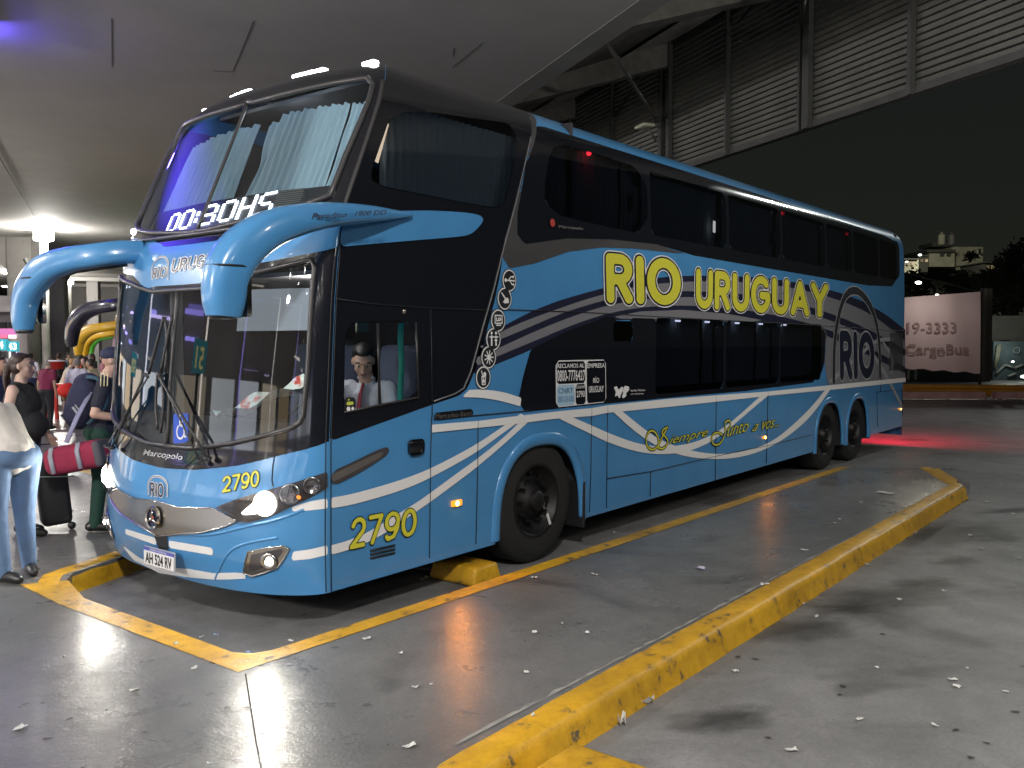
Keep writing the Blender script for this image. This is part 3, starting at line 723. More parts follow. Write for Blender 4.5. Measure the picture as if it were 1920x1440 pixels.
# complaint notice
nb = sdecal('complaint_notice', sds([(1040, 676), (1134, 674), (1135, 754), (1041, 764)]), 5, WHITE, step=.05)
for p in ([(1042, 678), (1095, 677), (1095.6, 718), (1042, 720)], [(1098, 677), (1132.6, 675.8), (1133.6, 752.6), (1098.6, 756)], [(1077, 720.5), (1095.6, 719.6), (1096, 757), (1077.6, 759)]):
    sdecal('notice_field', sds(p), 6, BLACK, nb, .03)
sdecal('notice_field', sds([(1042, 722), (1075, 720.5), (1075.6, 759), (1042.6, 762)]), 6, mat('notice_blue', (.35, .52, .66), .5), nb, .03)
for s, q, mt in (('RECLAMOS AL', [(1043, 690), (1093, 689), (1093, 681.5), (1043, 682)], WHITE), ('0800-7776427', [(1042.5, 715), (1094.5, 712.5), (1094.5, 694), (1042.5, 694)], WHITE), ('EMPRESA', [(1099, 690), (1131.5, 689), (1131.5, 681), (1099, 681.5)], WHITE),
                 ('RÍO', [(1110, 718), (1121, 717.3), (1121, 706), (1110, 706.6)], WHITE), ('URUGUAY', [(1102, 736), (1129.5, 734.5), (1129.5, 723), (1102, 724)], WHITE),
                 ('CNRT', [(1045, 738), (1072, 736.6), (1072, 727), (1045, 728)], mat('notice_ink', (.05, .12, .25), .5)), ('COCHE', [(1078, 728.5), (1094.5, 727.5), (1094.5, 722.5), (1078, 723.5)], WHITE), ('2790', [(1079, 745), (1094, 744), (1094, 732.5), (1079, 733.5)], WHITE),
                 ('0800-333-0300', [(1044, 754.5), (1074, 752.5), (1074, 741.5), (1044, 743)], mat('notice_ink_faint', (.10, .22, .38), .5))):
    stext('notice_text', s, q, mt, 7, offset=.012, parent=nb)
a = sdecal('island_map_emblem', sds([(1149, 726), (1155, 724), (1158, 731), (1162, 727), (1165, 724), (1168, 731), (1163, 738), (1160, 748), (1156, 741), (1151, 744), (1153, 735)]), 5, WHITE, step=.015)
sdecal('island_map_emblem', sds([(1166, 730), (1170, 723), (1178, 725), (1178, 732), (1172, 737), (1173, 742), (1167, 747), (1164, 744), (1167, 737)]), 5, WHITE, step=.015)
stext('emblem_text', 'las Islas Malvinas', [(1181, 734), (1208, 733), (1208, 729.5), (1181, 730)], WHITE, 5); stext('emblem_text', 'son argentinas', [(1181, 741), (1205, 740), (1205, 736.5), (1181, 737)], WHITE, 5)
# maker's plate
mp = sdecal('badge_plate', sds([(812, 774), (885, 766), (885, 780), (812, 788)]), 6, BLACK, step=.03)
stext('badge_text', 'Mercedes-Benz', [(814, 785.5), (882, 779), (882, 769.5), (814, 776)], mat('badge_grey', (.22, .2, .18), .35, .6), 7, parent=mp)
stext('window_badge', 'Marcopolo', [(1046, 429), (1091, 433), (1091, 426), (1046, 422)], mat('badge_dim', (.2, .2, .2), .4), 6)
bm = bmesh.new(); lathe(bm, [(.001, 0), (.035, 0)], (*sd(1034, 418)[:1], -.012, sd(1034, 418)[1]), (0, -1, 0), 16); finish('window_badge_dot', bm, mat('badge_red', (.4, .05, .04), .4), bus)
# service pictograms
def disc(c, r, mt, lv, parent=None, name='pictogram'):
    x, z = sd(*c); bm = bmesh.new(); vs_ = [bm.verts.new((x + r * math.cos(a), -.002 * lv, z + r * math.sin(a))) for a in np.linspace(0, 2 * math.pi, 33)[:-1]]; bm.faces.new(vs_[::-1]); return finish(name, bm, mt, parent or bus), x, z
def picto(c, r, marks, blobs=()):
    o, x, z = disc(c, r * 1.08, SEAM, 5); disc(c, r, WHITE, 6, o, 'ring'); disc(c, r * .88, SEAM, 7, o, 'field')
    st = [[(x + a * r, z + b * r) for a, b in q] for q in marks]; bl = [(x + a * r, z + b * r, q * r) for a, b, q in blobs]
    def d(X, Z):
        v = seg_d(st, X, Z) - .055 * r if st else np.full(X.shape, 1e3)
        for a, b, q in bl: v = np.minimum(v, np.hypot(X - a, Z - b) - q)
        return v
    patch('symbol', Ss(.002 * 8), (x - r, x + r, 44), (z - r, z + r, 44), d, WHITE, o)
RP = .088
picto((953, 526), RP, [[(-.6, 0), (.6, 0)], [(-.2, 0), (.15, .35), (.45, .35)], [(0, 0), (.3, -.35), (.5, -.35)]], [(-.6, 0, .17), (.5, .35, .12), (.55, -.35, .12), (.62, 0, .1)])
picto((944, 560), RP, [[(-.5, .5), (-.1, .1), (.3, -.1)], [(-.4, .45), (0, .1)], [(-.1, -.15), (.5, -.2)], [(-.25, -.3), (.5, -.35)]], [(.3, -.15, .25), (.05, -.25, .2)])
picto((932, 601), RP, [[(-.5, -.25), (-.5, .45), (.5, .45), (.5, -.25), (-.5, -.25)], [(-.3, -.42), (.3, -.42)], [(-.3, .25), (-.3, -.02), (-.12, -.02)], [(.1, .22), (-.02, .2), (-.02, 0), (.1, -.02)], [(.22, .24), (.22, 0), (.34, .1), (.22, .24)]])
picto((923, 636), RP, [[(-.6, .2), (.6, .2)], [(-.35, .3), (-.35, -.55)], [(-.25, .3), (-.25, -.55)], [(.3, .3), (.25, -.55)], [(.3, .3), (.38, -.55)], [(.12, -.1), (.5, -.1)]], [(-.3, .55, .14), (.31, .55, .14)])
picto((914, 670), RP, [[(0, 0), (.6 * math.cos(R(a)), .6 * math.sin(R(a)))] for a in range(0, 360, 40)], [(0, 0, .24)])
picto((904, 708), RP, [[(-.25, .1), (-.2, -.6), (.2, -.6), (.25, .1), (-.25, .1)], [(0, -.1), (-.3, .6)]], [(.15, .3, .2), (0, -.3, .16)])
# amber side markers, handle, vents
for c, wd in (((854, 943), .075), ((1432, 820), .06), ((1687, 767), .05)):
    x, z = sd(*c); o = empty('side_marker', (x, -.012, z)); o.parent = bus
    bm = bmesh.new(); bx(bm, (0, 0, 0), (wd * 1.5, .022, wd * .62), bev=.008); finish('lens', bm, AMBD, o, True, auto=40)
    bm = bmesh.new(); ball(bm, (-.004, -.012, 0), wd * .26, (1, .5, 1)); finish('bulb', bm, AMB, o, True)
    l = spot('marker_glow', (x, -.06, z), (x - .5, -1.6, 0), 8 if wd > .07 else 2.5, .035, (1, .30, .04), 120, .6); l.parent = bus
x, z = sd(778, 838); bm = bmesh.new(); bx(bm, (x, -.006, z), (.15, .03, .115), bev=.035, seg=4); finish('door_handle', bm, BLACK, bus, True, auto=60)
bm = bmesh.new()
for k in range(3):
    tube(bm, [(a, -.006, b) for a, b in sds([(694, 1033 + k * 7 - 1), (739, 1023 + k * 7 - 1)])], .008, 6)
finish('side_vent', bm, SEAM, bus, True)
x, z = sd(757, 584); bm = bmesh.new(); ball(bm, (x, -.0, z), .02); finish('side_camera', bm, CHR, bus, True)
# driver window sticker
st_ = sdecal('window_sticker', sds([(644, 746), (665, 744.5), (665.5, 769), (644.5, 771.5)]), 4, SEAM, step=.02)
for q in ([(650, 747.5), (654, 747), (654, 751.5), (650, 752)], [(648, 753.5), (661, 752.5), (661, 758.8), (648, 760)]): sdecal('sticker_mark', sds(q), 5, mat('sticker_yellow', (.5, .55, .08), .5), st_, .01)
for q in ([(648, 763), (655, 762.5), (655, 770), (648, 770.6)], [(657, 763), (662, 762.5), (662, 768.5), (657, 769)]): sdecal('sticker_mark', sds(q), 5, WHITE, st_, .01)

# ---------------- nose
def fdp(name, L, lv, mt, parent=None, step=.02, sm=0, minus=()):
    if sm: L = smoothpoly(L, sm)
    return fdecal(name, frp(L), lv, mt, parent, step, minus)
# chrome band: symmetric from its near half
def halfsym(L, zt, zb):
    T, Z = fr([p[0] for p in L], [p[1] for p in L]); return symm([(0, zt)] + [(a * KT, b) for a, b in zip(T, Z)] + [(0, zb)])
cb = halfsym([(336, 951), (399, 952), (420, 962), (446, 977), (420, 988), (380, 998), (340, 1000)], .785, .535)
cbo = fdecal('chrome_nose_band', cb, 5, SATIN, step=.02)
ftube('band_edge', cb, .006, .012, CHR, cbo, True)
c = Sf(.02)(0.0, .665); o = empty('star_badge', tuple(c)); o.parent = bus
bm = bmesh.new(); lathe(bm, [(.062, 0), (.082, 0), (.086, .012), (.078, .024), (.064, .018), (.062, 0)], (0, 0, 0), (-1, 0, .05), 32); finish('badge_ring', bm, CHR, o, True, auto=40)
bm = bmesh.new(); lathe(bm, [(.001, .004), (.07, .004)], (0, 0, 0), (-1, 0, .05), 24); finish('badge_field', bm, mat('badge_field', (.05, .06, .12), .15, .5), o, True)
bm = bmesh.new()
for k in range(3):
    a = R(90 + 120 * k); tube(bm, [(-.014, 0, 0), (-.014, .07 * math.cos(a), .07 * math.sin(a))], [.014, .003], 6)
finish('badge_star', bm, CHR, o, True)
bm = bmesh.new(); ball(bm, (-.016, 0, 0), .02, (.4, 1, 1)); finish('badge_centre', bm, mat('badge_centre', (.5, .06, .03), .3), o, True)
# headlamps (near one traced, far one its mirror)
HL = [(403, 951), (440, 937), (508, 917), (560, 902), (614, 884), (614, 915), (577, 936), (540, 953), (505, 970), (464, 980), (446, 977), (425, 962)]
hl = frp(HL)
BEZ = mat('lamp_bezel', (.05, .045, .05), .2, coat=.5)
GLOWR = mat('reflector_glow', (.6, .6, .55), .15, 1.0, emit=(1, .93, .8), estr=5.0)  # emission in the metal stands for the bulb's glow on it
HLM = mat('lamp_inner', (.35, .34, .36), .15, .85)
for sgn in (1, -1):
    P_ = [(sgn * a, b) for a, b in hl]; h = fdecal('headlamp', P_, 2, BEZ, step=.02)
    T, Z = fr([498, 545, 585], [944, 926, 910])
    for k, (rr, mt) in enumerate(((.072, GLOWR), (.060, HLM), (.05, HLM))):
        a = sgn * T[k]; pc = Sf(.0)(np.array([a]), np.array([Z[k]]))[0]; nn = Nf(np.array([a]), np.array([Z[k]]))[0]
        bm = bmesh.new(); lathe(bm, [(.001, .006), (rr * .6, .008), (rr * .9, .016), (rr * 1.1, .020), (rr * 1.15, .012)], tuple(pc), tuple(nn), 24); finish('reflector', bm, mt, h, True)
    pc = Sf(.022)(np.array([sgn * T[0]]), np.array([Z[0]]))[0]
    bm = bmesh.new(); nn = Nf(np.array([sgn * T[0]]), np.array([Z[0]]))[0]; lathe(bm, [(.001, .024), (.052, .016), (.068, 0)], tuple(pc), tuple(nn), 24); finish('lit_bulb', bm, HEADL, h, True)
    T3, Z3 = fr([458, 470, 482], [962, 957, 950])
    pts3 = [tuple(Sf(.010)(np.array([sgn * a]), np.array([b]))[0]) for a, b in zip(np.linspace(T3[0], T[0], 7), np.linspace(Z3[0], Z[0], 7))]; bm = bmesh.new(); tube(bm, pts3, [.010, .020, .029, .036, .042, .046, .048], 14, rad2=.014, upv=(-1, 0, 0)); finish('glare_tube', bm, FOGL, h, True)  # glowing tube added to imitate the headlamp's glare
    T2, Z2 = fr([560], [932])
    for k in range(1):
        q = Sf(.012)(np.array([sgn * T2[k]]), np.array([Z2[k]]))[0]; bm = bmesh.new(); ball(bm, tuple(q), .02, (.5, 1.2, .8)); finish('turn_bulb', bm, AMBD, h, True)
    patch('lens', Sf(.030), (min(a for a, b in P_) / KT, max(a for a, b in P_) / KT, 40), (.6, 1.05, 30), lambda t, z, P_=P_: poly_d(P_, t * KT, z) + .004, LENS, h)
    ls = spot('headlamp_beam', tuple(pc + nn * .06), tuple(pc + np.array([-4, -1.3 * (1 if sgn > 0 else .6), -.9])), 30, .06, (1, .95, .85), 150, .8); ls.parent = bus
# side extension of the headlamp
he = sdecal('headlamp_side_trim', smoothpoly(sds([(619, 884), (660, 866), (708, 842), (729, 837), (727, 850), (711, 862), (670, 888), (619, 913)]), 1), 5, BEZ, step=.02)
sdecal('side_lens', sds([(620, 889), (700, 852), (719, 845), (712, 857), (665, 882), (620, 905)]), 6, mat('side_lens', (.20, .18, .17), .2, .5), he, .02)
# fog lamps
fg = frp([(466, 1034), (500, 1027), (533, 1023), (543, 1028), (534, 1046), (521, 1064), (497, 1073), (474, 1080), (458, 1073), (461, 1053)])
fi = frp([(472, 1040), (502, 1033), (528, 1029), (532, 1033), (514, 1057), (477, 1070), (468, 1067)])
for sgn in (1, -1):
    f0 = fdecal('fog_lamp', [(sgn * a, b) for a, b in fg], 3, SATIN, step=.015); fdecal('fog_recess', [(sgn * a, b) for a, b in fi], 4, BEZ, f0, .012)
    ftube('fog_edge', [(sgn * a, b) for a, b in fg], .005, .010, CHR, f0, True)
    T, Z = fr([506], [1052]); pc = Sf(.012)(np.array([sgn * T[0]]), Z)[0]; nn = Nf(np.array([sgn * T[0]]), Z)[0]
    bm = bmesh.new(); lathe(bm, [(.001, .0), (.03, .004), (.052, .018), (.058, .008)], tuple(pc), tuple(nn), 24); finish('reflector', bm, CHRD, f0, True)
    bm = bmesh.new(); ball(bm, tuple(pc + nn * .012), .022); finish('lit_bulb', bm, FOGL, f0, True)
# white stripes on the bumper
for L in ([(236, 991), (294, 1009), (294, 1022), (236, 1001)], [(317, 1013), (400, 1027), (400, 1041), (318, 1027)], [(226, 1018), (262, 1045), (300, 1062), (355, 1066), (400, 1074), (440, 1073), (456, 1074), (465, 1084), (430, 1086), (400, 1086), (355, 1082), (300, 1074), (252, 1050)],
          [(546, 951), (580, 940), (614, 934), (614, 953), (580, 957), (550, 959)], [(550, 1034), (580, 1030), (614, 1022), (614, 1040), (580, 1048), (546, 1051)]):
    fdp('white_bumper_stripe', L, 2, WHITE)
fdp('sensor_recess', [(290, 1002), (303, 999), (314, 1004), (318, 1030), (300, 1028)], 4, SEAM, step=.01)
# bumper creases and bonnet seams
for L in ([(515, 962 - 106), (512, 872), (510, 900), (512, 912)],):
    T, Z = fr([p[0] for p in L], [p[1] for p in L]); ftube('bonnet_seam', [(a * KT, b) for a, b in zip(T, Z)], .004, .002, SEAM, bus)
T, Z = fr([404, 425, 440, 470, 520], [1085, 1040, 1026, 1016, 1008]); ftube('bumper_crease', smoothline([(a * KT, b) for a, b in zip(T, Z)], 2), .010, -.002, BLUE, bus)
T, Z = fr([236, 290, 340, 400, 460, 520, 570], [962, 988, 1002, 1003, 987, 975, 955]); ftube('bumper_crease', smoothline([(a * KT, b) for a, b in zip(T, Z)], 2), .012, -.003, BLUE, bus)
# number plate
pc = Sf(.02)(0.0, .365); ang = R(0); o = empty('number_plate', (.135, 1.25, .385)); o.parent = bus
bm = bmesh.new(); bx(bm, (0, 0, 0), (.012, .40, .135), bev=.008, seg=2); finish('plate_frame', bm, SILV, o, True, auto=40)
bm = bmesh.new(); bx(bm, (-.008, 0, -.012), (.004, .385, .098)); finish('plate_face', bm, mat('plate_white', (.75, .75, .75), .35), o)
bm = bmesh.new(); bx(bm, (-.008, 0, .050), (.004, .385, .024)); finish('plate_band', bm, mat('plate_blue', (.08, .10, .40), .35), o)
V, F = text2d('AH 524 RV', 1, 0, .03); lo, hi = V.min(0), V.max(0); s_ = .34 / (hi[0] - lo[0]); hh = .078 / (hi[1] - lo[1])
obj('plate_characters', [(-.012, .17 - (a - lo[0]) * s_, -.051 + (b - lo[1]) * hh) for a, b in V], F, SEAM, o)
V, F = text2d('REPUBLICA ARGENTINA', 1, 0, .0); lo, hi = V.min(0), V.max(0); s_ = .22 / (hi[0] - lo[0])
obj('plate_characters', [(-.012, .11 - (a - lo[0]) * s_, .044 + (b - lo[1]) * s_) for a, b in V], F, WHITE, o)
# badge panel, emblem and words on the front
fdp('badge_panel', [(243, 836), (375, 850), (368, 858), (352, 874), (300, 870), (262, 858)], 3, BLACK)
ftext('badge_lettering', 'Marcopolo', [(270, 857), (343, 867), (345, 852), (272, 843)], mat('badge_silver', (.5, .5, .5), .25, .9), 5, shear=.2, offset=.02)
def femblem(cx, cy, w_, h_, letters, lh, sh=0.0, skew=.0):
    for mt, lv, g in ((WHITE, 3, 2.4), (NAVY, 4, .8)):
        L = [(cx - w_, cy + h_ * .75)] + [(cx - w_ * math.cos(R(a)) + sh * math.sin(R(a)), cy - h_ * math.sin(R(a)) * .9 + skew * (-w_ * math.cos(R(a)))) for a in range(0, 181, 12)] + [(cx + w_, cy + h_ * .95)]
        T, Z = fr([p[0] for p in L], [p[1] for p in L]); st = [list(zip(T * KT, Z))]; A = np.array(st[0]); k = g / 300
        patch('emblem_arch', Sf(.002 * lv), ((A[:, 0].min() - .03) / KT, (A[:, 0].max() + .03) / KT, 60), (A[:, 1].min() - .02, A[:, 1].max() + .03, 60), lambda t, z, st=st, k=k: seg_d(st, t * KT, z) - k, mt, bus)
femblem(297, 911, 18, 20, 'RIO', 0, 0, .12)
qe = [(284, 930), (309, 933), (309, 907), (284, 904)]
a = stroke_text('emblem_letters_outline', 'RIO', .34, .10, qe, WHITE, 4, 'f', .0, grow=.07, step=.07); stroke_text('emblem_letters', 'RIO', .34, .10, qe, NAVY, 5, 'f', step=.06, parent=a)
femblem(301, 502, 15, 22, 'RIO', 0, 4, -.05)
qe = [(286, 524), (312, 519), (315, 499), (290, 503)]
a = stroke_text('emblem_letters_outline', 'RIO', .34, .09, qe, WHITE, 3, 'f', .0, grow=.07, step=.07); stroke_text('emblem_letters', 'RIO', .34, .09, qe, NAVY, 4, 'f', step=.06, parent=a)
qe = [(322, 511), (432, 492), (436, 470), (326, 487)]
a = stroke_text('visor_lettering_outline', 'URUGUAY', .34, .075, qe, WHITE, 3, 'f', .1, grow=.09, step=.06); stroke_text('visor_lettering', 'URUGUAY', .34, .075, qe, NAVY, 4, 'f', .1, step=.06, parent=a)
# accessible-travel sticker inside the windscreen
T, Z = fr([326, 354, 354, 326], [832, 829, 774, 776]); Pq = list(zip(T * KT, Z))
ws = fdecal('wheelchair_sticker', Pq, 2, mat('sticker_blue', (.02, .08, .50), .4), step=.02)
def whl(t, z):
    k0 = np.array(Pq).mean(0); X = (t * KT - k0[0]) / -.075; Y = (z - k0[1]) / .10
    st = [[(-.2, .75), (-.15, .2), (.3, .2)], [(-.15, .45), (.25, .45)], [(.1, .15), (.45, .15), (.6, -.55), (.8, -.55)], arc(0, -.25, .52, .48, 130, 350, 14)]
    return np.minimum(seg_d(st, X, Y) - .07, np.hypot(X + .22, Y - .85) - .11)
patch('symbol', Sf(.006), (min(T), max(T), 40), (min(Z), max(Z), 50), whl, WHITE, ws)
# roof marker lamps
for tt, zz_, n_ in ((-.80, 3.895, 1), (-.24, 3.915, 3), (.42, 3.915, 3), (.86, 3.86, 1)):
    for k in range(n_):
        q = Sf(.012)(np.array([tt + (k - (n_ - 1) / 2) * .085]), np.array([zz_]))[0]
        bm = bmesh.new(); bx(bm, tuple(q), (.06, .13, .03), bev=.012); finish('roof_marker', bm, MARKW, bus, True)
q = Sf(.02)(np.array([.93]), np.array([2.80]))[0]; bm = bmesh.new(); ball(bm, tuple(q), .028); finish('corner_marker', bm, MARKW, bus, True)
# ---------------- wipers
def wiper(piv, knee, tip, piv2, nm='wiper_arm'):
    def P3(p, off):
        T, Z = fr([p[0]], [p[1]]); return Vector(Sf(off)(T, Z)[0])
    bm = bmesh.new(); a, b = P3(piv, .05), P3(knee, .075); ln = [a.lerp(b, k / 8) for k in range(9)]
    tube(bm, [a, b], .010, 6); a2 = P3(piv2, .05); b2 = P3((knee[0] + (6 if piv2[0] < piv[0] else -6), knee[1] + 6), .075); tube(bm, [a2, b2], .007, 6); tube(bm, [b, b2], .012, 6)
    ball(bm, a, .03, (1, 1, .6)); ball(bm, a2, .024, (1, 1, .6)); finish(nm, bm, PLAS, bus, True)
    bm = bmesh.new(); pts = [P3((knee[0] + (tip[0] - knee[0]) * k / 8, knee[1] + (tip[1] - knee[1]) * k / 8), .045) for k in range(9)]
    tube(bm, pts, .011, 6); n = len(pts); finish('wiper_blade', bm, PLAS, bus, True)
wiper((400, 862), (312, 700), (334, 592), (386, 868))
wiper((222, 842), (290, 702), (318, 596), (212, 838))
for L in ([(318, 700), (322, 640), (318, 596)], [(312, 700), (316, 760), (310, 812)], [(304, 700), (300, 760), (304, 806)]):
    T, Z = fr([p[0] for p in L], [p[1] for p in L]); ftube('wiper_blade', smoothline([(a * KT, b) for a, b in zip(T, Z)], 1), .010, .035, PLAS, bus)

# ---------------- mirror arms
def mpts(L):
    P3 = [];
    for (x, y, ax, v) in L: P3.append(on(x, y, ax, v))
    return [Vector(p) for p in P3]
def smooth3(L, rads, it=2):
    P_ = [(*p, *r) for p, r in zip(L, rads)]
    for _ in range(it):
        o = [P_[0]]
        for a, b in zip(P_, P_[1:]):
            o += [tuple(x * .75 + y * .25 for x, y in zip(a, b)), tuple(x * .25 + y * .75 for x, y in zip(a, b))]
        P_ = o + [P_[-1]]
    return [Vector(p[:3]) for p in P_], [p[3] for p in P_], [p[4] for p in P_]
def mirror(L, rads, mt, parent, glassdir=(1, 0, 0), name='mirror_arm'):
    p, r1, r2 = smooth3(L, rads); bm = bmesh.new()
    # keep the section upright: n = thickness across, b = along view normal
    fr_ = frames(p); tube(bm, p, r1, 20, rad2=r2, upv=glassdir, sq=.72)
    return finish(name, bm, mt, parent, True)
na = mpts([(772, 403, 1, -.035), (735, 402, 1, -.06), (690, 401, 1, -.10), (620, 402, 1, -.14), (555, 412, 1, -.17), (500, 430, 1, -.19), (455, 462, 1, -.19), (428, 500, 1, -.18), (421, 535, 1, -.18), (420, 570, 1, -.18), (419, 594, 1, -.18)])
nr = [(.012, .012), (.035, .03), (.058, .06), (.078, .085), (.095, .10), (.110, .105), (.120, .11), (.128, .11), (.125, .10), (.118, .09), (.095, .075)]
ma = mirror(na, nr, BLUE, bus, (0, 1, 0)); tag(ma, 'blue mirror arm on the near side')
stext('arm_lettering', 'Paradiso', [(584, 411), (649, 407), (650, 398), (585, 400)], mat('arm_letter', (.05, .06, .09), .3, .3), 1, .25, .02, parent=ma, Y=-.262)
stext('arm_lettering', '1800 DD', [(665, 405), (724, 402), (724, 394), (666, 396)], mat('arm_letter2', (.05, .06, .09), .3, .3), 1, .25, .02, parent=ma, Y=-.245)
la = [on(268, 472, 0, .52), on(225, 473, 0, .36), on(180, 479, 0, .22), on(130, 486, 0, .12), (on(90, 500, 0, .06)), on(66, 522, 0, .03), on(50, 550, 0, .03), on(45, 580, 0, .03), on(44, 606, 0, .03), on(46, 622, 0, .03)]
lr = [(.085, .07), (.09, .075), (.09, .08), (.095, .085), (.115, .09), (.13, .09), (.125, .09), (.115, .085), (.095, .08), (.07, .06)]
mb = mirror([Vector(p) for p in la], lr, BLUE, bus, (1, 0, 0)); tag(mb, 'blue mirror arm on the far side')
for arm_, pp, ax in ((ma, na, (0, 1, 0)), (mb, [Vector(p) for p in la], (1, 0, 0))):
    i_ = 7 if arm_ is ma else 5; c0 = pp[i_]; bm = bmesh.new(); tube(bm, [c0 + Vector((0, 0, .006)), c0 - Vector((0, 0, .006))], (.129 if arm_ is ma else .132), 20, rad2=(.112 if arm_ is ma else .092), upv=ax, sq=.72); finish('housing_seam', bm, SEAM, arm_, True)
    bm = bmesh.new(); q_ = pp[-1] + Vector((0, 0, -.006)); tube(bm, [q_ + Vector((0, 0, .02)), q_ - Vector((0, 0, .008))], (.088, .07), 16, rad2=(.07, .05), upv=ax, sq=.8); finish('lower_trim', bm, PLAS, arm_, True)
bm = bmesh.new(); tube(bm, [Vector(p) + Vector((.05, 0, -.062)) for p in la[1:6]], .035, 8, rad2=.05); finish('under_trim', bm, PLAS, mb, True)
# mirror glasses, facing back
for pts, rr in ((na[7:], .10), ([Vector(p) for p in la[5:]], .10)):
    c = sum(pts, Vector()) / len(pts) + Vector((.10, 0, 0)); bm = bmesh.new(); bx(bm, c, (.012, .17, .26), bev=.02, seg=3); finish('mirror_glass', bm, CHR, bus, True, auto=40)

# ---------------- behind the upper windscreen: curtains and destination display
def curtf(name, ta, tb, z0, z1, off, mt, pinch=None):
    nx = int(abs(tb - ta) * KT / .010); rows = []; ph = np.cumsum(np.random.uniform(.7, 1.35, nx)) * .010 / .085 * 2 * math.pi; bm = bmesh.new(); ns = 26
    for j in range(ns):
        v = j / (ns - 1); T = np.linspace(ta, tb, nx); zt = z1 + .006 * np.sin(ph * .5) * v
        if pinch:
            k = 1 - (1 - .30) * math.exp(-((v - .45) / .22) ** 2) if v > .45 else 1 - .7 * math.exp(-((v - .45) / .35) ** 2)
            T = pinch + (T - pinch) * k
        z = z0 + (zt - z0) * v; a = .016 * (1.15 - .5 * v)
        P3 = Sf(0)(T, z); P3 = P3 - Nf(T, z) * (off + a * np.sin(ph + .5 * math.sin(j * .25)) + .004 * np.sin(ph * 2.3 + j * .3))[:, None]
        rows.append([bm.verts.new(tuple(p)) for p in P3])
    for a, b in zip(rows, rows[1:]):
        for k in range(nx - 1): bm.faces.new((a[k], a[k + 1], b[k + 1], b[k]))
    return finish(name, bm, mt, bus, True)
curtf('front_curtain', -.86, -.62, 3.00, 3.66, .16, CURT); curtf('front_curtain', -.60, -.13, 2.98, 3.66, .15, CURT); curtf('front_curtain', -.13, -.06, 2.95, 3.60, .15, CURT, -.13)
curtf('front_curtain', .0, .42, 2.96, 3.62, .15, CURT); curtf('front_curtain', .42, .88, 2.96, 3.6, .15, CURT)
# board under the curtains
patch('display_ledge', lambda t, z: Sf(0)(t, z) - Nf(t, z) * .09, (-.97, .97, 80), (2.60, 3.0, 12), lambda t, z: z - 2.97 - .02 * np.abs(t), mat('ledge', (.015, .015, .022), .5), bus)
DT = {'0': ['01110', '10001', '10001', '10001', '10001', '10001', '10001', '10001', '01110'], '3': ['11110', '00001', '00001', '00001', '01110', '00001', '00001', '00001', '11110'],
      'H': ['10001', '10001', '10001', '10001', '11111', '10001', '10001', '10001', '10001'], 'S': ['01111', '10000', '10000', '10000', '01110', '00001', '00001', '00001', '11110'], ':': ['0', '0', '1', '1', '0', '1', '1', '0', '0']}
db = bmesh.new(); bx(db, (0, 0, 0), (.001, .001, .001)); db.free()
QD = np.array([(292, 425), (490, 388), (489, 346), (300, 392)], float)
disp = patch('destination_display', lambda t, z: Sf(0)(t, z) - Nf(t, z) * .085, (-.66, .62, 80), (2.7, 2.98, 20), lambda t, z: poly_d([(-1.10, 2.755), (1.0, 2.74), (.95, 2.96), (-.90, 3.01)], t * KT, z), LEDOFF, bus)
col = 0; cells = []
for ch in '00:30HS':
    g = DT[ch]
    for r_ in range(9):
        for c_ in range(len(g[0])):
            if g[r_][c_] == '1': cells.append((col + c_, 8 - r_)); 
    col += len(g[0]) + 1
V, F = [], []; ncol = col - 1
for (c_, r_) in cells:
    for a in range(2):
        for b in range(2):
            w0, w1 = (c_ * 2 + a) / (ncol * 2), (c_ * 2 + a + .86) / (ncol * 2); h0, h1 = (r_ * 2 + b) / 18, (r_ * 2 + b + .82) / 18
            base = len(V)
            for (U_, W_) in ((w0, h0), (w1, h0), (w1, h1), (w0, h1)):
                V.append((.365 - U_ * .72, (2.775 + .035 * U_) * (1 - W_) + W_ * (2.925 + .055 * U_)))
            F.append([base, base + 1, base + 2, base + 3])
V = np.array(V); X = Sf(0)(V[:, 0], V[:, 1]) - Nf(V[:, 0], V[:, 1]) * .078; obj('display_text', X, F, LEDW, disp)
# unlit dot rows to the right of the text
V, F = [], []
for i in range(40):
    for j in range(12):
        b = len(V); x0 = -.63 - i * .0075; z0 = 2.80 + j * .0150
        for (a, c_) in ((0, 0), (-.005, 0), (-.005, .005), (0, .005)): V.append(((x0 + a) / KT, z0 + c_))
        F.append([b, b + 1, b + 2, b + 3])
V = np.array(V); X = Sf(0)(V[:, 0], V[:, 1]) - Nf(V[:, 0], V[:, 1]) * .079; obj('unlit_dots', X, F, mat('dots', (.3, .3, .3), .5), disp)

# ---------------- cab interior
bm = bmesh.new()
DPT = np.linspace(-.93, .93, 30); rows = []
for k, (off, z) in enumerate(((.06, 1.15), (.07, 1.26), (.16, 1.29), (.5, 1.33), (.62, 1.30), (.66, .9))):
    P3 = Sf(0)(DPT, np.full(30, 1.22)); row = []
    for p in P3: row.append(bm.verts.new((p[0] + off if k < 3 else max(p[0] + .1, .25 + off), min(max(p[1], .06), 2.54), z)))
    rows.append(row)
for a, b in zip(rows, rows[1:]):
    for i in range(29): bm.faces.new((a[i], a[i + 1], b[i + 1], b[i]))
finish('dashboard', bm, mat('dash', (.07, .07, .085), .55, bump=(20, .2, .005)), bus, True)
bm = bmesh.new(); bx(bm, (1.6, 1.3, .80), (1.9, 2.4, .04)); bx(bm, (1.65, 1.3, 2.38), (1.6, 2.3, .03)); bx(bm, (1.75, 2.5, 1.6), (1.5, .03, 1.6)); finish('cab_lining', bm, mat('cab_lining', (.26, .25, .27), .7), bus)
bm = bmesh.new(); rows = []
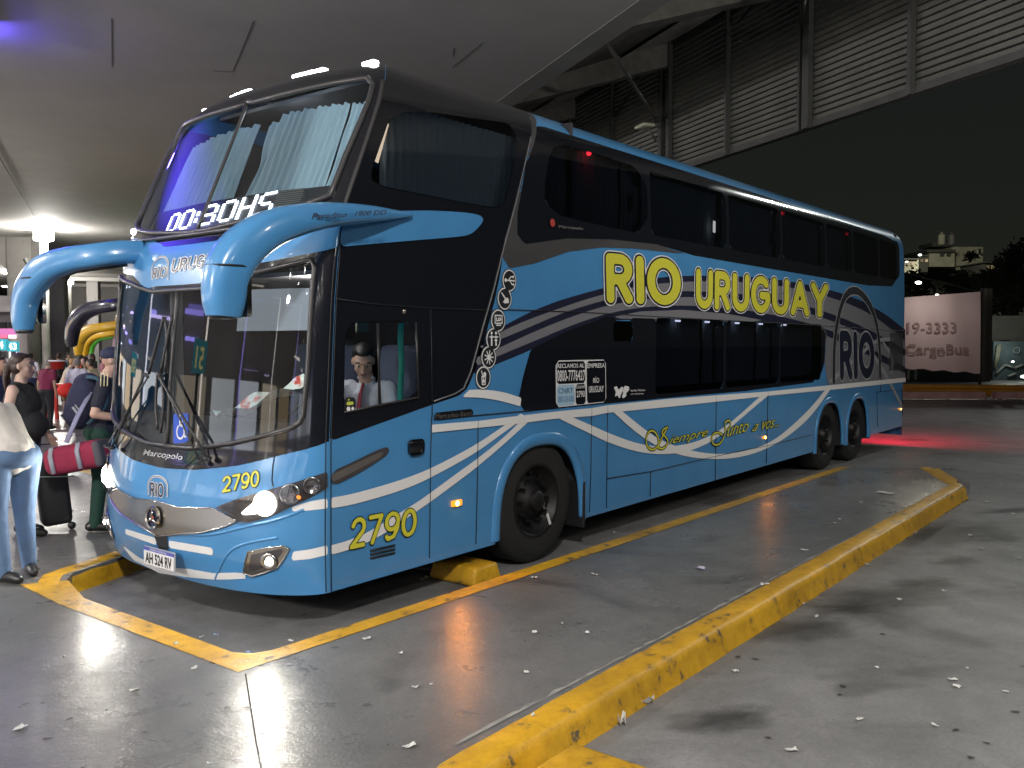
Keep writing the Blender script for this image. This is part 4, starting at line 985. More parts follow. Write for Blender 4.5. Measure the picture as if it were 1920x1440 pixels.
sw = Vector((.98, .62, 1.40)); lathe(bm, [(.20 + .014 * math.cos(a), .014 * math.sin(a)) for a in np.linspace(0, 2 * math.pi, 9)], sw, (-.55, 0, .83), 32); tube(bm, [sw, sw + Vector((-.18, 0, -.25))], .03, 8)
axd = Vector((-.55, 0, .83)).normalized(); n_ = axd.orthogonal().normalized()
for k in range(3):
    v = Matrix.Rotation(k * 2.1, 3, axd) @ n_; tube(bm, [sw, sw + v * .2], .012, 6)
finish('steering_wheel', bm, PLAS, bus, True)
bm = bmesh.new(); bx(bm, (1.62, .62, 1.12), (.5, .5, .14), bev=.04); bx(bm, (1.86, .62, 1.5), (.13, .48, .75), Matrix.Rotation(R(10), 3, 'Y'), bev=.05); finish('driver_seat', bm, SEATM, bus, True, auto=50)
bm = bmesh.new(); bx(bm, (1.85, 1.8, 1.12), (.5, .9, .14), bev=.04); bx(bm, (2.1, 1.8, 1.5), (.13, .9, .75), Matrix.Rotation(R(10), 3, 'Y'), bev=.05); finish('crew_seat', bm, SEATM, bus, True, auto=50)
curtain('green_curtain', 1.34, 1.40, 1.46, 2.03, .10, mat('green_cloth', (.05, .42, .33), .8), .01, .04)
# folded sun blind and ceiling console behind the windscreen
patch('sun_blind', lambda t, z: Sf(0)(t, z) - Nf(t, z) * .10, (-.86, -.30, 40), (1.98, 2.26, 12), lambda t, z: np.maximum(1.99 + .06 * np.exp(-((t + .55) / .2) ** 2) * -1 - z, -1), mat('blind', (.34, .35, .42), .6), bus)
bm = bmesh.new(); bx(bm, (1.4, .55, 2.02), (.12, .02, .10)); finish('cab_tag', bm, mat('cab_tag', (.12, .13, .1), .5), bus)
# tail lamps
for z_ in (1.0, 1.25):
    bm = bmesh.new(); bx(bm, (13.99, .22, z_), (.03, .12, .2), bev=.01); finish('tail_lamp', bm, REDL, bus)
l = area('tail_lamp_glow', (14.05, .6, 1.0), (15.8, 0, 0), 60, .3, (1, .01, .05), 150); l.parent = bus
# ------------------------------------------------------------------ ground and platforms
def concrete(name, col, r0, r1, stain=.5, scale=1.0):
    M = bpy.data.materials.new(name); M.use_nodes = True; n = M.node_tree.nodes; l = M.node_tree.links; b = n['Principled BSDF']
    t = n.new('ShaderNodeTexCoord')
    def nz(s, det=6, rough=.6, dist=0.0):
        q = n.new('ShaderNodeTexNoise'); q.inputs['Scale'].default_value = s * scale; q.inputs['Detail'].default_value = det; q.inputs['Roughness'].default_value = rough; q.inputs['Distortion'].default_value = dist
        l.new(t.outputs['Object'], q.inputs['Vector']); return q.outputs['Fac']
    def mr(src, a, b_, c, d):
        q = n.new('ShaderNodeMapRange'); q.inputs[1].default_value = a; q.inputs[2].default_value = b_; q.inputs[3].default_value = c; q.inputs[4].default_value = d; l.new(src, q.inputs[0]); return q.outputs[0]
    def mul(a, b_):
        q = n.new('ShaderNodeMath'); q.operation = 'MULTIPLY'; l.new(a, q.inputs[0]); l.new(b_, q.inputs[1]); return q.outputs[0]
    big = mr(nz(.35, 4), .35, .65, 1 - .35 * stain, 1 + .25 * stain)
    mid = mr(nz(2.2, 8, .65, .6), .3, .7, 1 - .3 * stain, 1 + .3 * stain)
    fine = mul(mr(nz(45, 5), .3, .7, .86, 1.14), mr(nz(210, 3), .3, .7, .82, 1.18))
    v = n.new('ShaderNodeTexVoronoi'); v.inputs['Scale'].default_value = 2.6 * scale; v.inputs['Randomness'].default_value = 1; l.new(t.outputs['Object'], v.inputs['Vector'])
    gum = mr(v.outputs['Distance'], .045, .075, .45, 1.0)   # trodden gum and oil spots
    oil = mr(nz(.8, 3, .5, .8), .60, .68, 1.0, .62)
    k = mul(mul(mul(big, mid), mul(fine, gum)), oil)
    base = n.new('ShaderNodeRGB'); base.outputs[0].default_value = (*col, 1)
    s = n.new('ShaderNodeVectorMath'); s.operation = 'SCALE'; l.new(base.outputs[0], s.inputs[0]); l.new(k, s.inputs['Scale']); l.new(s.outputs[0], b.inputs['Base Color'])
    rr = mr(nz(3.1, 7, .7, .4), .3, .72, r0, r1); l.new(rr, b.inputs['Roughness'])
    bp = n.new('ShaderNodeBump'); bp.inputs['Strength'].default_value = .35; bp.inputs['Distance'].default_value = .004; l.new(nz(60, 4), bp.inputs['Height'])
    bp2 = n.new('ShaderNodeBump'); bp2.inputs['Strength'].default_value = .25; bp2.inputs['Distance'].default_value = .02; l.new(nz(6, 5), bp2.inputs['Height']); l.new(bp.outputs[0], bp2.inputs['Normal']); l.new(bp2.outputs[0], b.inputs['Normal'])
    return M
def yellow_paint(name, sc=1.0):
    M = bpy.data.materials.new(name); M.use_nodes = True; n = M.node_tree.nodes; l = M.node_tree.links; b = n['Principled BSDF']
    t = n.new('ShaderNodeTexCoord'); q = n.new('ShaderNodeTexNoise'); q.inputs['Scale'].default_value = 9 * sc; q.inputs['Detail'].default_value = 10; q.inputs['Roughness'].default_value = .72; l.new(t.outputs['Object'], q.inputs['Vector'])
    r = n.new('ShaderNodeValToRGB'); e = r.color_ramp.elements; e[0].position = .36; e[0].color = (.09, .08, .06, 1); e[1].position = .42; e[1].color = (.50, .27, .012, 1)
    e.new(.62).color = (.66, .37, .02, 1); e.new(.75).color = (.42, .24, .03, 1)
    l.new(q.outputs['Fac'], r.inputs[0])
    q2 = n.new('ShaderNodeTexNoise'); q2.inputs['Scale'].default_value = 1.6 * sc; q2.inputs['Detail'].default_value = 5; l.new(t.outputs['Object'], q2.inputs['Vector'])
    m2 = n.new('ShaderNodeMapRange'); m2.inputs[1].default_value = .3; m2.inputs[2].default_value = .7; m2.inputs[3].default_value = .7; m2.inputs[4].default_value = 1.15; l.new(q2.outputs['Fac'], m2.inputs[0])
    s = n.new('ShaderNodeVectorMath'); s.operation = 'SCALE'; l.new(r.outputs[0], s.inputs[0]); l.new(m2.outputs[0], s.inputs['Scale']); l.new(s.outputs[0], b.inputs['Base Color'])
    b.inputs['Roughness'].default_value = .42
    bp = n.new('ShaderNodeBump'); bp.inputs['Strength'].default_value = .6; bp.inputs['Distance'].default_value = .01; l.new(q.outputs['Fac'], bp.inputs['Height']); l.new(bp.outputs[0], b.inputs['Normal'])
    return M
ROADM = concrete('lane_concrete', (.18, .18, .182), .38, .7, .75)
PLATM = concrete('platform_concrete', (.135, .133, .13), .22, .46, .6)
KYEL = yellow_paint('kerb_yellow'); KYEL2 = yellow_paint('line_yellow', .8)
DX, DY = 3.0, 5.5
g = obj('ground', [(-120, -120, 0), (400, -120, 0), (400, 400, 0), (-120, 400, 0)], [(0, 1, 2, 3)], ROADM); tag(g, kind='structure')
def bayoff(k): return Vector((DX * k, DY * k, 0))
P_ = []
for k in range(-1, 8):
    o = bayoff(k)
    if k > -1:
        P_ += [(o.x + 9.4, o.y - .36), (o.x - .12, o.y - .36), (o.x - .22, o.y - .32), (o.x - .28, o.y - .22), (o.x - .28, o.y + 1.5), (o.x - .22, o.y + 1.95), (o.x + .0, o.y + 2.25), (o.x + .9, o.y + 2.62), (o.x + 2.5, o.y + 3.2)]
    P_ += [(o.x + 5, o.y + 3.37), (o.x + 12.0, o.y + 3.40), (o.x + 13.1, o.y + 4.08), (o.x + 12.6, o.y + 4.95)]
o = bayoff(8)
P_ = [(-40, -60), (-3.42, -60), (-3.42, -4.0), (-3.3, -3.4), (-3.0, -3.15), (-2.1, -2.8), (-.5, -2.16)] + P_ + [(60, 60), (30, 90), (-40, 90)]
bm = bmesh.new(); prism(bm, P_, 0.0, .15)
pf = finish('platform', bm, PLATM); tag(pf, kind='structure')
# platform sheet joints
def flat(name, poly, z, mt, kind=None, parent=None):
    bm = bmesh.new(); vs_ = [bm.verts.new((x, y, z)) for x, y in poly]; f = bm.faces.new(vs_)
    if f.normal.z < 0: f.normal_flip()
    bmesh.ops.triangulate(bm, faces=[f]); o = finish(name, bm, mt, parent)
    if kind: o['kind'] = kind
    return o
def ribbon(pts, w_):
    L, Rr = [], []
    for i, p in enumerate(pts):
        a = Vector(pts[max(0, i - 1)]); b = Vector(pts[min(len(pts) - 1, i + 1)]); d = (b - a).normalized(); nn = Vector((-d.y, d.x)) * w_ / 2; p = Vector(p); L.append(tuple(p + nn)); Rr.append(tuple(p - nn))
    return L + Rr[::-1]
JM = mat('joint_dark', (.03, .03, .03), .95, spec=.1)
g1 = [(-.43, -.55), (-.9, -1.3), (-1.5, -2.3), (-2.2, -3.4), (-3.4, -5.4)]
flat('floor_joint', ribbon(g1, .007), .1535, JM, 'structure')
flat('floor_joint', ribbon([(9.55, -.62), (9.92, -1.35)], .03), .154, mat('joint_pale', (.25, .23, .2), .6), 'structure')
for y in (8.8,):
    pass
# yellow painted lines on the platform edge (bays), kerb tops and faces
def line_poly(o):
    out = [(o.x - .28, o.y + 1.5), (o.x - .28, o.y - .22), (o.x - .22, o.y - .32), (o.x - .12, o.y - .36), (o.x + 4, o.y - .365), (o.x + 9.4, o.y - .36)]
    outer = [(o.x + 9.5, o.y - .50), (o.x + 4, o.y - .505), (o.x - .44, o.y - .50), (o.x - .45, o.y + 1.48), (o.x - .40, o.y + 2.20), (o.x - .13, o.y + 2.04)]
    return out + outer
for k in range(0, 4):
    flat('yellow_line', line_poly(bayoff(k)), .154, KYEL2, 'structure')
def kerb(name, pts, z0=.0, z1=.15, wtop=.17, side=1):
    """pts: base of the face; top band goes to the left of the path; rounded arris"""
    prof = [(-.035, z0), (-.012, z0 + .05), (-.004, z1 - .045), (.012, z1 - .012), (.04, z1 + .004), (wtop, z1 + .006), (wtop + .01, z1 + .001)]
    bm = bmesh.new(); rows = []
    D = []
    for a, b in zip(pts, pts[1:]):
        n = max(1, int((Vector(b) - Vector(a)).length / .12))
        for k in range(n): D.append(Vector(a).lerp(Vector(b), k / n))
    D.append(Vector(pts[-1]))
    for i, p in enumerate(D):
        a = D[max(0, i - 2)]; b = D[min(len(D) - 1, i + 2)]; d = (b - a).normalized(); nn = Vector((-d.y, d.x)) * side
        j = random.uniform(-.004, .004)
        rows.append([bm.verts.new((p.x + nn.x * (u + j), p.y + nn.y * (u + j), v + (random.uniform(-.003, .002) if v > .05 else 0))) for u, v in prof])
    for a, b in zip(rows, rows[1:]):
        for k in range(len(prof) - 1): bm.faces.new((a[k], a[k + 1], b[k + 1], b[k]))
    o = finish(name, bm, KYEL, None, True, auto=50); o['kind'] = 'structure'; return o
for k in range(-1, 3):
    o = bayoff(k)
    pts = [(o.x - .24, o.y + 1.9), (o.x - .05, o.y + 2.22), (o.x + .9, o.y + 2.62), (o.x + 2.5, o.y + 3.2), (o.x + 5, o.y + 3.37), (o.x + 12.0, o.y + 3.40)]
    if k == -1: pts = [(-3.42, -4.6), (-3.38, -3.75), (-3.15, -3.32), (-2.6, -3.05), (-1.6, -2.62), (-.5, -2.22), (.6, -2.19), (8.7, -2.12), (9.2, -1.86), (10.15, -1.40)]
    kerb('kerb', pts)
flat('yellow_line', [(9.92, -1.40), (10.05, -1.50), (9.0, -1.98), (8.8, -1.90)], .158, KYEL2, 'structure')
def ragged(name, y_in, y_out, x0, x1, z, mt, j):
    L1, L2 = [], []; x = x0
    while x < x1:
        L1.append((x, y_in)); L2.append((x, y_out + random.uniform(-j, j))); x += random.uniform(.03, .09)
    V = []; F = []
    for (a_, b_) in zip(L1, L2): V += [(a_[0], a_[1], z), (b_[0], b_[1], z)]
    for i in range(len(L1) - 1): F.append((2 * i, 2 * i + 2, 2 * i + 3, 2 * i + 1))
    o = obj(name, V, F, mt); o['kind'] = 'structure'; return o
CEM = mat('cement_smear', (.24, .235, .22), .8, noise=[(8, .3, 5)]); DRT = mat('gutter_dirt', (.035, .033, .03), .9, noise=[(9, .4, 5)])
ragged('cement_edge', -1.98, -1.962, -.35, 8.7, .1535, CEM, .016)
ragged('cement_base', -2.10, -2.185, -.2, 8.6, .0025, CEM, .018); ragged('gutter_dirt', -2.10, -2.172, -.2, 8.6, .0055, DRT, .012)
for xj in ():
    bm = bmesh.new(); tube(bm, [(xj, -2.155, .004), (xj + .004, -2.158, .12), (xj, -2.135, .157), (xj - .006, -2.0, .158)], .0035, 5); o = finish('kerb_joint', bm, JM); o['kind'] = 'structure'
# wheel stops
def stop_block(c, s, rz, label):
    bm = bmesh.new(); bx(bm, (0, 0, s[2] / 2), s, bev=.035, seg=3)
    for v in bm.verts:
        if v.co.z > s[2] * .5: v.co.x *= .88; v.co.y *= .93
    o = finish('wheel_stop', bm, KYEL, None, True, auto=50); o.location = c; o.rotation_euler = (0, 0, rz); tag(o, label, 'wheel stop')
stop_block((2.13, .17, 0), (.33, .50, .15), 0, 'yellow concrete wheel stop in front of the coach\'s front tyre')
stop_block((-.16, -2.58, 0), (.36, .50, .15), 0, 'yellow concrete wheel stop cut off by the bottom edge beside the long kerb')
# oil stains on the lane (real spills)
def soft_stain():
    M = bpy.data.materials.new('oil_stain'); M.use_nodes = True; n = M.node_tree.nodes; l = M.node_tree.links; b = n['Principled BSDF']; b.inputs['Base Color'].default_value = (.018, .017, .016, 1); b.inputs['Roughness'].default_value = .4
    t = n.new('ShaderNodeTexCoord'); ln = n.new('ShaderNodeVectorMath'); ln.operation = 'LENGTH'; q = n.new('ShaderNodeTexNoise'); q.inputs['Scale'].default_value = 2.2; q.inputs['Detail'].default_value = 6; l.new(t.outputs['Object'], ln.inputs[0]); l.new(t.outputs['Object'], q.inputs['Vector'])
    a = n.new('ShaderNodeMath'); a.operation = 'MULTIPLY_ADD'; l.new(q.outputs['Fac'], a.inputs[0]); a.inputs[1].default_value = 1.1; l.new(ln.outputs['Value'], a.inputs[2])
    m = n.new('ShaderNodeMapRange'); m.inputs[1].default_value = .75; m.inputs[2].default_value = 1.45; m.inputs[3].default_value = .5; m.inputs[4].default_value = 0; l.new(a.outputs[0], m.inputs[0]); l.new(m.outputs[0], b.inputs['Alpha']); return M
SST = soft_stain()
def spill(c, rx, ry, rz):
    o = obj('oil_stain', [(-1.2, -1.2, 0), (1.2, -1.2, 0), (1.2, 1.2, 0), (-1.2, 1.2, 0)], [(0, 1, 2, 3)], SST); o.location = (c[0], c[1], .004 + random.random() * .002); o.scale = (rx, ry, 1); o.rotation_euler = (0, 0, rz); o['kind'] = 'structure'
ST = None
def stain(c, rx, ry, rz, mt=ST, name='oil_stain', z=.004):
    L = []
    for k in range(28):
        a = 2 * math.pi * k / 28; r_ = 1 + .22 * math.sin(3 * a + c[0]) + .12 * math.sin(7 * a + c[1] * 3) + random.uniform(-.06, .06)
        x, y = rx * r_ * math.cos(a), ry * r_ * math.sin(a); L.append((c[0] + x * math.cos(rz) - y * math.sin(rz), c[1] + x * math.sin(rz) + y * math.cos(rz)))
    return flat(name, L, z, mt, 'structure')
for q, rx, ry in (((1790, 1052), .26, .12), ((1735, 1094), .28, .13), ((1905, 957), .5, .12), ((1600, 1142), .30, .11), ((1660, 1120), .7, .25), ((1360, 1350), .30, .12), ((1750, 1000), 1.0, .4), ((1500, 1180), .45, .2)):
    p = gr(*q); spill((p.x, p.y), rx * 1.35, ry * 1.5, -.6)
SPOT = mat('gum_spot', (.03, .03, .032), .5)
for q, z in [((1655, 1190), 0), ((1574, 1304), 0), ((1384, 1233), 0), ((1416, 1237), 0), ((1580, 1288), 0), ((1792, 1370), 0), ((1850, 1395), 0), ((1820, 1422), 0), ((1904, 1336), 0), ((1440, 1385), 0), ((465, 1329), .15), ((425, 1329), .15), ((492, 1378), .15), ((272, 1375), .15), ((88, 1387), .15), ((130, 1350), .15), ((265, 1243), .15), ((490, 1175), .152)]:
    p = gr(*q, z); stain((p.x, p.y), random.uniform(.012, .022), random.uniform(.008, .014), random.uniform(0, 3), SPOT, 'gum_spot', z + .006)
# litter: scraps of paper
PAPW = mat('paper_white', (.52, .52, .50), .7); PAPB = mat('paper_blue', (.25, .35, .55), .6)
def scrap(q, z, s, mt=PAPW, label='small scrap of white paper lying on the grey floor', group='paper scraps on the floor', h=.012):
    s *= .75; p = gr(*q, z); bm = bmesh.new(); n = 4; a0 = random.uniform(0, 3); rows = []
    for i in range(n):
        rows.append([bm.verts.new(((i / 3 - .5) * s * 1.5, (j / 3 - .5) * s, .006 + h * random.random() * (1 if (i in (0, 3) or j in (0, 3)) else .3))) for j in range(n)])
    for a, b in zip(rows, rows[1:]):
        for k in range(n - 1): bm.faces.new((a[k], a[k + 1], b[k + 1], b[k]))
    o = finish('paper_scrap', bm, mt); o.location = (p.x, p.y, z); o.rotation_euler = (0, 0, a0); tag(o, label, 'paper scrap', group)
for q, s in [((688, 1199), .045), ((752, 1227), .035), ((364, 1255), .03), ((251, 1297), .04), ((38, 1368), .05), ((768, 1402), .05), ((780, 1291), .035), ((1002, 1188), .04), ((1430, 1098), .04), ((1100, 1189), .03), ((1315, 1066), .05), ((1508, 1033), .05), ((1437, 1097), .03), ((1115, 1079), .04), ((1002, 1085), .04), ((987, 1263), .025), ((1660, 925), .16), ((1575, 975), .04), ((1565, 982), .03), ((1615, 1003 - 60), .03), ((200, 1334), .015), ((393, 1435), .02), ((809, 1286), .02), ((120, 1233), .03), ((1053, 1171), .02), ((1000, 1344), .02)]:
    scrap(q, .15, s)
for q, s in [((1786, 1277), .045), ((1794, 1290), .04), ((1884, 1300), .03), ((1484, 1409), .05), ((1612, 1352), .035), ((1644, 1254), .025), ((1686, 1126), .035), ((1770, 1110), .03), ((1531, 1158), .03), ((1505, 1134), .035), ((1723, 990), .03), ((1900, 965), .05), ((1850, 942), .05), ((1875, 911), .06), ((1850, 913), .04), ((1716, 1000), .04), ((1785, 880), .05), ((1820, 1005), .03), ((1910, 1048), .04), ((1753, 1363), .03), ((1562, 1200), .02), ((1814, 1256), .02), ((1379, 1261), .03), ((1626, 1060), .04), ((1840, 1030), .03)]:
    scrap(q, 0.0, s)
for q, s in [((1378, 1001 + 130), .0)]: pass
scrap((465, 1226), .001, .03, PAPB, 'tiny blue scrap of paper inside the bay by the painted corner', None); scrap((405, 1193), .0, .025, PAPB, 'tiny blue scrap of paper on the bay floor ahead of the coach', None)
scrap((378, 1197), .0, .03); scrap((545, 1204), .0, .03); scrap((330, 1209), .16, .03); scrap((1155, 1000), .0, .05)
scrap((1211, 1321), .0, .075, h=.05, label='crumpled white paper piece at the foot of the long yellow kerb, the larger one', group=None)
scrap((1166, 1360), .0, .05, h=.06, label='crumpled white paper ball at the foot of the long yellow kerb, nearest the camera', group=None)
scrap((1378 - 65, 1066 + 1), .15, .07, mat('paper_lilac', (.5, .45, .7), .6), 'lilac paper strip lying on the grey island', None)
scrap((797, 1088), .0, .09, mat('paper_dirty', (.35, .35, .28), .7), 'dirty crumpled paper on the bay floor beside the wheel stop', None, h=.03)

# ------------------------------------------------------------------ canopy (ceiling, eaves soffit, louvre screen)
HH = math.atan2(.86339555, .50452762); hv = np.array([math.cos(HH), math.sin(HH)]); nvv = np.array([math.sin(HH), -math.cos(HH)])
def nh(N, h, z): p = nvv * N + hv * h; return Vector((p[0], p[1], z))
def nhbox(bm, N0, N1, h0, h1, z0, z1):
    c = [nh(a, b, z) for z in (z0, z1) for (a, b) in ((N0, h0), (N1, h0), (N1, h1), (N0, h1))]; v = [bm.verts.new(p) for p in c]
    for f in ((3, 2, 1, 0), (4, 5, 6, 7), (0, 1, 5, 4), (1, 2, 6, 5), (2, 3, 7, 6), (3, 0, 4, 7)): bm.faces.new([v[i] for i in f])
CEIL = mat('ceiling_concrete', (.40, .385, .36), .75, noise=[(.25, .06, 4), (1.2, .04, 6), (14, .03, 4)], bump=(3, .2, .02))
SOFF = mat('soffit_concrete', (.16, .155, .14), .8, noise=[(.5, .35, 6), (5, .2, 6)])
STEEL = mat('painted_steel', (.06, .062, .06), .5, .3, noise=[(3, .2, 5)])
LOUV = mat('louvre_metal', (.085, .084, .072), .55, .2, noise=[(1.5, .18, 6), (12, .1, 4)])
can = empty('canopy', (0, 0, 0), 'grey concrete terminal canopy over the bays with its sloping eaves soffit', 'canopy')
bm = bmesh.new(); nhbox(bm, -16, 5.60, -40, 110, 6.5, 7.0); finish('ceiling_slab', bm, CEIL, can)
bm = bmesh.new(); nhbox(bm, 5.60, 6.0, -40, 110, 6.492, 7.1); finish('eaves_beam', bm, mat('beam_concrete', (.24, .235, .22), .75, noise=[(.8, .2, 6)]), can)
bm = bmesh.new()
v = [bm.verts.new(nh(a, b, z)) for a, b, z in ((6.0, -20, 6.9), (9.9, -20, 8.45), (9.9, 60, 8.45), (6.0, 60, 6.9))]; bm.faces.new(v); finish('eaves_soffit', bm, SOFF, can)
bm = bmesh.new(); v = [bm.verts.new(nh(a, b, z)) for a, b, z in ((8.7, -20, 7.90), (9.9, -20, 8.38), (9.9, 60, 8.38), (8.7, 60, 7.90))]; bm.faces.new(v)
finish('lit_gutter', bm, mat('gutter_lit_pale', (.45, .44, .40), .6, noise=[(1.5, .35, 6), (9, .2, 5)]), can)  # pale colour stands for the light falling along this strip
for k in range(-2, 9):
    h0 = 2.0 + k * 4.86; bm = bmesh.new(); v = [nh(a, b, z) for a, b, z in ((6.0, h0, 6.62), (9.95, h0, 7.9), (9.95, h0, 8.4), (6.0, h0, 7.0))]
    w_ = [p + Vector((hv[0], hv[1], 0)) * .45 for p in v]; A = [bm.verts.new(p) for p in v]; B = [bm.verts.new(p) for p in w_]
    bm.faces.new(A); bm.faces.new(B[::-1])
    for i in range(4): bm.faces.new((A[i], B[i], B[(i + 1) % 4], A[(i + 1) % 4]))
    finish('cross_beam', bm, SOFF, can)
# ceiling joints and slight cracks
for (a, b) in (((209, 35), (210, 125)), ((475, 40), (436, 135)), ((905, 80), (848, 126)), ((435, 135), (400, 133)), ((852, 90), (849, 105))):
    p, q = gr(*a, 6.497), gr(*b, 6.497); bm = bmesh.new(); tube(bm, [p, q], .004, 5); finish('ceiling_crack', bm, mat('crack', (.05, .05, .05), .8), can)
bm = bmesh.new(); tube(bm, [nh(-3.75, 12, 6.47), nh(-5.0, 36.5, 6.47)], .015, 6); finish('conduit', bm, STEEL, can)
bm = bmesh.new()
for h in (52, 58, 66, 74, 84): nhbox(bm, -9, 5.5, h, h + .5, 6.25, 6.5)
finish('ceiling_rib', bm, CEIL, can)
scr = empty('louvre_screen', nh(10, 0, 0), 'long metal louvre screen hanging beyond the canopy edge against the night sky', 'louvre screen')
scr.rotation_euler = (0, 0, 0)
SO = scr.location
bm = bmesh.new(); nS = 25
for k in range(nS):
    z = 5.68 + k * .1065
    A = [nh(a, b, zz) - SO for b in (-14, 60) for a, zz in ((9.975, z + .066), (9.99, z), (10.02, z), (10.005, z + .066))]
    V4 = [bm.verts.new(p) for p in A]
    for i in range(4): bm.faces.new((V4[i], V4[(i + 1) % 4], V4[4 + (i + 1) % 4], V4[4 + i]))
o = finish('slats', bm, LOUV, scr)
bm = bmesh.new(); nhbox(bm, 9.94, 10.1, -14, 60, 5.56, 5.67); nhbox(bm, 9.93, 10.1, -14, 60, 8.33, 8.5)
for v in bm.verts: v.co -= SO
finish('rail', bm, STEEL, scr)
for h, w_ in [(7.2, .16), (7.38, .05), (12.05, .12), (11.72, .10), (9.55, .06), (4.9, .07), (14.4, .08), (16.9, .12), (2.4, .16), (21.6, .16), (19.2, .07), (-2.4, .16), (0.1, .07)]:
    bm = bmesh.new(); nhbox(bm, 9.86, 9.96, h - w_ / 2, h + w_ / 2, 5.55, 8.5 if w_ < .1 else 8.9)
    for v in bm.verts: v.co -= SO
    finish('post', bm, STEEL, scr)
for (a, b) in (((5.9, 7.0, 6.55), (9.8, 12.05, 6.75)), ((5.9, 2.15, 6.55), (9.8, 7.25, 7.3)), ((9.8, 12.0, 8.3), (9.9, 14.2, 7.4)), ((9.8, 7.2, 8.6), (9.9, 9.2, 8.0))):
    bm = bmesh.new(); tube(bm, [nh(*a) - SO, nh(*b) - SO], .035, 6); finish('brace', bm, STEEL, scr, True)
fl = empty('floodlight', nh(9.5, 12.05, 6.62), 'pale unlit box floodlight at the foot of the brace on the louvre screen', 'floodlight')
bm = bmesh.new(); bx(bm, (0, 0, 0), (.42, .30, .07), Matrix.Rotation(HH, 3, 'Z'), bev=.02); finish('housing', bm, mat('lamp_box', (.5, .5, .36), .4), fl, True, auto=50)
bm = bmesh.new(); tube(bm, [(0.05, -.05, 0), (.25, -.12, -.3), (.3, -.12, -.2)], .02, 6); finish('bracket', bm, STEEL, fl, True)
# columns
COLM = mat('column_concrete', (.22, .21, .20), .7, noise=[(.6, .12, 6), (6, .06, 4)])
def colm(x0, x1, d, ytop, label, fl_=True):
    a, b = at(x0, 700, d), at(x1, 700, d); w_ = (b - a).length; c = (a + b) / 2; bm = bmesh.new()
    r_ = math.atan2(RT[1], RT[0])
    bx(bm, (0, 0, 3.3), (w_, w_ * .6, 6.42), Matrix.Rotation(r_, 3, 'Z'), bev=w_ * .08)
    for z in (2.2, 4.3): bx(bm, (0, 0, z), (w_ * 1.004, w_ * .604, .03), Matrix.Rotation(r_, 3, 'Z'))
    o = empty('column', (c.x, c.y, 0), label, 'column', 'concrete columns under the canopy'); finish('shaft', bm, COLM, o, True, auto=30)
    if fl_:
        bm = bmesh.new(); p = [(-w_ * 1.6, 6.5), (-w_ * 1.6, 6.2), (-w_ * .45, 5.0), (w_ * .45, 5.0), (w_ * .9, 6.2), (w_ * .9, 6.5)]
        A = [bm.verts.new((x, -w_ * .22, z)) for x, z in p]; B = [bm.verts.new((x, w_ * .22, z)) for x, z in p]; bm.faces.new(A); bm.faces.new(B[::-1])
        for i in range(6): bm.faces.new((A[i], A[(i + 1) % 6], B[(i + 1) % 6], B[i]))
        bmesh.ops.rotate(bm, verts=bm.verts, cent=(0, 0, 0), matrix=Matrix.Rotation(r_, 3, 'Z')); finish('bracket', bm, COLM, o)
    return o
colm(24, 72, 40, 420, 'broad grey concrete column, leftmost behind the far mirror arm')
colm(96, 128, 50, 420, 'grey concrete column just right of the lit white lamp post')
colm(168, 190, 66, 420, 'pale concrete column above the white-shirted man, right of the black mirror arm', False)
bm = bmesh.new(); a, b = at(126, 640, 74), at(420, 640, 74); bx(bm, ((a.x + b.x) / 2, (a.y + b.y) / 2, 3.2), ((b - a).length, .4, 6.3), Matrix.Rotation(math.atan2(RT[1], RT[0]), 3, 'Z'))
tag(finish('end_wall', bm, COLM), 'grey concrete wall closing the far end of the bays', 'wall')
# lit lamp post and second lamp
WL = em('floodlight_lit', (1.0, .97, .86), 60.0)
def lamp_post(x, y, d, w_, label, arm=True, e=1.0):
    p = at(x, y, d); o = empty('lamp_post', (p.x, p.y, .15), label, 'lamp post'); bm = bmesh.new(); h = p.z - .15
    tube(bm, [(0, 0, 0), (0, 0, h)], w_, 12); finish('pole', bm, mat('post_white', (.7, .69, .64), .4), o, True)
    bm = bmesh.new(); bx(bm, (0, 0, h + w_), (w_ * 4, w_ * 3.2, w_ * 3), bev=w_ * .4); finish('lamp_head', bm, WL, o, True)
    if arm:
        bm = bmesh.new(); q = RT * (-w_ * 5); tube(bm, [(0, 0, h - w_ * 14), tuple(q + np.array([0, 0, h - w_ * 5]))], w_ * .6, 6); finish('brace', bm, STEEL, o, True)
    return p
pA = lamp_post(82, 448, 37, .16, 'tall white lamp post with glaring floodlight beside the left column')
pB = lamp_post(130, 531, 56, .10, 'smaller distant lamp post with a lit floodlight, above the black mirror arm')
DL = em('downlight_lit', (1, .97, .9), 25)
for q in ((10, 538), (14, 618), (16, 658)):
    p = gr(q[0], q[1], 6.42) if q[1] < 640 else at(*q, 60); bm = bmesh.new(); lathe(bm, [(.001, 0), (.22, 0), (.25, .05)], (p.x, p.y, 6.40), (0, 0, 1), 20); tag(finish('ceiling_lamp', bm, DL, None, True), 'round lit ceiling lamp above the shop side of the platform', 'ceiling lamp', 'round ceiling lamps')
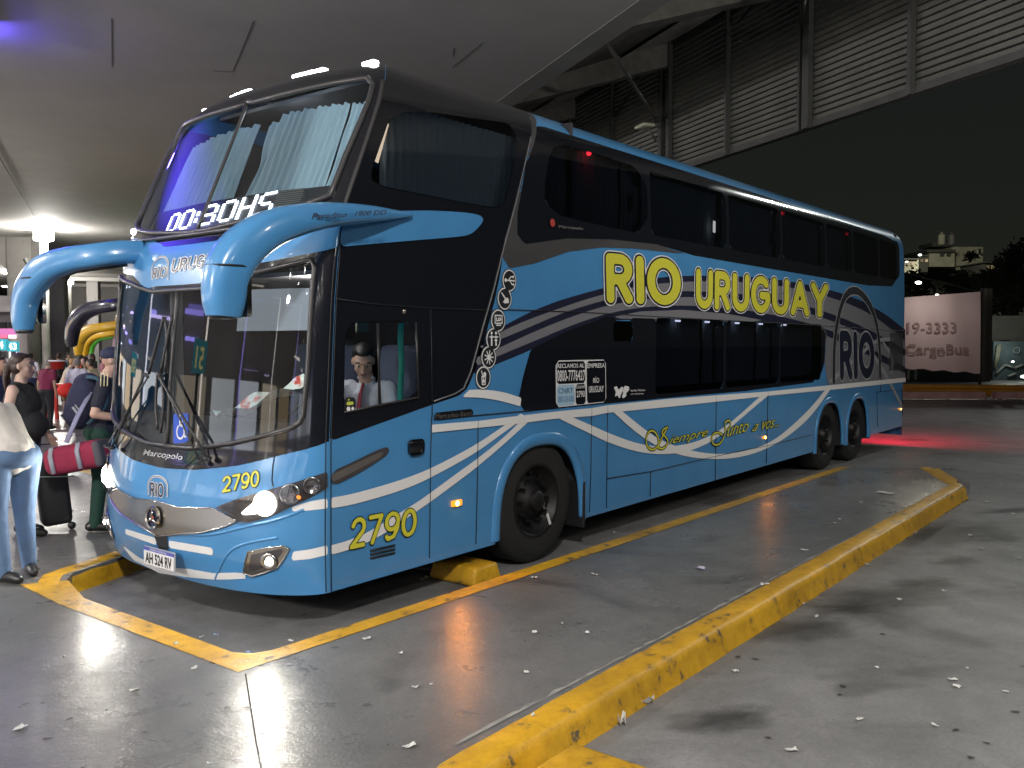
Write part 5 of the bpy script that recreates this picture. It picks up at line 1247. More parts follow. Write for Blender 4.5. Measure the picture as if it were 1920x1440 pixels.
# ------------------------------------------------------------------ other coaches in the next bays (mostly hidden)
def other_bus(k, paint, mirror_m, label, arm=True, dx=0.0):
    o = empty('coach', bayoff(k) + Vector((dx, 0, 0)), label, 'bus', 'coaches in the further bays')
    za = np.concatenate([np.arange(.28, 3.6, .16), np.arange(3.6, 3.97, .04), [3.97]])
    patch('body', lambda a, z: S_a(a, z), np.linspace(0, 1, 12), za, None, paint, o)
    patch('front', Sf(0), np.linspace(-1, 1, 40), za, None, paint, o)
    patch('far_side', lambda a, z: np.stack([fxs(z) + a * (XREAR - .16 - fxs(z)), 2.6 - fin(z), z], -1), np.linspace(0, 1, 8), za, None, paint, o)
    obj('roof', [(1.9, .5, 3.97), (13.9, .5, 3.97), (13.9, 2.1, 3.97), (1.9, 2.1, 3.97)], [(0, 1, 2, 3)], paint, o)
    patch('windscreen', Sf(.006), np.linspace(-.95, .95, 40), np.linspace(1.05, 2.3, 14), None, BLACK, o); patch('upper_windscreen', Sf(.006), np.linspace(-.95, .95, 40), np.linspace(2.7, 3.75, 12), None, BLACK, o)
    patch('side_glass', Ss(.006), np.linspace(1.2, 13.4, 20), np.linspace(2.8, 3.65, 8), None, BLACK, o)
    mz = (0, -.15, -.36, -.46, -.5)[k]
    for sgn, L in ((1, la), (-1, na)):
        p, r1, r2 = smooth3([Vector(q) for q in L], lr if sgn > 0 else nr); bm = bmesh.new(); tube(bm, p, r1, 14, rad2=r2, upv=(1, 0, 0) if sgn > 0 else (0, 1, 0), sq=.72); [setattr(v, 'co', v.co + Vector((0, 0, mz))) for v in bm.verts]; finish('mirror_arm', bm, mirror_m, o, True)
    for x in (2.9, 10.0, 11.3):
        for y in (.08, 2.3):
            bm = bmesh.new(); lathe(bm, [(.001, .02), (.28, .02), (.3, 0), (.48, 0), (.5, .03), (.5, .22), (.3, .24)], (x, y, .5), (0, 1, 0), 24); finish('wheel', bm, TYRE, o, True, auto=40)
    return o
YB = mat('coach_yellow', (.72, .42, .02), .3, coat=.5); GB = mat('coach_green', (.12, .55, .06), .3, coat=.5); KB = mat('coach_black', (.02, .018, .03), .2, coat=.6); WB = mat('coach_white', (.5, .5, .52), .35)
other_bus(1, KB, KB, 'black coach with a black mirror arm in the bay just behind')
other_bus(2, WB, YB, 'coach with a yellow mirror arm, nearer of the two yellow-armed coaches', dx=-.25)
other_bus(3, YB, YB, 'yellow coach with a yellow mirror arm, further of the two yellow-armed coaches', dx=-.4)
other_bus(4, GB, GB, 'bright green coach, furthest in the row of bays', dx=-.5)

# ------------------------------------------------------------------ shop side at far left
def board(name, x0, y0, x1, y1, d, mt, label, cat, texts=(), thick=.12, group=None, post=False):
    a, b = at(x0, y1, d), at(x1, y0, d); c = (a + b) / 2; w_ = abs((b - a).dot(Vector(RT))); h = abs((b - a).dot(Vector(UPV)))
    o = empty(name, c, label, cat, group); rot = Matrix((tuple(RT), tuple(FW * np.array([1, 1, 0]) / np.linalg.norm(FW[:2])), (0, 0, 1))).transposed()
    bm = bmesh.new(); bx(bm, (0, 0, 0), (w_, thick, h), rot); finish('panel', bm, mt, o)
    for s, cx, cz, hh, tm, off in texts:
        V, F = text2d(s, 1, 0, off); lo, hi = V.min(0), V.max(0); k = hh * h / (hi[1] - lo[1])
        X = [rot @ Vector((cx * w_ + (a_ - (lo[0] + hi[0]) / 2) * k, -thick / 2 - .01, cz * h + (b_ - (lo[1] + hi[1]) / 2) * k)) for a_, b_ in V]; obj('lettering', X, F, tm, o)
    if post:
        bm = bmesh.new(); bx(bm, (0, 0, -(c.z - .15) / 2 - h / 4), (.08, .08, c.z - .15 - h / 2), rot); finish('post', bm, STEEL, o)
    return o
SGN = mat('bay_sign_teal', (.03, .28, .34), .4, emit=(.03, .35, .42), estr=.9); SGT = em('sign_white_lit', (1, 1, 1), 1.6)
board('bay_sign', -22, 636, 14, 657, 20, SGN, 'teal lit bay sign reading 44 at the left edge', 'sign', [('44', .12, 0, .66, SGT, .03)], post=True)
board('bay_sign', 16, 640, 34, 659, 21, SGN, 'teal lit bay sign reading 43, right of the 44 sign', 'sign', [('43', .05, 0, .7, SGT, .03)], post=True)
board('shop_sign', -40, 616, 30, 628, 34, em('pink_sign_lit', (.8, .22, .55), .9), 'pink lit shop sign above the bay signs', 'sign')
board('shop_sign', -60, 562, 14, 596, 44, em('violet_sign_lit', (.30, .20, .95), 1.2), 'violet glowing light box under the ceiling at the left edge', 'sign')
SHG = mat('shop_inside', (.3, .28, .3), .8)
rotA = math.atan2(RT[1], RT[0])
sh = empty('shop_row', at(-10, 700, 38), 'brightly lit kiosks behind the crowd at the left edge', 'shop'); sh.location.z = .15
rotS = Matrix((tuple(RT), tuple(FW * np.array([1, 1, 0]) / np.linalg.norm(FW[:2])), (0, 0, 1))).transposed()
bm = bmesh.new(); bx(bm, (-1.5, .6, 1.9), (5.2, .1, 3.6)); bx(bm, (-1.5, 0, 3.1), (5.2, 1.2, .25)); bmesh.ops.transform(bm, matrix=rotS.to_4x4(), verts=bm.verts); finish('frame', bm, SHG, sh)
random.seed(3)
shelf = [em('shelf_a', (1, .55, .2), 1.4), em('shelf_b', (.25, .55, 1), 1.3), em('shelf_c', (1, .95, .9), 1.8), em('shelf_d', (.9, .2, .35), 1.0), mat('shelf_e', (.05, .05, .06), .6)]
for i in range(13):
    for j in range(5):
        bm = bmesh.new(); bx(bm, (-3.9 + i * .37, .45, .75 + j * .42), (.26, .12, .26)); bmesh.ops.transform(bm, matrix=rotS.to_4x4(), verts=bm.verts); finish('display_box', bm, random.choice(shelf), sh)
# lit LED sign in the sky-blue reflections: violet-blue screen hung from the ceiling left of the frame
bl = empty('led_screen', (-.25, 8.35, 6.30), 'blue glowing screen mounted flat under the ceiling left of the view', 'screen'); bl.rotation_euler = (R(-90), 0, HH)
bm = bmesh.new(); bx(bm, (0, -.06, 0), (4.8, .1, 3.6), bev=.02); finish('housing', bm, STEEL, bl)
bm = bmesh.new(); bx(bm, (0, .02, 0), (4.6, .02, 3.4)); SB = em('screen_blue', (.10, .06, 1.0), 4)
n_ = SB.node_tree.nodes; t_c = n_.new('ShaderNodeTexCoord'); ln_ = n_.new('ShaderNodeVectorMath'); ln_.operation = 'LENGTH'; mr_ = n_.new('ShaderNodeMapRange'); mr_.inputs[1].default_value = .4; mr_.inputs[2].default_value = 2.3; mr_.inputs[3].default_value = 3.4; mr_.inputs[4].default_value = 0.05
SB.node_tree.links.new(t_c.outputs['Object'], ln_.inputs[0]); SB.node_tree.links.new(ln_.outputs['Value'], mr_.inputs[0]); SB.node_tree.links.new(mr_.outputs[0], n_['Principled BSDF'].inputs['Emission Strength']); finish('screen_face', bm, SB, bl)
point('ceiling_blue_fill', (2.3, 9.9, 6.15), 60, .15, (.12, .08, 1))  # extra blue point light added to tint the ceiling corner
# bay sign 51 behind the camera that mirrors in the windscreen
def facing(name, c, rz, w_, h, mt, label, cat, s, tm, z0=.15):
    o = empty(name, c, label, cat); o.rotation_euler = (0, 0, rz); bm = bmesh.new(); bx(bm, (0, 0, 0), (w_, .1, h)); finish('panel', bm, mt, o)
    V, F = text2d(s, 1, 0, .02); lo, hi = V.min(0), V.max(0); k = h * .62 / (hi[1] - lo[1])
    obj('lettering', [((a - (lo[0] + hi[0]) / 2) * k, -.06, (b - (lo[1] + hi[1]) / 2) * k) for a, b in V], F, tm, o)
    bm = bmesh.new(); bx(bm, (0, .02, -(c[2] - z0) / 2 - h / 4), (.1, .1, c[2] - z0 - h / 2)); finish('post', bm, STEEL, o); return o
facing('bay_sign', (-2.72, 4.92, 2.30), R(39), .52, .46, SGN, 'teal lit bay sign reading 51 mirrored in the windscreen', 'sign', '51', em('sign_yellow_lit', (1, .85, .3), 1.6))

facing('bay_sign', (-0.93, 6.71, 1.94), R(15), .42, .40, SGN, 'teal lit bay sign reading 50 mirrored at the far edge of the windscreen', 'sign', '50', em('sign_yellow_lit2', (1, .85, .3), 1.6))
# ------------------------------------------------------------------ right background
def vbox(name, x0, y0, x1, y1, d, th, mt, label=None, cat=None, bev=0.0, parent=None, group=None, kind=None):
    a, b = at(x0, y1, d), at(x1, y0, d); c = (a + b) / 2; w_ = abs((b - a).dot(Vector(RT))); h = abs(a.z - b.z)
    bm = bmesh.new(); bx(bm, (0, th / 2, 0), (w_, th, h), bev=bev); bmesh.ops.transform(bm, matrix=rotS.to_4x4(), verts=bm.verts)
    if parent:
        bmesh.ops.translate(bm, verts=bm.verts, vec=c - parent.location); return finish(name, bm, mt, parent)
    o = finish(name, bm, mt); o.location = c; return tag(o, label, cat, group, kind)
BILL = mat('banner_cloth', (.50, .42, .40), .8, noise=[(.6, .06, 4)])
bb = empty('banner', at(1768, 620, 33), 'large pale pink banner lettered CargoBus on poles behind the guard rail', 'banner')
def bilin(q, u, v): return (1 - u) * (1 - v) * q[0] + u * (1 - v) * q[1] + u * v * q[2] + (1 - u) * v * q[3]
QB = np.array([tuple(at(1640, 687, 33)), tuple(at(1838, 700, 33)), tuple(at(1838, 547, 33)), tuple(at(1640, 562, 33))])
V, F = [], []
for i in range(25):
    for j in range(13):
        p = bilin(QB, i / 24, j / 12); p = p + FW * (.02 * math.sin(i * .9 + j * .2)); p[2] += .03 * math.sin(i * 1.3) * (1 - j / 12) ** 2 ; V.append(p - np.array(bb.location))
for i in range(24):
    for j in range(12): a = i * 13 + j; F.append([a, a + 13, a + 14, a + 1])
obj('cloth', V, F, BILL, bb, True)
BT = mat('banner_ink', (.27, .20, .19), .8)
for s, q in (('4319-3333', [(1666, 625), (1793, 625), (1793, 604), (1666, 604)]), ('CargoBus', [(1698, 670), (1815, 668), (1815, 645), (1698, 645)])):
    Vt, Ft = text2d(s, 1, 0, .015); lo, hi = Vt.min(0), Vt.max(0); U_ = (Vt - lo) / (hi - lo)
    X = [Vector(at(q[0][0] + (q[1][0] - q[0][0]) * u, q[0][1] + (q[3][1] - q[0][1]) * v, 32.95)) - bb.location for u, v in U_]; obj('lettering', X, Ft, BT, bb)
for x in (1680, 1841):
    a, b = at(x, 540, 33.1), at(x, 720, 33.1); bm = bmesh.new(); tube(bm, [a - bb.location, Vector((a.x, a.y, 0)) - bb.location], .05, 6); finish('pole', bm, STEEL, bb, True)
YR = mat('guardrail_yellow', (.42, .24, .02), .45, noise=[(2, .2, 5)])
gl_ = empty('guard_rail', at(1810, 728, 30), 'yellow corrugated guard rail running along the road behind the coach', 'guard rail')
bm = bmesh.new(); rows = []
A_, B_ = at(1600, 728, 30), at(2300, 728, 30)
A_, B_ = at(1300, 726, 31), at(2300, 737, 28.5)
for u, zz in ((0, .0), (-.06, -.05), (-.06, -.12), (0, -.17), (0, -.21), (-.06, -.26), (-.06, -.33), (0, -.38)):
    rows.append([bm.verts.new(Vector(A_) .lerp(B_, k / 20) + Vector(FW) * u + Vector((0, 0, zz + .19)) - gl_.location) for k in range(21)])
for a, b in zip(rows, rows[1:]):
    for k in range(20): bm.faces.new((a[k], a[k + 1], b[k + 1], b[k]))
finish('rail', bm, YR, gl_, True, auto=25)
for k in range(0, 21, 2):
    p = Vector(A_).lerp(B_, k / 20) + Vector(FW) * .08; bm = bmesh.new(); bx(bm, (p.x - gl_.location.x, p.y - gl_.location.y, p.z / 2 - gl_.location.z), (.1, .1, p.z)); finish('post', bm, STEEL, gl_)
KW = mat('kerb_white', (.45, .36, .33), .7, noise=[(3, .2, 5)])
for x0, x1, n_ in ((1560, 1848, 'long whitewashed barrier kerb under the guard rail, left of the gap'), (1868, 2150, 'whitewashed barrier kerb under the guard rail, right of the gap')):
    vbox('barrier_kerb', x0, 735, x1, 748, 29.2, .3, KW, n_, 'barrier kerb')
vbox('utility_pole', 1847, 540, 1861, 716, 35, .35, mat('pole_dark', (.06, .055, .045), .8), 'thick dark utility pole just right of the banner', 'utility pole', bev=.05).location.z -= 0
vbox('parapet_wall', 1812, 592, 2300, 638, 46, .3, mat('wall_pale', (.22, .22, .19), .8, noise=[(.8, .2, 5)]), 'pale concrete parapet wall right of the utility pole', 'wall')
MUR = mat('mural_teal', (.06, .09, .10), .7, noise=[(.5, .5, 4), (3, .2, 4)])
mu = vbox('mural_wall', 1862, 640, 2300, 718, 44, .3, MUR, 'dark teal painted wall under the pale parapet', 'wall')
mk = mat('mural_mark', (.22, .24, .22), .7); mg = mat('mural_green', (.16, .17, .12), .7)
for q, r_, mt in (((1906, 657), .05, mk),):
    pass
bm = bmesh.new()
for a, b in (((1871, 648), (1866, 690)), ((1875, 646), (1870, 680))): tube(bm, [at(*a, 43.9) - mu.location, at(*b, 43.9) - mu.location], .08, 6)
finish('mural_stroke', bm, mg, mu, True)
bm = bmesh.new()
for a, b in (((1868, 700), (1885, 684)), ((1885, 684), (1902, 690)), ((1902, 690), (1920, 683)), ((1890, 706), (1905, 700))): tube(bm, [at(*a, 43.9) - mu.location, at(*b, 43.9) - mu.location], .06, 6)
lathe(bm, [(.13, 0), (.17, 0), (.17, .03), (.13, .03), (.13, 0)], Vector(at(1906, 657, 43.9)) - mu.location, (-1, -.6, 0), 16)
finish('mural_stroke', bm, mk, mu, True)
vbox('low_building', 1690, 690, 1850, 718, 42, 3, mat('low_bld', (.03, .045, .045), .7), 'low dark building seen under the banner', 'building')
for x in (1703, 1717): vbox('white_post', x, 694, x + 2.5, 712, 38, .08, mat('post_pale', (.4, .42, .36), .6), 'pale post under the banner, %s of the pair' % ('left' if x < 1710 else 'right'), 'post')
# hillside house with water tanks
HB = mat('house_plaster', (.16, .16, .12), .8, noise=[(.15, .3, 5), (.8, .2, 5)]); HD = mat('house_dark', (.012, .013, .010), .8)
hs = empty('house', at(1780, 500, 120), 'pale plastered house on the hill with two water tanks on its roof', 'house')
vbox('wall', 1742, 472, 1790, 500, 120, 8, HB, parent=hs); vbox('wall', 1784, 463, 1843, 506, 122, 8, HB, parent=hs); vbox('roof', 1738, 468, 1792, 473, 119, 9, HD, parent=hs)
for x in (1764, 1776): vbox('window', x, 474, x + 7, 481, 119.8, .2, HD, parent=hs)
for x in (1748,): vbox('parapet', x, 455, x + 40, 462, 121, 4, HD, parent=hs)
for x, r_, mt in ((1765, .45, HB), (1784, .40, mat('tank_dark', (.05, .05, .05), .7))):
    p = at(x, 459, 121); bm = bmesh.new(); R_ = 6.5 * 121 / FPX
    lathe(bm, [(.001, 1.7), (.12, 1.7), (.14, 1.62), (R_ * .55, 1.5), (R_, 1.3), (R_, .1), (R_ * .9, 0)], p - hs.location, (0, 0, 1), 20); finish('water_tank', bm, mt, hs, True, auto=40)
point('wall_lamp_light', tuple(at(1899, 640, 42.5)), 60, .2, (.95, 1, .9))
for (x0, y0, x1, y1, d_, lab) in ((1696, 486, 1722, 506, 112, 'small plastered house on the hill just right of the coach roof'), (1722, 480, 1740, 504, 116, 'narrow dark house on the hill left of the water-tank house'), (1846, 492, 1872, 510, 112, 'low dark house on the hill right of the water-tank house')):
    h2 = empty('house', at((x0 + x1) / 2, y1, d_), lab, 'house'); vbox('wall', x0, y0, x1, y1 + 6, d_, 6, HB if x0 < 1700 else HD, parent=h2); vbox('roof', x0 - 1, y0 - 1.5, x1 + 1, y0 + .5, d_ - .5, 7, HD, parent=h2)
    for q in range(2): vbox('window', x0 + 5 + q * 9, y0 + 6, x0 + 9 + q * 9, y0 + 11, d_ - .3, .2, em('window_dim_%d_%d' % (x0, q), (1, .75, .4), .12 + .25 * q), parent=h2)
bm = bmesh.new(); tube(bm, [at(1500, 505, 36), at(1700, 512, 35.6), at(1853, 552, 35)], .02, 4); tag(finish('overhead_wire', bm, PLAS), 'thin dark overhead wire running to the utility pole', 'wire')
# night lamps in the distance
for (x, y, d, s, c, n_) in ((1722, 530, 60, 5.5, (1, 1, .95), 'elongated white street light right of the coach tail'), (1757, 553, 50, 3.2, (1, .95, .8), 'small lamp just above the banner edge'), (1700, 491, 110, 2.6, (1, .9, .7), 'small bright lamp beside the coach roof'), (1725, 478, 110, 3.2, (.9, 1, .9), 'bright lamp on the hillside left of the house'), (1900, 468, 110, 3.4, (1, .95, .85), 'lamp glaring through the tree at the right edge'), (1906, 482, 110, 1.8, (1, .95, .85), 'smaller lamp under the tree lamp at the right edge'), (1899, 678, 43, 2.6, (1, 1, .9), 'small lit lamp on the teal painted wall'), (1919, 706, 42, 5.0, (.9, 1, .8), 'bright lamp cut by the right edge above the guard rail')):
    p = at(x, y, d); r_ = s * d / FPX; bm = bmesh.new(); ball(bm, (0, 0, 0), r_, (1.6 if s > 5 and x < 1800 else 1, 1, .55)); o = finish('distant_lamp', bm, em('distant_lit_%d' % x, c, 6), None, True); o.location = p; tag(o, n_, 'lamp')
# dark wooded hillside and trees
HILL = mat('hill_earth', (.012, .015, .010), .9)
bm = bmesh.new(); n = 40; V = []
for i in range(n + 1):
    x = 1500 + i * 26; y = 508 + 14 * math.sin(i * .7) - 10 * math.sin(i * .23); p = at(x, y, 135); V.append((p, Vector((p.x, p.y, -1)), at(x, 560, 90)))
for i in range(n):
    a, b = V[i], V[i + 1]
    q = [bm.verts.new(a[0]), bm.verts.new(b[0]), bm.verts.new(Vector((b[2].x, b[2].y, 0))), bm.verts.new(Vector((a[2].x, a[2].y, 0)))]; bm.faces.new(q)
hl_ = finish('hills', bm, HILL, None, True); hl_['kind'] = 'structure'
LEAF = mat('foliage_night', (.025, .04, .015), .8); BARK = mat('bark_night', (.04, .03, .02), .9)
def tree(x, y, d, w_, h_, label, n=900):
    base = at(x, y + h_ / 2, d); base.z = max(0, base.z - 4) if base.z > 6 else 0; o = empty('tree', base, label, 'tree', 'dark trees behind the road'); top = at(x, y - h_ / 2, d); H = top.z - base.z; W_ = w_ * d / FPX / 2; Hc = h_ * d / FPX / 2
    bm = bmesh.new(); tube(bm, [(0, 0, 0), (.1, .1, H * .4), (0, .1, H * .8)], [.3, .2, .06], 8)
    for k in range(6):
        a = k * 1.1; tube(bm, [(.05, .1, H * (.35 + .07 * k)), (math.cos(a) * W_ * .6, math.sin(a) * W_ * .6, H * (.6 + .06 * k))], [.1, .03], 6)
    finish('trunk', bm, BARK, o, True)
    bm = bmesh.new(); cl = [(random.gauss(0, .42) * W_, random.gauss(0, .42) * W_, H - Hc + random.uniform(-.8, .75) * Hc, random.uniform(.18, .4) * W_) for _ in range(16)]
    for _ in range(n):
        c = random.choice(cl); p = Vector((c[0] + random.gauss(0, .5) * c[3], c[1] + random.gauss(0, .5) * c[3], c[2] + random.gauss(0, .45) * c[3])); s = random.uniform(.12, .3) * d / 60
        u = Vector((random.gauss(0, 1), random.gauss(0, 1), random.gauss(0, 1))).normalized(); v = u.orthogonal().normalized() * s * .5; u *= s
        bm.faces.new([bm.verts.new(p - u), bm.verts.new(p + v), bm.verts.new(p + u), bm.verts.new(p - v)])
    finish('crown', bm, LEAF, o)
tree(1885, 505, 70, 110, 90, 'dark tree against the sky at the right edge'); tree(1940, 490, 75, 120, 90, 'dark tree mostly outside the right edge'); tree(1720, 545, 75, 90, 80, 'dark tree behind the banner beside the coach tail'); tree(1805, 540, 72, 100, 60, 'dark bushy tree below the pale house'); tree(1890, 560, 62, 120, 80, 'dark tree above the pale parapet')

# unseen hall front left of the viewer; glowing strips and shopfronts added for reflections
HALL = mat('hall_wall', (.30, .28, .26), .7, noise=[(.4, .15, 4)])
ha = empty('terminal_hall', nh(-15.5, 0, .15), 'long terminal hall front lining the platform left of the view', 'building')
bm = bmesh.new(); nhbox(bm, -15.8, -15.5, -30, 34, .15, 6.5)
for v in bm.verts: v.co -= ha.location
finish('wall', bm, HALL, ha)
random.seed(11); rnd0 = random.Random(9)
for k_ in range(16):
    h0 = -29 + k_ * 3.9
    for q_ in range(3):
        bm = bmesh.new(); nhbox(bm, -15.5, -15.42, h0 + rnd0.uniform(0, 2.6), h0 + 2.7 + rnd0.uniform(0, .5), (zq := 3.0 + rnd0.uniform(0, 2.9)), zq + rnd0.uniform(.04, .14))
        for v in bm.verts: v.co -= ha.location
        finish('reflection_strip', bm, em('reflection_strip_lit_%d_%d' % (k_, q_), rnd0.choice([(.35, .3, 1), (1, .9, .75), (.7, .8, 1), (.6, .5, 1)]), rnd0.uniform(1.0, 7.0)), ha)
    bm = bmesh.new(); nhbox(bm, -15.5, -15.42, h0, h0 + 3.1, .9, 2.7)
    for v in bm.verts: v.co -= ha.location
    finish('shopfront_glow', bm, em('shopfront_lit_%d' % k_, random.choice([(1, .85, .65), (.9, .95, 1), (1, .75, .45), (.85, .9, 1)]), random.uniform(1.0, 3.6)), ha)
DLI = em('hall_lamp_lit', (1, .97, .92), 32)
rnd = random.Random(5)
for i_ in range(10):
    for j_ in range(4):
        N_, h_ = -13.5 + j_ * 2.3 + rnd.uniform(-.3, .3), -22 + i_ * 3.4 + rnd.uniform(-.4, .4)
        if h_ > 10.5: continue
        bm = bmesh.new(); c_ = nh(N_, h_, 6.38); tube(bm, [c_, c_ - Vector((0, 0, .10))], .13, 12); tag(finish('ceiling_lamp', bm, DLI, None, True), 'round lit ceiling lamp over the platform outside the left edge, seen mirrored in the windscreen', 'ceiling lamp', 'hall ceiling lamps')
for h_, c_ in ((-8, (.5, .4, 1)), (-3, (1, .95, .9)), (1.2, (.35, .3, 1)), (5, (1, .9, .8)), (9.5, (.8, .85, 1))):
    bm = bmesh.new(); nhbox(bm, -11.1, -11.0, h_, h_ + .12, 1.0, 4.6); tag(finish('light_column', bm, em('light_column_%d' % int(h_ * 10), c_, 5), None), 'slim vertical light strip on the platform outside the left edge, mirrored in the windscreen', 'light strip', 'vertical light strips')
point('hillside_fill_light', tuple(at(1770, 440, 106)), 5200, 1.0, (1, .95, .75))  # unseen light added to brighten the dark hillside house
# banner's own lamp and the street lamp beyond the screen
area('banner_lamp_light', tuple(at(1757, 548, 31.5)), tuple(at(1760, 640, 33)), 16, .4, (1, .86, .82), 170)
# ------------------------------------------------------------------ people
def capsule(bm, a, b, r1, r2, seg=14):
    a, b = Vector(a), Vector(b); ball(bm, a, r1, sub=2); ball(bm, b, r2, sub=2)
    if (b - a).length > 1e-4: tube(bm, [a, b], [r1, r2], seg)
def ell(bm, c, r, rot=None, sub=3): ball(bm, c, 1.0, r, sub, rot)
def remesh(name, bm, voxel, mt, parent, smooth_it=2):
    me = bpy.data.meshes.new(name); bm.to_mesh(me); bm.free(); ob = bpy.data.objects.new(name, me); COL.objects.link(ob)
    md = ob.modifiers.new('r', 'REMESH'); md.mode = 'VOXEL'; md.voxel_size = voxel; md.use_smooth_shade = True
    sm = ob.modifiers.new('s', 'SMOOTH'); sm.iterations = smooth_it; sm.factor = .5
    dg = bpy.context.evaluated_depsgraph_get(); dg.update(); m2 = bpy.data.meshes.new_from_object(ob.evaluated_get(dg))
    bpy.data.objects.remove(ob); bpy.data.meshes.remove(me); m2.name = name
    m2.materials.clear(); return link_mesh(name, m2, mt, parent, True)
def cloth(name, col, r=.85): return mat('cloth_' + name, col, r, noise=[(6, .12, 4)], bump=(14, .5, .02))
def skinm(name, col): 
    M = mat('skin_' + name, col, .5, noise=[(12, .06, 4)]); M.node_tree.nodes['Principled BSDF'].inputs['Subsurface Weight'].default_value = .08; return M
SK1 = skinm('light', (.50, .31, .23)); SK2 = skinm('tan', (.42, .25, .17)); SK3 = skinm('pale', (.55, .37, .30))
HB1 = mat('hair_black', (.012, .010, .010), .5, noise=[(60, .4, 3)]); HB2 = mat('hair_brown', (.035, .018, .014), .5, noise=[(60, .4, 3)]); HG = mat('hair_grey', (.22, .20, .18), .6, noise=[(60, .3, 3)]); HY = mat('hair_blond', (.38, .22, .08), .6, noise=[(50, .3, 3)])
EYEW = mat('eye_white', (.6, .58, .55), .3); EYED = mat('eye_dark', (.02, .012, .01), .2); LIP = mat('lip', (.33, .13, .11), .5); BROW = mat('brow', (.03, .02, .015), .8); SHOE = mat('shoe_black', (.012, .012, .012), .35)
def hand(bm, w_, d, up_, s=1.0, side=1, curl=.5):
    """w_: wrist, d: direction of the hand, up_: back of the hand"""
    w_, d = Vector(w_), Vector(d).normalized(); u = Vector(up_); u = (u - d * u.dot(d)).normalized(); r_ = d.cross(u) * side
    for k in range(4):
        f = r_ * ((k - 1.5) * .019 * s); capsule(bm, w_ + f * .7, w_ + d * .085 * s + f, .014 * s, .011 * s, 8)
        L = (.070, .080, .074, .058)[k] * s; p0 = w_ + d * .088 * s + f; d1 = (d - u * curl * .6).normalized(); p1 = p0 + d1 * L * .5; d2 = (d - u * curl * 1.6).normalized(); p2 = p1 + d2 * L * .5
        capsule(bm, p0, p1, .0100 * s, .0092 * s, 8); capsule(bm, p1, p2, .0092 * s, .0082 * s, 8)
    t0 = w_ + d * .025 * s - r_ * .026 * s; t1 = t0 + (d * .7 - r_ * .8 - u * .25).normalized() * .042 * s; t2 = t1 + (d - r_ * .15 - u * .3).normalized() * .032 * s
    capsule(bm, t0, t1, .014 * s, .0115 * s, 8); capsule(bm, t1, t2, .0112 * s, .0095 * s, 8)
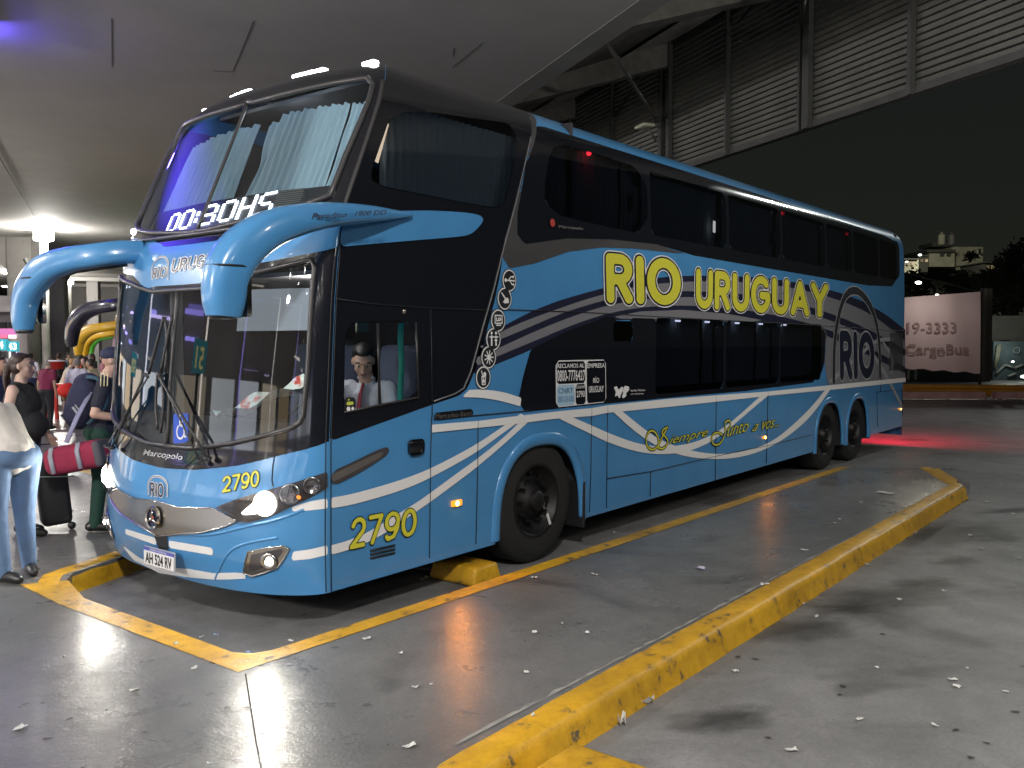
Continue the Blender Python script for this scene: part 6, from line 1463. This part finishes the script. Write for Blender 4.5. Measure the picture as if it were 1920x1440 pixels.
def person(loc, rz, label, H=1.70, girth=1.0, lean=0.0, side_lean=0.0, shirt=None, trousers=None, skin=SK1, hair=HB1, hairstyle='short', shoes=SHOE, sleeves='short', legs='long', arms=None, headyaw=0.0, headpitch=0.0, vox=.012, feet=None, face=True, group=None, seated=False, extras=None, handcurl=.5):
    k = H / 1.72; o = empty('person', loc, label, 'person', group, rz=rz)
    Rl = Matrix.Rotation(R(lean), 3, 'Y') @ Matrix.Rotation(R(side_lean), 3, 'X'); pv = Vector((0, 0, .95 * k))
    def up_(p): return pv + Rl @ (Vector(p) * k - pv)
    g = girth
    waist, chest, neck0, neck1, headc = up_((0, 0, 1.08)), up_((.0, 0, 1.30)), up_((-.015, 0, 1.44)), up_((.005, 0, 1.52)), up_((.02, 0, 1.62))
    Rh = Matrix.Rotation(R(headyaw), 3, 'Z') @ Matrix.Rotation(R(lean * .35 + headpitch), 3, 'Y')
    shs = {s: up_((0, s * .175 * (.6 + .4 * g), 1.405)) for s in (1, -1)}
    A = {}
    for s in (1, -1):
        a = (arms or {}).get(s)
        if a is None: A[s] = (shs[s], up_((-.02, s * .235 * (.5 + .5 * g), 1.12)), up_((.06, s * .25 * (.5 + .5 * g), .88)))
        else: A[s] = (shs[s], Vector(a[0]) * k, Vector(a[1]) * k)
    LG = {}
    for s in (1, -1):
        if seated: LG[s] = (pv + Vector((0, s * .09 * k, -.04)), pv + Vector((.42 * k, s * .12 * k, .02)), pv + Vector((.48 * k, s * .12 * k, -.42 * k)), 0)
        else:
            f = (feet or {}).get(s, (0, s * .10, 0)); ank = Vector((f[0] * k, f[1] * k, .085 * k)); hip = pv + Vector((0, s * .088 * k * g, -.03)); LG[s] = (hip, (hip + ank) / 2 + Vector((.03, 0, .01)), ank, f[2])
    # ---- body
    bm = bmesh.new(); hc = headc
    def hp(v): return hc + Rh @ (Vector(v) * k)
    ell(bm, hp((-.008, 0, .022)), (.098 * k, .077 * k, .098 * k), Rh); ell(bm, hp((.022, 0, -.045)), (.068 * k, .060 * k, .070 * k), Rh); ell(bm, hp((.048, 0, -.088)), (.032 * k, .034 * k, .026 * k), Rh)
    capsule(bm, hp((.088, 0, .012)), hp((.108, 0, -.028)), .010 * k, .014 * k); ell(bm, hp((.092, 0, -.034)), (.018 * k, .020 * k, .011 * k), Rh); ell(bm, hp((.074, 0, .035)), (.022 * k, .055 * k, .014 * k), Rh); ell(bm, hp((.080, 0, -.062)), (.016 * k, .026 * k, .013 * k), Rh)
    for s in (1, -1): ell(bm, hp((-.008, s * .079, -.005)), (.018 * k, .010 * k, .030 * k), Rh); ell(bm, hp((.052, s * .042, -.03)), (.030 * k, .024 * k, .028 * k), Rh)
    capsule(bm, neck0, neck1 + (hc - neck1) * .3, .060 * k, .054 * k)
    capsule(bm, pv, waist, .11 * k * g, .10 * k * g); capsule(bm, waist, chest, .10 * k * g, .12 * k * g)
    for s in (1, -1):
        a, b, c = A[s]; capsule(bm, chest + (a - chest) * .6, a, .06 * k, .05 * k); capsule(bm, a, b, .048 * k * (.7 + .3 * g), .040 * k * (.8 + .2 * g)); capsule(bm, b, b.lerp(c, .35), .039 * k, .039 * k * (.8 + .2 * g)); capsule(bm, b.lerp(c, .35), c, .039 * k, .025 * k)
        hand(bm, c, (c - b), Vector((0, s, .3)), k, -s, handcurl)
        h, kn, an, yw = LG[s]; capsule(bm, h, kn, .075 * k * (.7 + .3 * g), .052 * k); capsule(bm, kn, kn.lerp(an, .3), .050 * k, .054 * k); capsule(bm, kn.lerp(an, .3), an, .052 * k, .035 * k)
    remesh('body', bm, vox if vox < .01 else vox * .9, skin, o, 2)
    if face:
        for s in (1, -1):
            bm = bmesh.new(); ell(bm, hp((.080, s * .032, .012)), (.010 * k, .016 * k, .0085 * k), Rh, 2); e = finish('eye', bm, EYEW, o, True)
            bm = bmesh.new(); ell(bm, hp((.0885, s * .032, .012)), (.004 * k, .0075 * k, .0075 * k), Rh, 2); finish('iris', bm, EYED, e, True)
            bm = bmesh.new(); tube(bm, [hp((.086, s * .014, .036)), hp((.088, s * .034, .042)), hp((.076, s * .052, .034))], .0045 * k, 6); finish('eyebrow', bm, BROW, o, True)
        bm = bmesh.new(); ell(bm, hp((.092, 0, -.060)), (.007 * k, .024 * k, .0065 * k), Rh, 2); finish('lips', bm, LIP, o, True)
    # ---- hair
    if hair:
        bm = bmesh.new()
        if hairstyle == 'cap':
            ell(bm, hp((-.010, 0, .055)), (.112 * k, .088 * k, .078 * k), Rh); tube(bm, [hp((.07, 0, .055)), hp((.16, 0, .04))], [.06 * k, .05 * k], 12, rad2=[.009, .006]); remesh('cap', bm, vox, hair, o, 1)
        else:
            ell(bm, hp((-.030, 0, .050)), (.098 * k, .083 * k, .084 * k), Rh); ell(bm, hp((-.045, 0, -.005)), (.070 * k, .084 * k, .080 * k), Rh); ell(bm, hp((.016, 0, .092)), (.056 * k, .056 * k, .030 * k), Rh)
            if hairstyle == 'ponytail':
                ell(bm, hp((-.10, 0, .03)), (.05 * k, .05 * k, .05 * k), Rh)
                for j in range(5): capsule(bm, hp((-.13 - .012 * j, (j - 2) * .012, .01 - .03 * j)), hp((-.155 - .008 * j, (j - 2) * .018, -.10 - .035 * j)), .034 * k, .016 * k)
            if hairstyle == 'long':
                for j in range(7): a = R(70 + 220 * j / 6); capsule(bm, hp((math.cos(a) * .075, math.sin(a) * .082, 0)), hp((math.cos(a) * .09 - .02, math.sin(a) * .10, -.24)), .036 * k, .025 * k)
            remesh('hair', bm, vox, hair, o, 1)
    # ---- shirt
    if shirt:
        bm = bmesh.new(); ww = .118 * k * g
        for s in (1, -1):
            off = Vector((0, s * .065 * k * g, 0))
            capsule(bm, pv + off * .95 + Vector((0, 0, -.03)), waist + off * .9, .108 * k * g, .100 * k * g); capsule(bm, waist + off * .9, chest + off * 1.1, .100 * k * g, .112 * k * g); capsule(bm, chest + off * 1.1, shs[s] - (shs[s] - neck0) * .25, .110 * k * g, .062 * k)
        capsule(bm, pv, waist, .130 * k * g, .122 * k * g); capsule(bm, waist, chest, .122 * k * g, .140 * k * g)
        ell(bm, chest + Rl @ Vector((.02, 0, -.04)), (.125 * k * g, .16 * k * g, .15 * k), Rl)
        if g > 1.15: ell(bm, waist + Rl @ Vector((.05, 0, -.02)), (.15 * k * g, .165 * k * g, .16 * k), Rl)
        capsule(bm, chest, neck0, .11 * k, .068 * k)
        for s in (1, -1):
            a, b, c = A[s]
            if sleeves != 'none':
                q = a.lerp(b, .68) if sleeves == 'short' else b
                capsule(bm, a, q, .066 * k * (.6 + .4 * g), .058 * k * (.7 + .3 * g))
                if sleeves == 'long': capsule(bm, b, b.lerp(c, .93), .055 * k * (.7 + .3 * g), .038 * k)
            else: capsule(bm, neck0 + (a - neck0) * .35, neck0 + (a - neck0) * .6, .045 * k, .04 * k)
        remesh('shirt', bm, vox, shirt, o, 3)
    if trousers:
        bm = bmesh.new(); ell(bm, pv + Vector((-.01, 0, -.02)), (.128 * k * g, .165 * k * g, .115 * k))
        for s in (1, -1):
            h, kn, an, yw = LG[s]; e = kn if legs == 'short' else an + Vector((0, 0, -.02))
            capsule(bm, h, kn, .100 * k * g, .072 * k * (.6 + .4 * g))
            if legs == 'long': capsule(bm, kn, e, .070 * k * (.6 + .4 * g), .056 * k)
        remesh('trousers', bm, vox, trousers, o, 3)
    if not seated:
        for s in (1, -1):
            h, kn, an, yw = LG[s]; d = Vector((math.cos(R(yw)), math.sin(R(yw)), 0)); bm = bmesh.new(); b0 = Vector((an.x, an.y, .045))
            capsule(bm, b0 - d * .05 * k, b0 + d * .10 * k, .045 * k, .044 * k); capsule(bm, b0 + d * .10 * k, b0 + d * .155 * k + Vector((0, 0, -.01)), .044 * k, .034 * k); capsule(bm, b0 - d * .04 * k, an + Vector((0, 0, .01)), .042 * k, .040 * k)
            for v in bm.verts: v.co.z = max(v.co.z, .004)
            remesh('shoe', bm, max(.008, vox * .8), shoes, o, 1)
    return o
FACE_R = math.atan2(RT[1], RT[0])   # heading that looks to the right of the picture
FACE_F = math.atan2(FW[1], FW[0])
JEAN = cloth('denim', (.10, .17, .30)); JEAN2 = cloth('denim_dark', (.06, .10, .18)); WHT = cloth('white', (.62, .58, .54)); BLKC = cloth('black', (.014, .014, .017)); NAVC = cloth('navy', (.015, .017, .03)); GRN = cloth('green_dark', (.010, .045, .032)); MAR = cloth('maroon', (.17, .015, .05))
p = gr(22, 1082, .15)
man = person((p.x, p.y, .15), FACE_R + R(150), 'person in a cream shirt and blue jeans bending over at the left edge', 1.66, 1.34, lean=48, side_lean=0, shirt=WHT, trousers=JEAN, skin=SK1, hair=HB2, sleeves='short', vox=.011, feet={-1: (.0, -.14, 160), 1: (-.10, .12, 190)}, arms={-1: ((.46, -.26, .95), (.52, -.2, .72)), 1: ((.44, .26, .95), (.55, .2, .72))})
p = gr(48, 1003, .15)
woman = person((p.x, p.y, .15), FACE_R + R(4), 'person with a dark ponytail, black sleeveless top and jeans standing beside the black suitcase', 1.62, 1.16, shirt=BLKC, trousers=JEAN2, skin=SK3, hair=HB2, hairstyle='ponytail', sleeves='none', vox=.009, arms={-1: ((-.03, -.27, 1.12), (.10, -.30, .90)), 1: ((.02, .25, 1.1), (.16, .2, .92))}, feet={-1: (.06, -.09, 0), 1: (-.06, .1, 5)}, headpitch=-2)
p = gr(193, 992, .15)
bag_man = person((p.x, p.y, .15), FACE_R + R(14), 'person in a navy cap and green trousers stepping towards the coach door', 1.68, 1.12, lean=9, shirt=NAVC, trousers=GRN, skin=SK1, hair=cloth('cap_navy', (.02, .025, .06)), hairstyle='cap', vox=.009, arms={-1: ((.0, -.28, 1.12), (.26, -.16, 1.06)), 1: ((.1, .24, 1.15), (.34, .14, 1.1))}, feet={-1: (-.05, -.09, -5), 1: (.10, .10, 0)})
for j in range(3):
    bm = bmesh.new(); pts = [Vector((.045 + .028 * j, -.165, 1.475)) + Vector((.004 * t, -.022 * t - .004 * t * t, -.012 * t - .010 * t * t)) for t in range(4)]; tube(bm, pts, .007, 6, rad2=.004); finish('shoulder_stripe', bm, cloth('stripe%d' % j, (.55, .50, .30)), bag_man, True)
# backpack, duffel, suitcase
bw = Matrix.Rotation(FACE_R + R(14), 4, 'Z'); pb = Vector((gr(193, 992, .15).x, gr(193, 992, .15).y, .15))
o = empty('backpack', pb + (bw.to_3x3() @ Vector((-.13, -.02, 1.20))), 'big navy backpack worn by the person in the navy cap', 'backpack', rz=FACE_R + R(14))
bm = bmesh.new(); ell(bm, (0, 0, 0), (.15, .19, .27), Matrix.Rotation(R(14), 3, 'Y')); ell(bm, (-.06, 0, -.10), (.12, .16, .16)); ell(bm, (.02, 0, .16), (.11, .15, .10)); remesh('sack', bm, .011, cloth('bag_navy', (.022, .024, .06)), o, 2)
bm = bmesh.new(); tube(bm, smooth3([Vector(v) for v in ((.05, -.15, .23), (.16, -.17, .22), (.23, -.19, .08), (.20, -.2, -.08), (.06, -.19, -.2))], [(.022, .006)] * 5)[0], .022, 8, rad2=.008); finish('shoulder_strap', bm, cloth('strap_teal', (.04, .09, .13)), o, True)
bm = bmesh.new(); tube(bm, [(-.02, -.195, -.10), (-.06, -.188, -.04)], .012, 6, rad2=.004); tube(bm, [(.0, -.196, -.08), (-.04, -.19, -.02)], .006, 6, rad2=.004); finish('patch_mark', bm, mat('patch_grey', (.4, .42, .45), .5), o)
c = at(146, 857, 8.0)
o = empty('duffel_bag', c, 'crimson duffel bag with grey straps hanging beside the backpack wearer', 'duffel bag', rz=FACE_R)
bm = bmesh.new(); rt = Matrix.Rotation(R(-11), 3, 'Y'); bx(bm, (0, 0, 0), (.55, .26, .25), rt, bev=.085, seg=4); remesh('bag', bm, .012, cloth('crimson', (.24, .015, .05)), o, 3)
for x in (-.17, .07):
    bm = bmesh.new(); pr = [(-.138, -.10), (-.138, .06), (-.09, .125), (0, .13)]; tube(bm, [rt @ Vector((x, a, b)) for a, b in pr], .022, 6, rad2=.004, upv=rt @ Vector((0, -1, .2))); finish('band', bm, cloth('band%d' % int(x * 100), (.30, .30, .36)), o, True)
bm = bmesh.new(); bx(bm, rt @ Vector((.235, -.01, 0)), (.075, .265, .23), rt, bev=.03, seg=3); finish('end_panel', bm, cloth('duffel_grey', (.07, .065, .08)), o, True)
bm = bmesh.new(); s0 = at(170, 735, 8.15) - c; s1 = at(124, 830, 7.95) - c; inv = Matrix.Rotation(-FACE_R, 3, 'Z'); tube(bm, [inv @ s0, inv @ s0.lerp(s1, .5) + Vector((0, -.03, 0)), inv @ s1], .022, 6, rad2=.004, upv=(0, -1, 0)); finish('sling', bm, cloth('sling', (.28, .28, .42)), o, True)
c = at(99, 912, 8.35)
o = empty('suitcase', (c.x, c.y, .15), 'black upright wheeled suitcase standing next to the ponytailed person', 'suitcase', rz=FACE_R + R(35))
bm = bmesh.new(); bx(bm, (0, 0, .37), (.26, .22, .64), Matrix.Rotation(R(-5), 3, 'Y'), bev=.05, seg=4); finish('case', bm, cloth('case_black', (.013, .013, .015), .6), o, True, auto=50)
bm = bmesh.new(); tube(bm, [(-.12, 0, .62), (-.14, 0, .80), (.02, 0, .80), (.05, 0, .62)], .010, 6); finish('handle', bm, PLAS, o, True)
bm = bmesh.new(); tube(bm, [(-.17, -.124, .52), (.17, -.124, .50)], .006, 6); finish('zip', bm, SILV, o, True)
for x in (-.14, .14):
    bm = bmesh.new(); lathe(bm, [(.001, -.015), (.035, -.012), (.035, .012), (.001, .015)], (x, -.08, .037), (0, 1, 0), 16); finish('wheel', bm, PLAS, o, True)
# driver at the window
pd = on(690, 760, 1, .52)
drv = person((float(pd[0]) + .02, .50, .62), R(205), 'seated driver in white shirt and red tie at the cab side window', 1.70, 1.0, lean=12, shirt=cloth('shirt_white', (.50, .50, .56)), trousers=NAVC, skin=SK1, hair=HB1, vox=.007, seated=True, headyaw=22, headpitch=26, arms={1: ((.12, .27, 1.10), (.34, .12, 1.08)), -1: ((.12, -.27, 1.10), (.34, -.12, 1.08))})
drv.location.z = .17
bm = bmesh.new(); tube(bm, [(.165, 0, 1.415), (.225, 0, 1.34), (.255, .0, 1.20), (.24, 0, 1.02)], [.022, .030, .042, .045], 10, rad2=.010); finish('tie', bm, mat('tie_red', (.22, .015, .03), .6), drv, True)
bm = bmesh.new(); 
for s in (1, -1): bx(bm, (.105, s * .035, 1.445), (.05, .07, .02), Matrix.Rotation(R(35 * s), 3, 'X') @ Matrix.Rotation(R(-20), 3, 'Y'), bev=.006)
finish('collar', bm, cloth('collar', (.66, .66, .70)), drv, True)
# newspaper on the dashboard
npm = bpy.data.materials.new('newspaper'); npm.use_nodes = True; nn_ = npm.node_tree.nodes; ll_ = npm.node_tree.links; tt_ = nn_.new('ShaderNodeTexCoord'); vv_ = nn_.new('ShaderNodeTexNoise'); vv_.inputs['Scale'].default_value = 9; vv_.inputs['Detail'].default_value = 5; rr_ = nn_.new('ShaderNodeValToRGB')
e_ = rr_.color_ramp.elements; e_[0].position = .38; e_[0].color = (.55, .08, .05, 1); e_[1].position = .46; e_[1].color = (.72, .74, .70, 1); e_.new(.6).color = (.6, .68, .68, 1); e_.new(.68).color = (.12, .35, .36, 1)
ll_.new(tt_.outputs['Object'], vv_.inputs['Vector']); ll_.new(vv_.outputs['Fac'], rr_.inputs[0]); ll_.new(rr_.outputs[0], nn_['Principled BSDF'].inputs['Base Color'])
bm = bmesh.new(); rows = []
for i in range(12):
    rows.append([bm.verts.new((i * .06 - .3 + .02 * math.sin(j), j * .045 - .2, .03 * math.sin(i * 1.1 + j * .5) + .025 * math.cos(j * 1.3) + .012 * i)) for j in range(9)])
for a, b in zip(rows, rows[1:]):
    for q in range(8): bm.faces.new((a[q], a[q + 1], b[q + 1], b[q]))
o = finish('newspaper', bm, npm, None, True, auto=20); o.location = (.66, .80, 1.43); o.rotation_euler = (R(6), R(-10), R(-38)); tag(o, 'crumpled red and white newspaper lying on the dashboard behind the windscreen', 'newspaper')
# ---- crowd further back
cols = dict(grey=cloth('grey', (.16, .17, .18)), cream=cloth('cream', (.55, .48, .36)), olive=cloth('olive', (.14, .15, .05)), white=cloth('white2', (.62, .62, .70)), khaki=cloth('khaki', (.32, .22, .12)), navy=cloth('navy2', (.03, .04, .10)), red=cloth('red', (.5, .04, .03)), black=cloth('black2', (.015, .015, .018)), pink=cloth('pink', (.45, .2, .25)), teal=cloth('teal', (.05, .2, .22)))
crowd = [(88, 806, 1.42, FACE_F - R(20), 'person in a maroon shirt and black trousers seen from behind past the ponytailed person', MAR, cols['black'], HG, 'short', 'short', 'long', 10, 1.15),
 (146, 800, 1.40, FACE_F + R(5), 'grey-haired person in a white shirt seen from behind above the backpack', cols['white'], cols['navy'], HG, 'short', 'long', 'long', 5, 1.1),
 (121, 782, 1.38, FACE_R + R(20), 'person in a cream top and shorts bending over the red stand', cols['cream'], cols['khaki'], HY, 'short', 'short', 'short', 22, 1.0),
 (138, 780, 1.36, FACE_R + R(160), 'dark-haired person in a grey top behind the white-shirted person', cols['grey'], cols['black'], HB1, 'long', 'short', 'long', 4, 1.0),
 (166, 785, 1.38, FACE_F + R(150), 'long-haired person in an olive top between the white-shirted person and the navy cap', cols['olive'], cols['black'], HB2, 'long', 'short', 'long', 6, 1.0),
 (181, 792, 1.36, FACE_R + R(180), 'person in a cream shirt half hidden by the navy cap', cols['cream'], cols['navy'], HB1, 'short', 'short', 'long', 12, 1.0),
 (4, 880, 1.52, FACE_R, 'person in a navy shirt at the left edge behind the ponytailed person', cols['navy'], cols['black'], HB1, 'short', 'short', 'long', 0, 1.05),
 (154, 752, 1.36, FACE_R + R(90), 'far person in a red top among the crowd by the end wall', cols['red'], cols['black'], HB1, 'short', 'short', 'long', 0, 1.0),
 (175, 748, 1.36, FACE_R + R(60), 'far person in a black top among the crowd by the end wall', cols['black'], cols['navy'], HB2, 'long', 'short', 'long', 0, 1.0),
 (195, 752, 1.36, FACE_R + R(200), 'far person in a pink top among the crowd by the end wall', cols['pink'], cols['navy'], HB1, 'long', 'short', 'long', 0, 1.0),
 (128, 744, 1.36, FACE_R + R(20), 'far person in a teal top among the crowd by the end wall', cols['teal'], cols['black'], HB1, 'short', 'short', 'long', 0, 1.0),
 (112, 756, 1.4, FACE_R + R(120), 'far dark-clothed person beyond the red tub', cols['black'], cols['black'], HB2, 'short', 'short', 'long', 0, 1.0),
 (30, 770, 1.42, FACE_R + R(10), 'far person in grey left of the maroon shirt', cols['grey'], cols['navy'], HB1, 'short', 'short', 'long', 0, 1.0),
 (60, 765, 1.42, FACE_R + R(100), 'far person in white between the ponytail and the maroon shirt', cols['white'], cols['navy'], HB1, 'short', 'short', 'long', 0, 1.0)]
for (x, y, H, rz, lab, sh_, tr, hr, hs_, sl, lg, ln, gi) in crowd:
    p = gr(x, y, .15); person((p.x, p.y, .15), rz, lab, H, gi, lean=ln, shirt=sh_, trousers=tr, skin=random.choice((SK1, SK2, SK3)), hair=hr, hairstyle=hs_, sleeves=sl, legs=lg, vox=.022, face=y > 870, group='people waiting on the platform')
# red stand with a tub and a cloth bag
RD = mat('red_plastic', (.55, .03, .02), .4)
p = gr(107, 786, .15); d_ = 18.0
o = empty('stand', (p.x, p.y, .15), 'red folding stand beside the person in the cream top', 'stand', rz=FACE_R)
bm = bmesh.new(); tube(bm, [(0, 0, 0), (-.02, 0, .75)], .045, 8); tube(bm, [(0.0, 0, .75), (-.28, .1, 0)], .03, 6); bx(bm, (.2, 0, .78), (.6, .4, .04)); finish('frame', bm, RD, o, True, auto=40)
o = empty('bucket', at(108, 690, 17), 'red tub with a white rim held above the crowd', 'tub')
bm = bmesh.new(); lathe(bm, [(.001, 0), (.10, 0), (.14, .15), (.15, .15)], (0, 0, -.02), (0, 0, 1), 24); finish('tub', bm, RD, o, True); bm = bmesh.new(); lathe(bm, [(.14, .0), (.155, .01), (.155, .03), (.14, .03)], (0, 0, .12), (0, 0, 1), 24); finish('rim', bm, WHITE, o, True)
o = empty('cloth_bag', at(124, 732, 16.5), 'bright red cloth bag over the shorts of the person in the cream top', 'bag')
bm = bmesh.new(); ell(bm, (0, 0, 0), (.16, .13, .13)); ell(bm, (.04, 0, .05), (.12, .1, .09)); remesh('bag', bm, .02, mat('red_cloth', (.65, .03, .02), .8), o, 2)
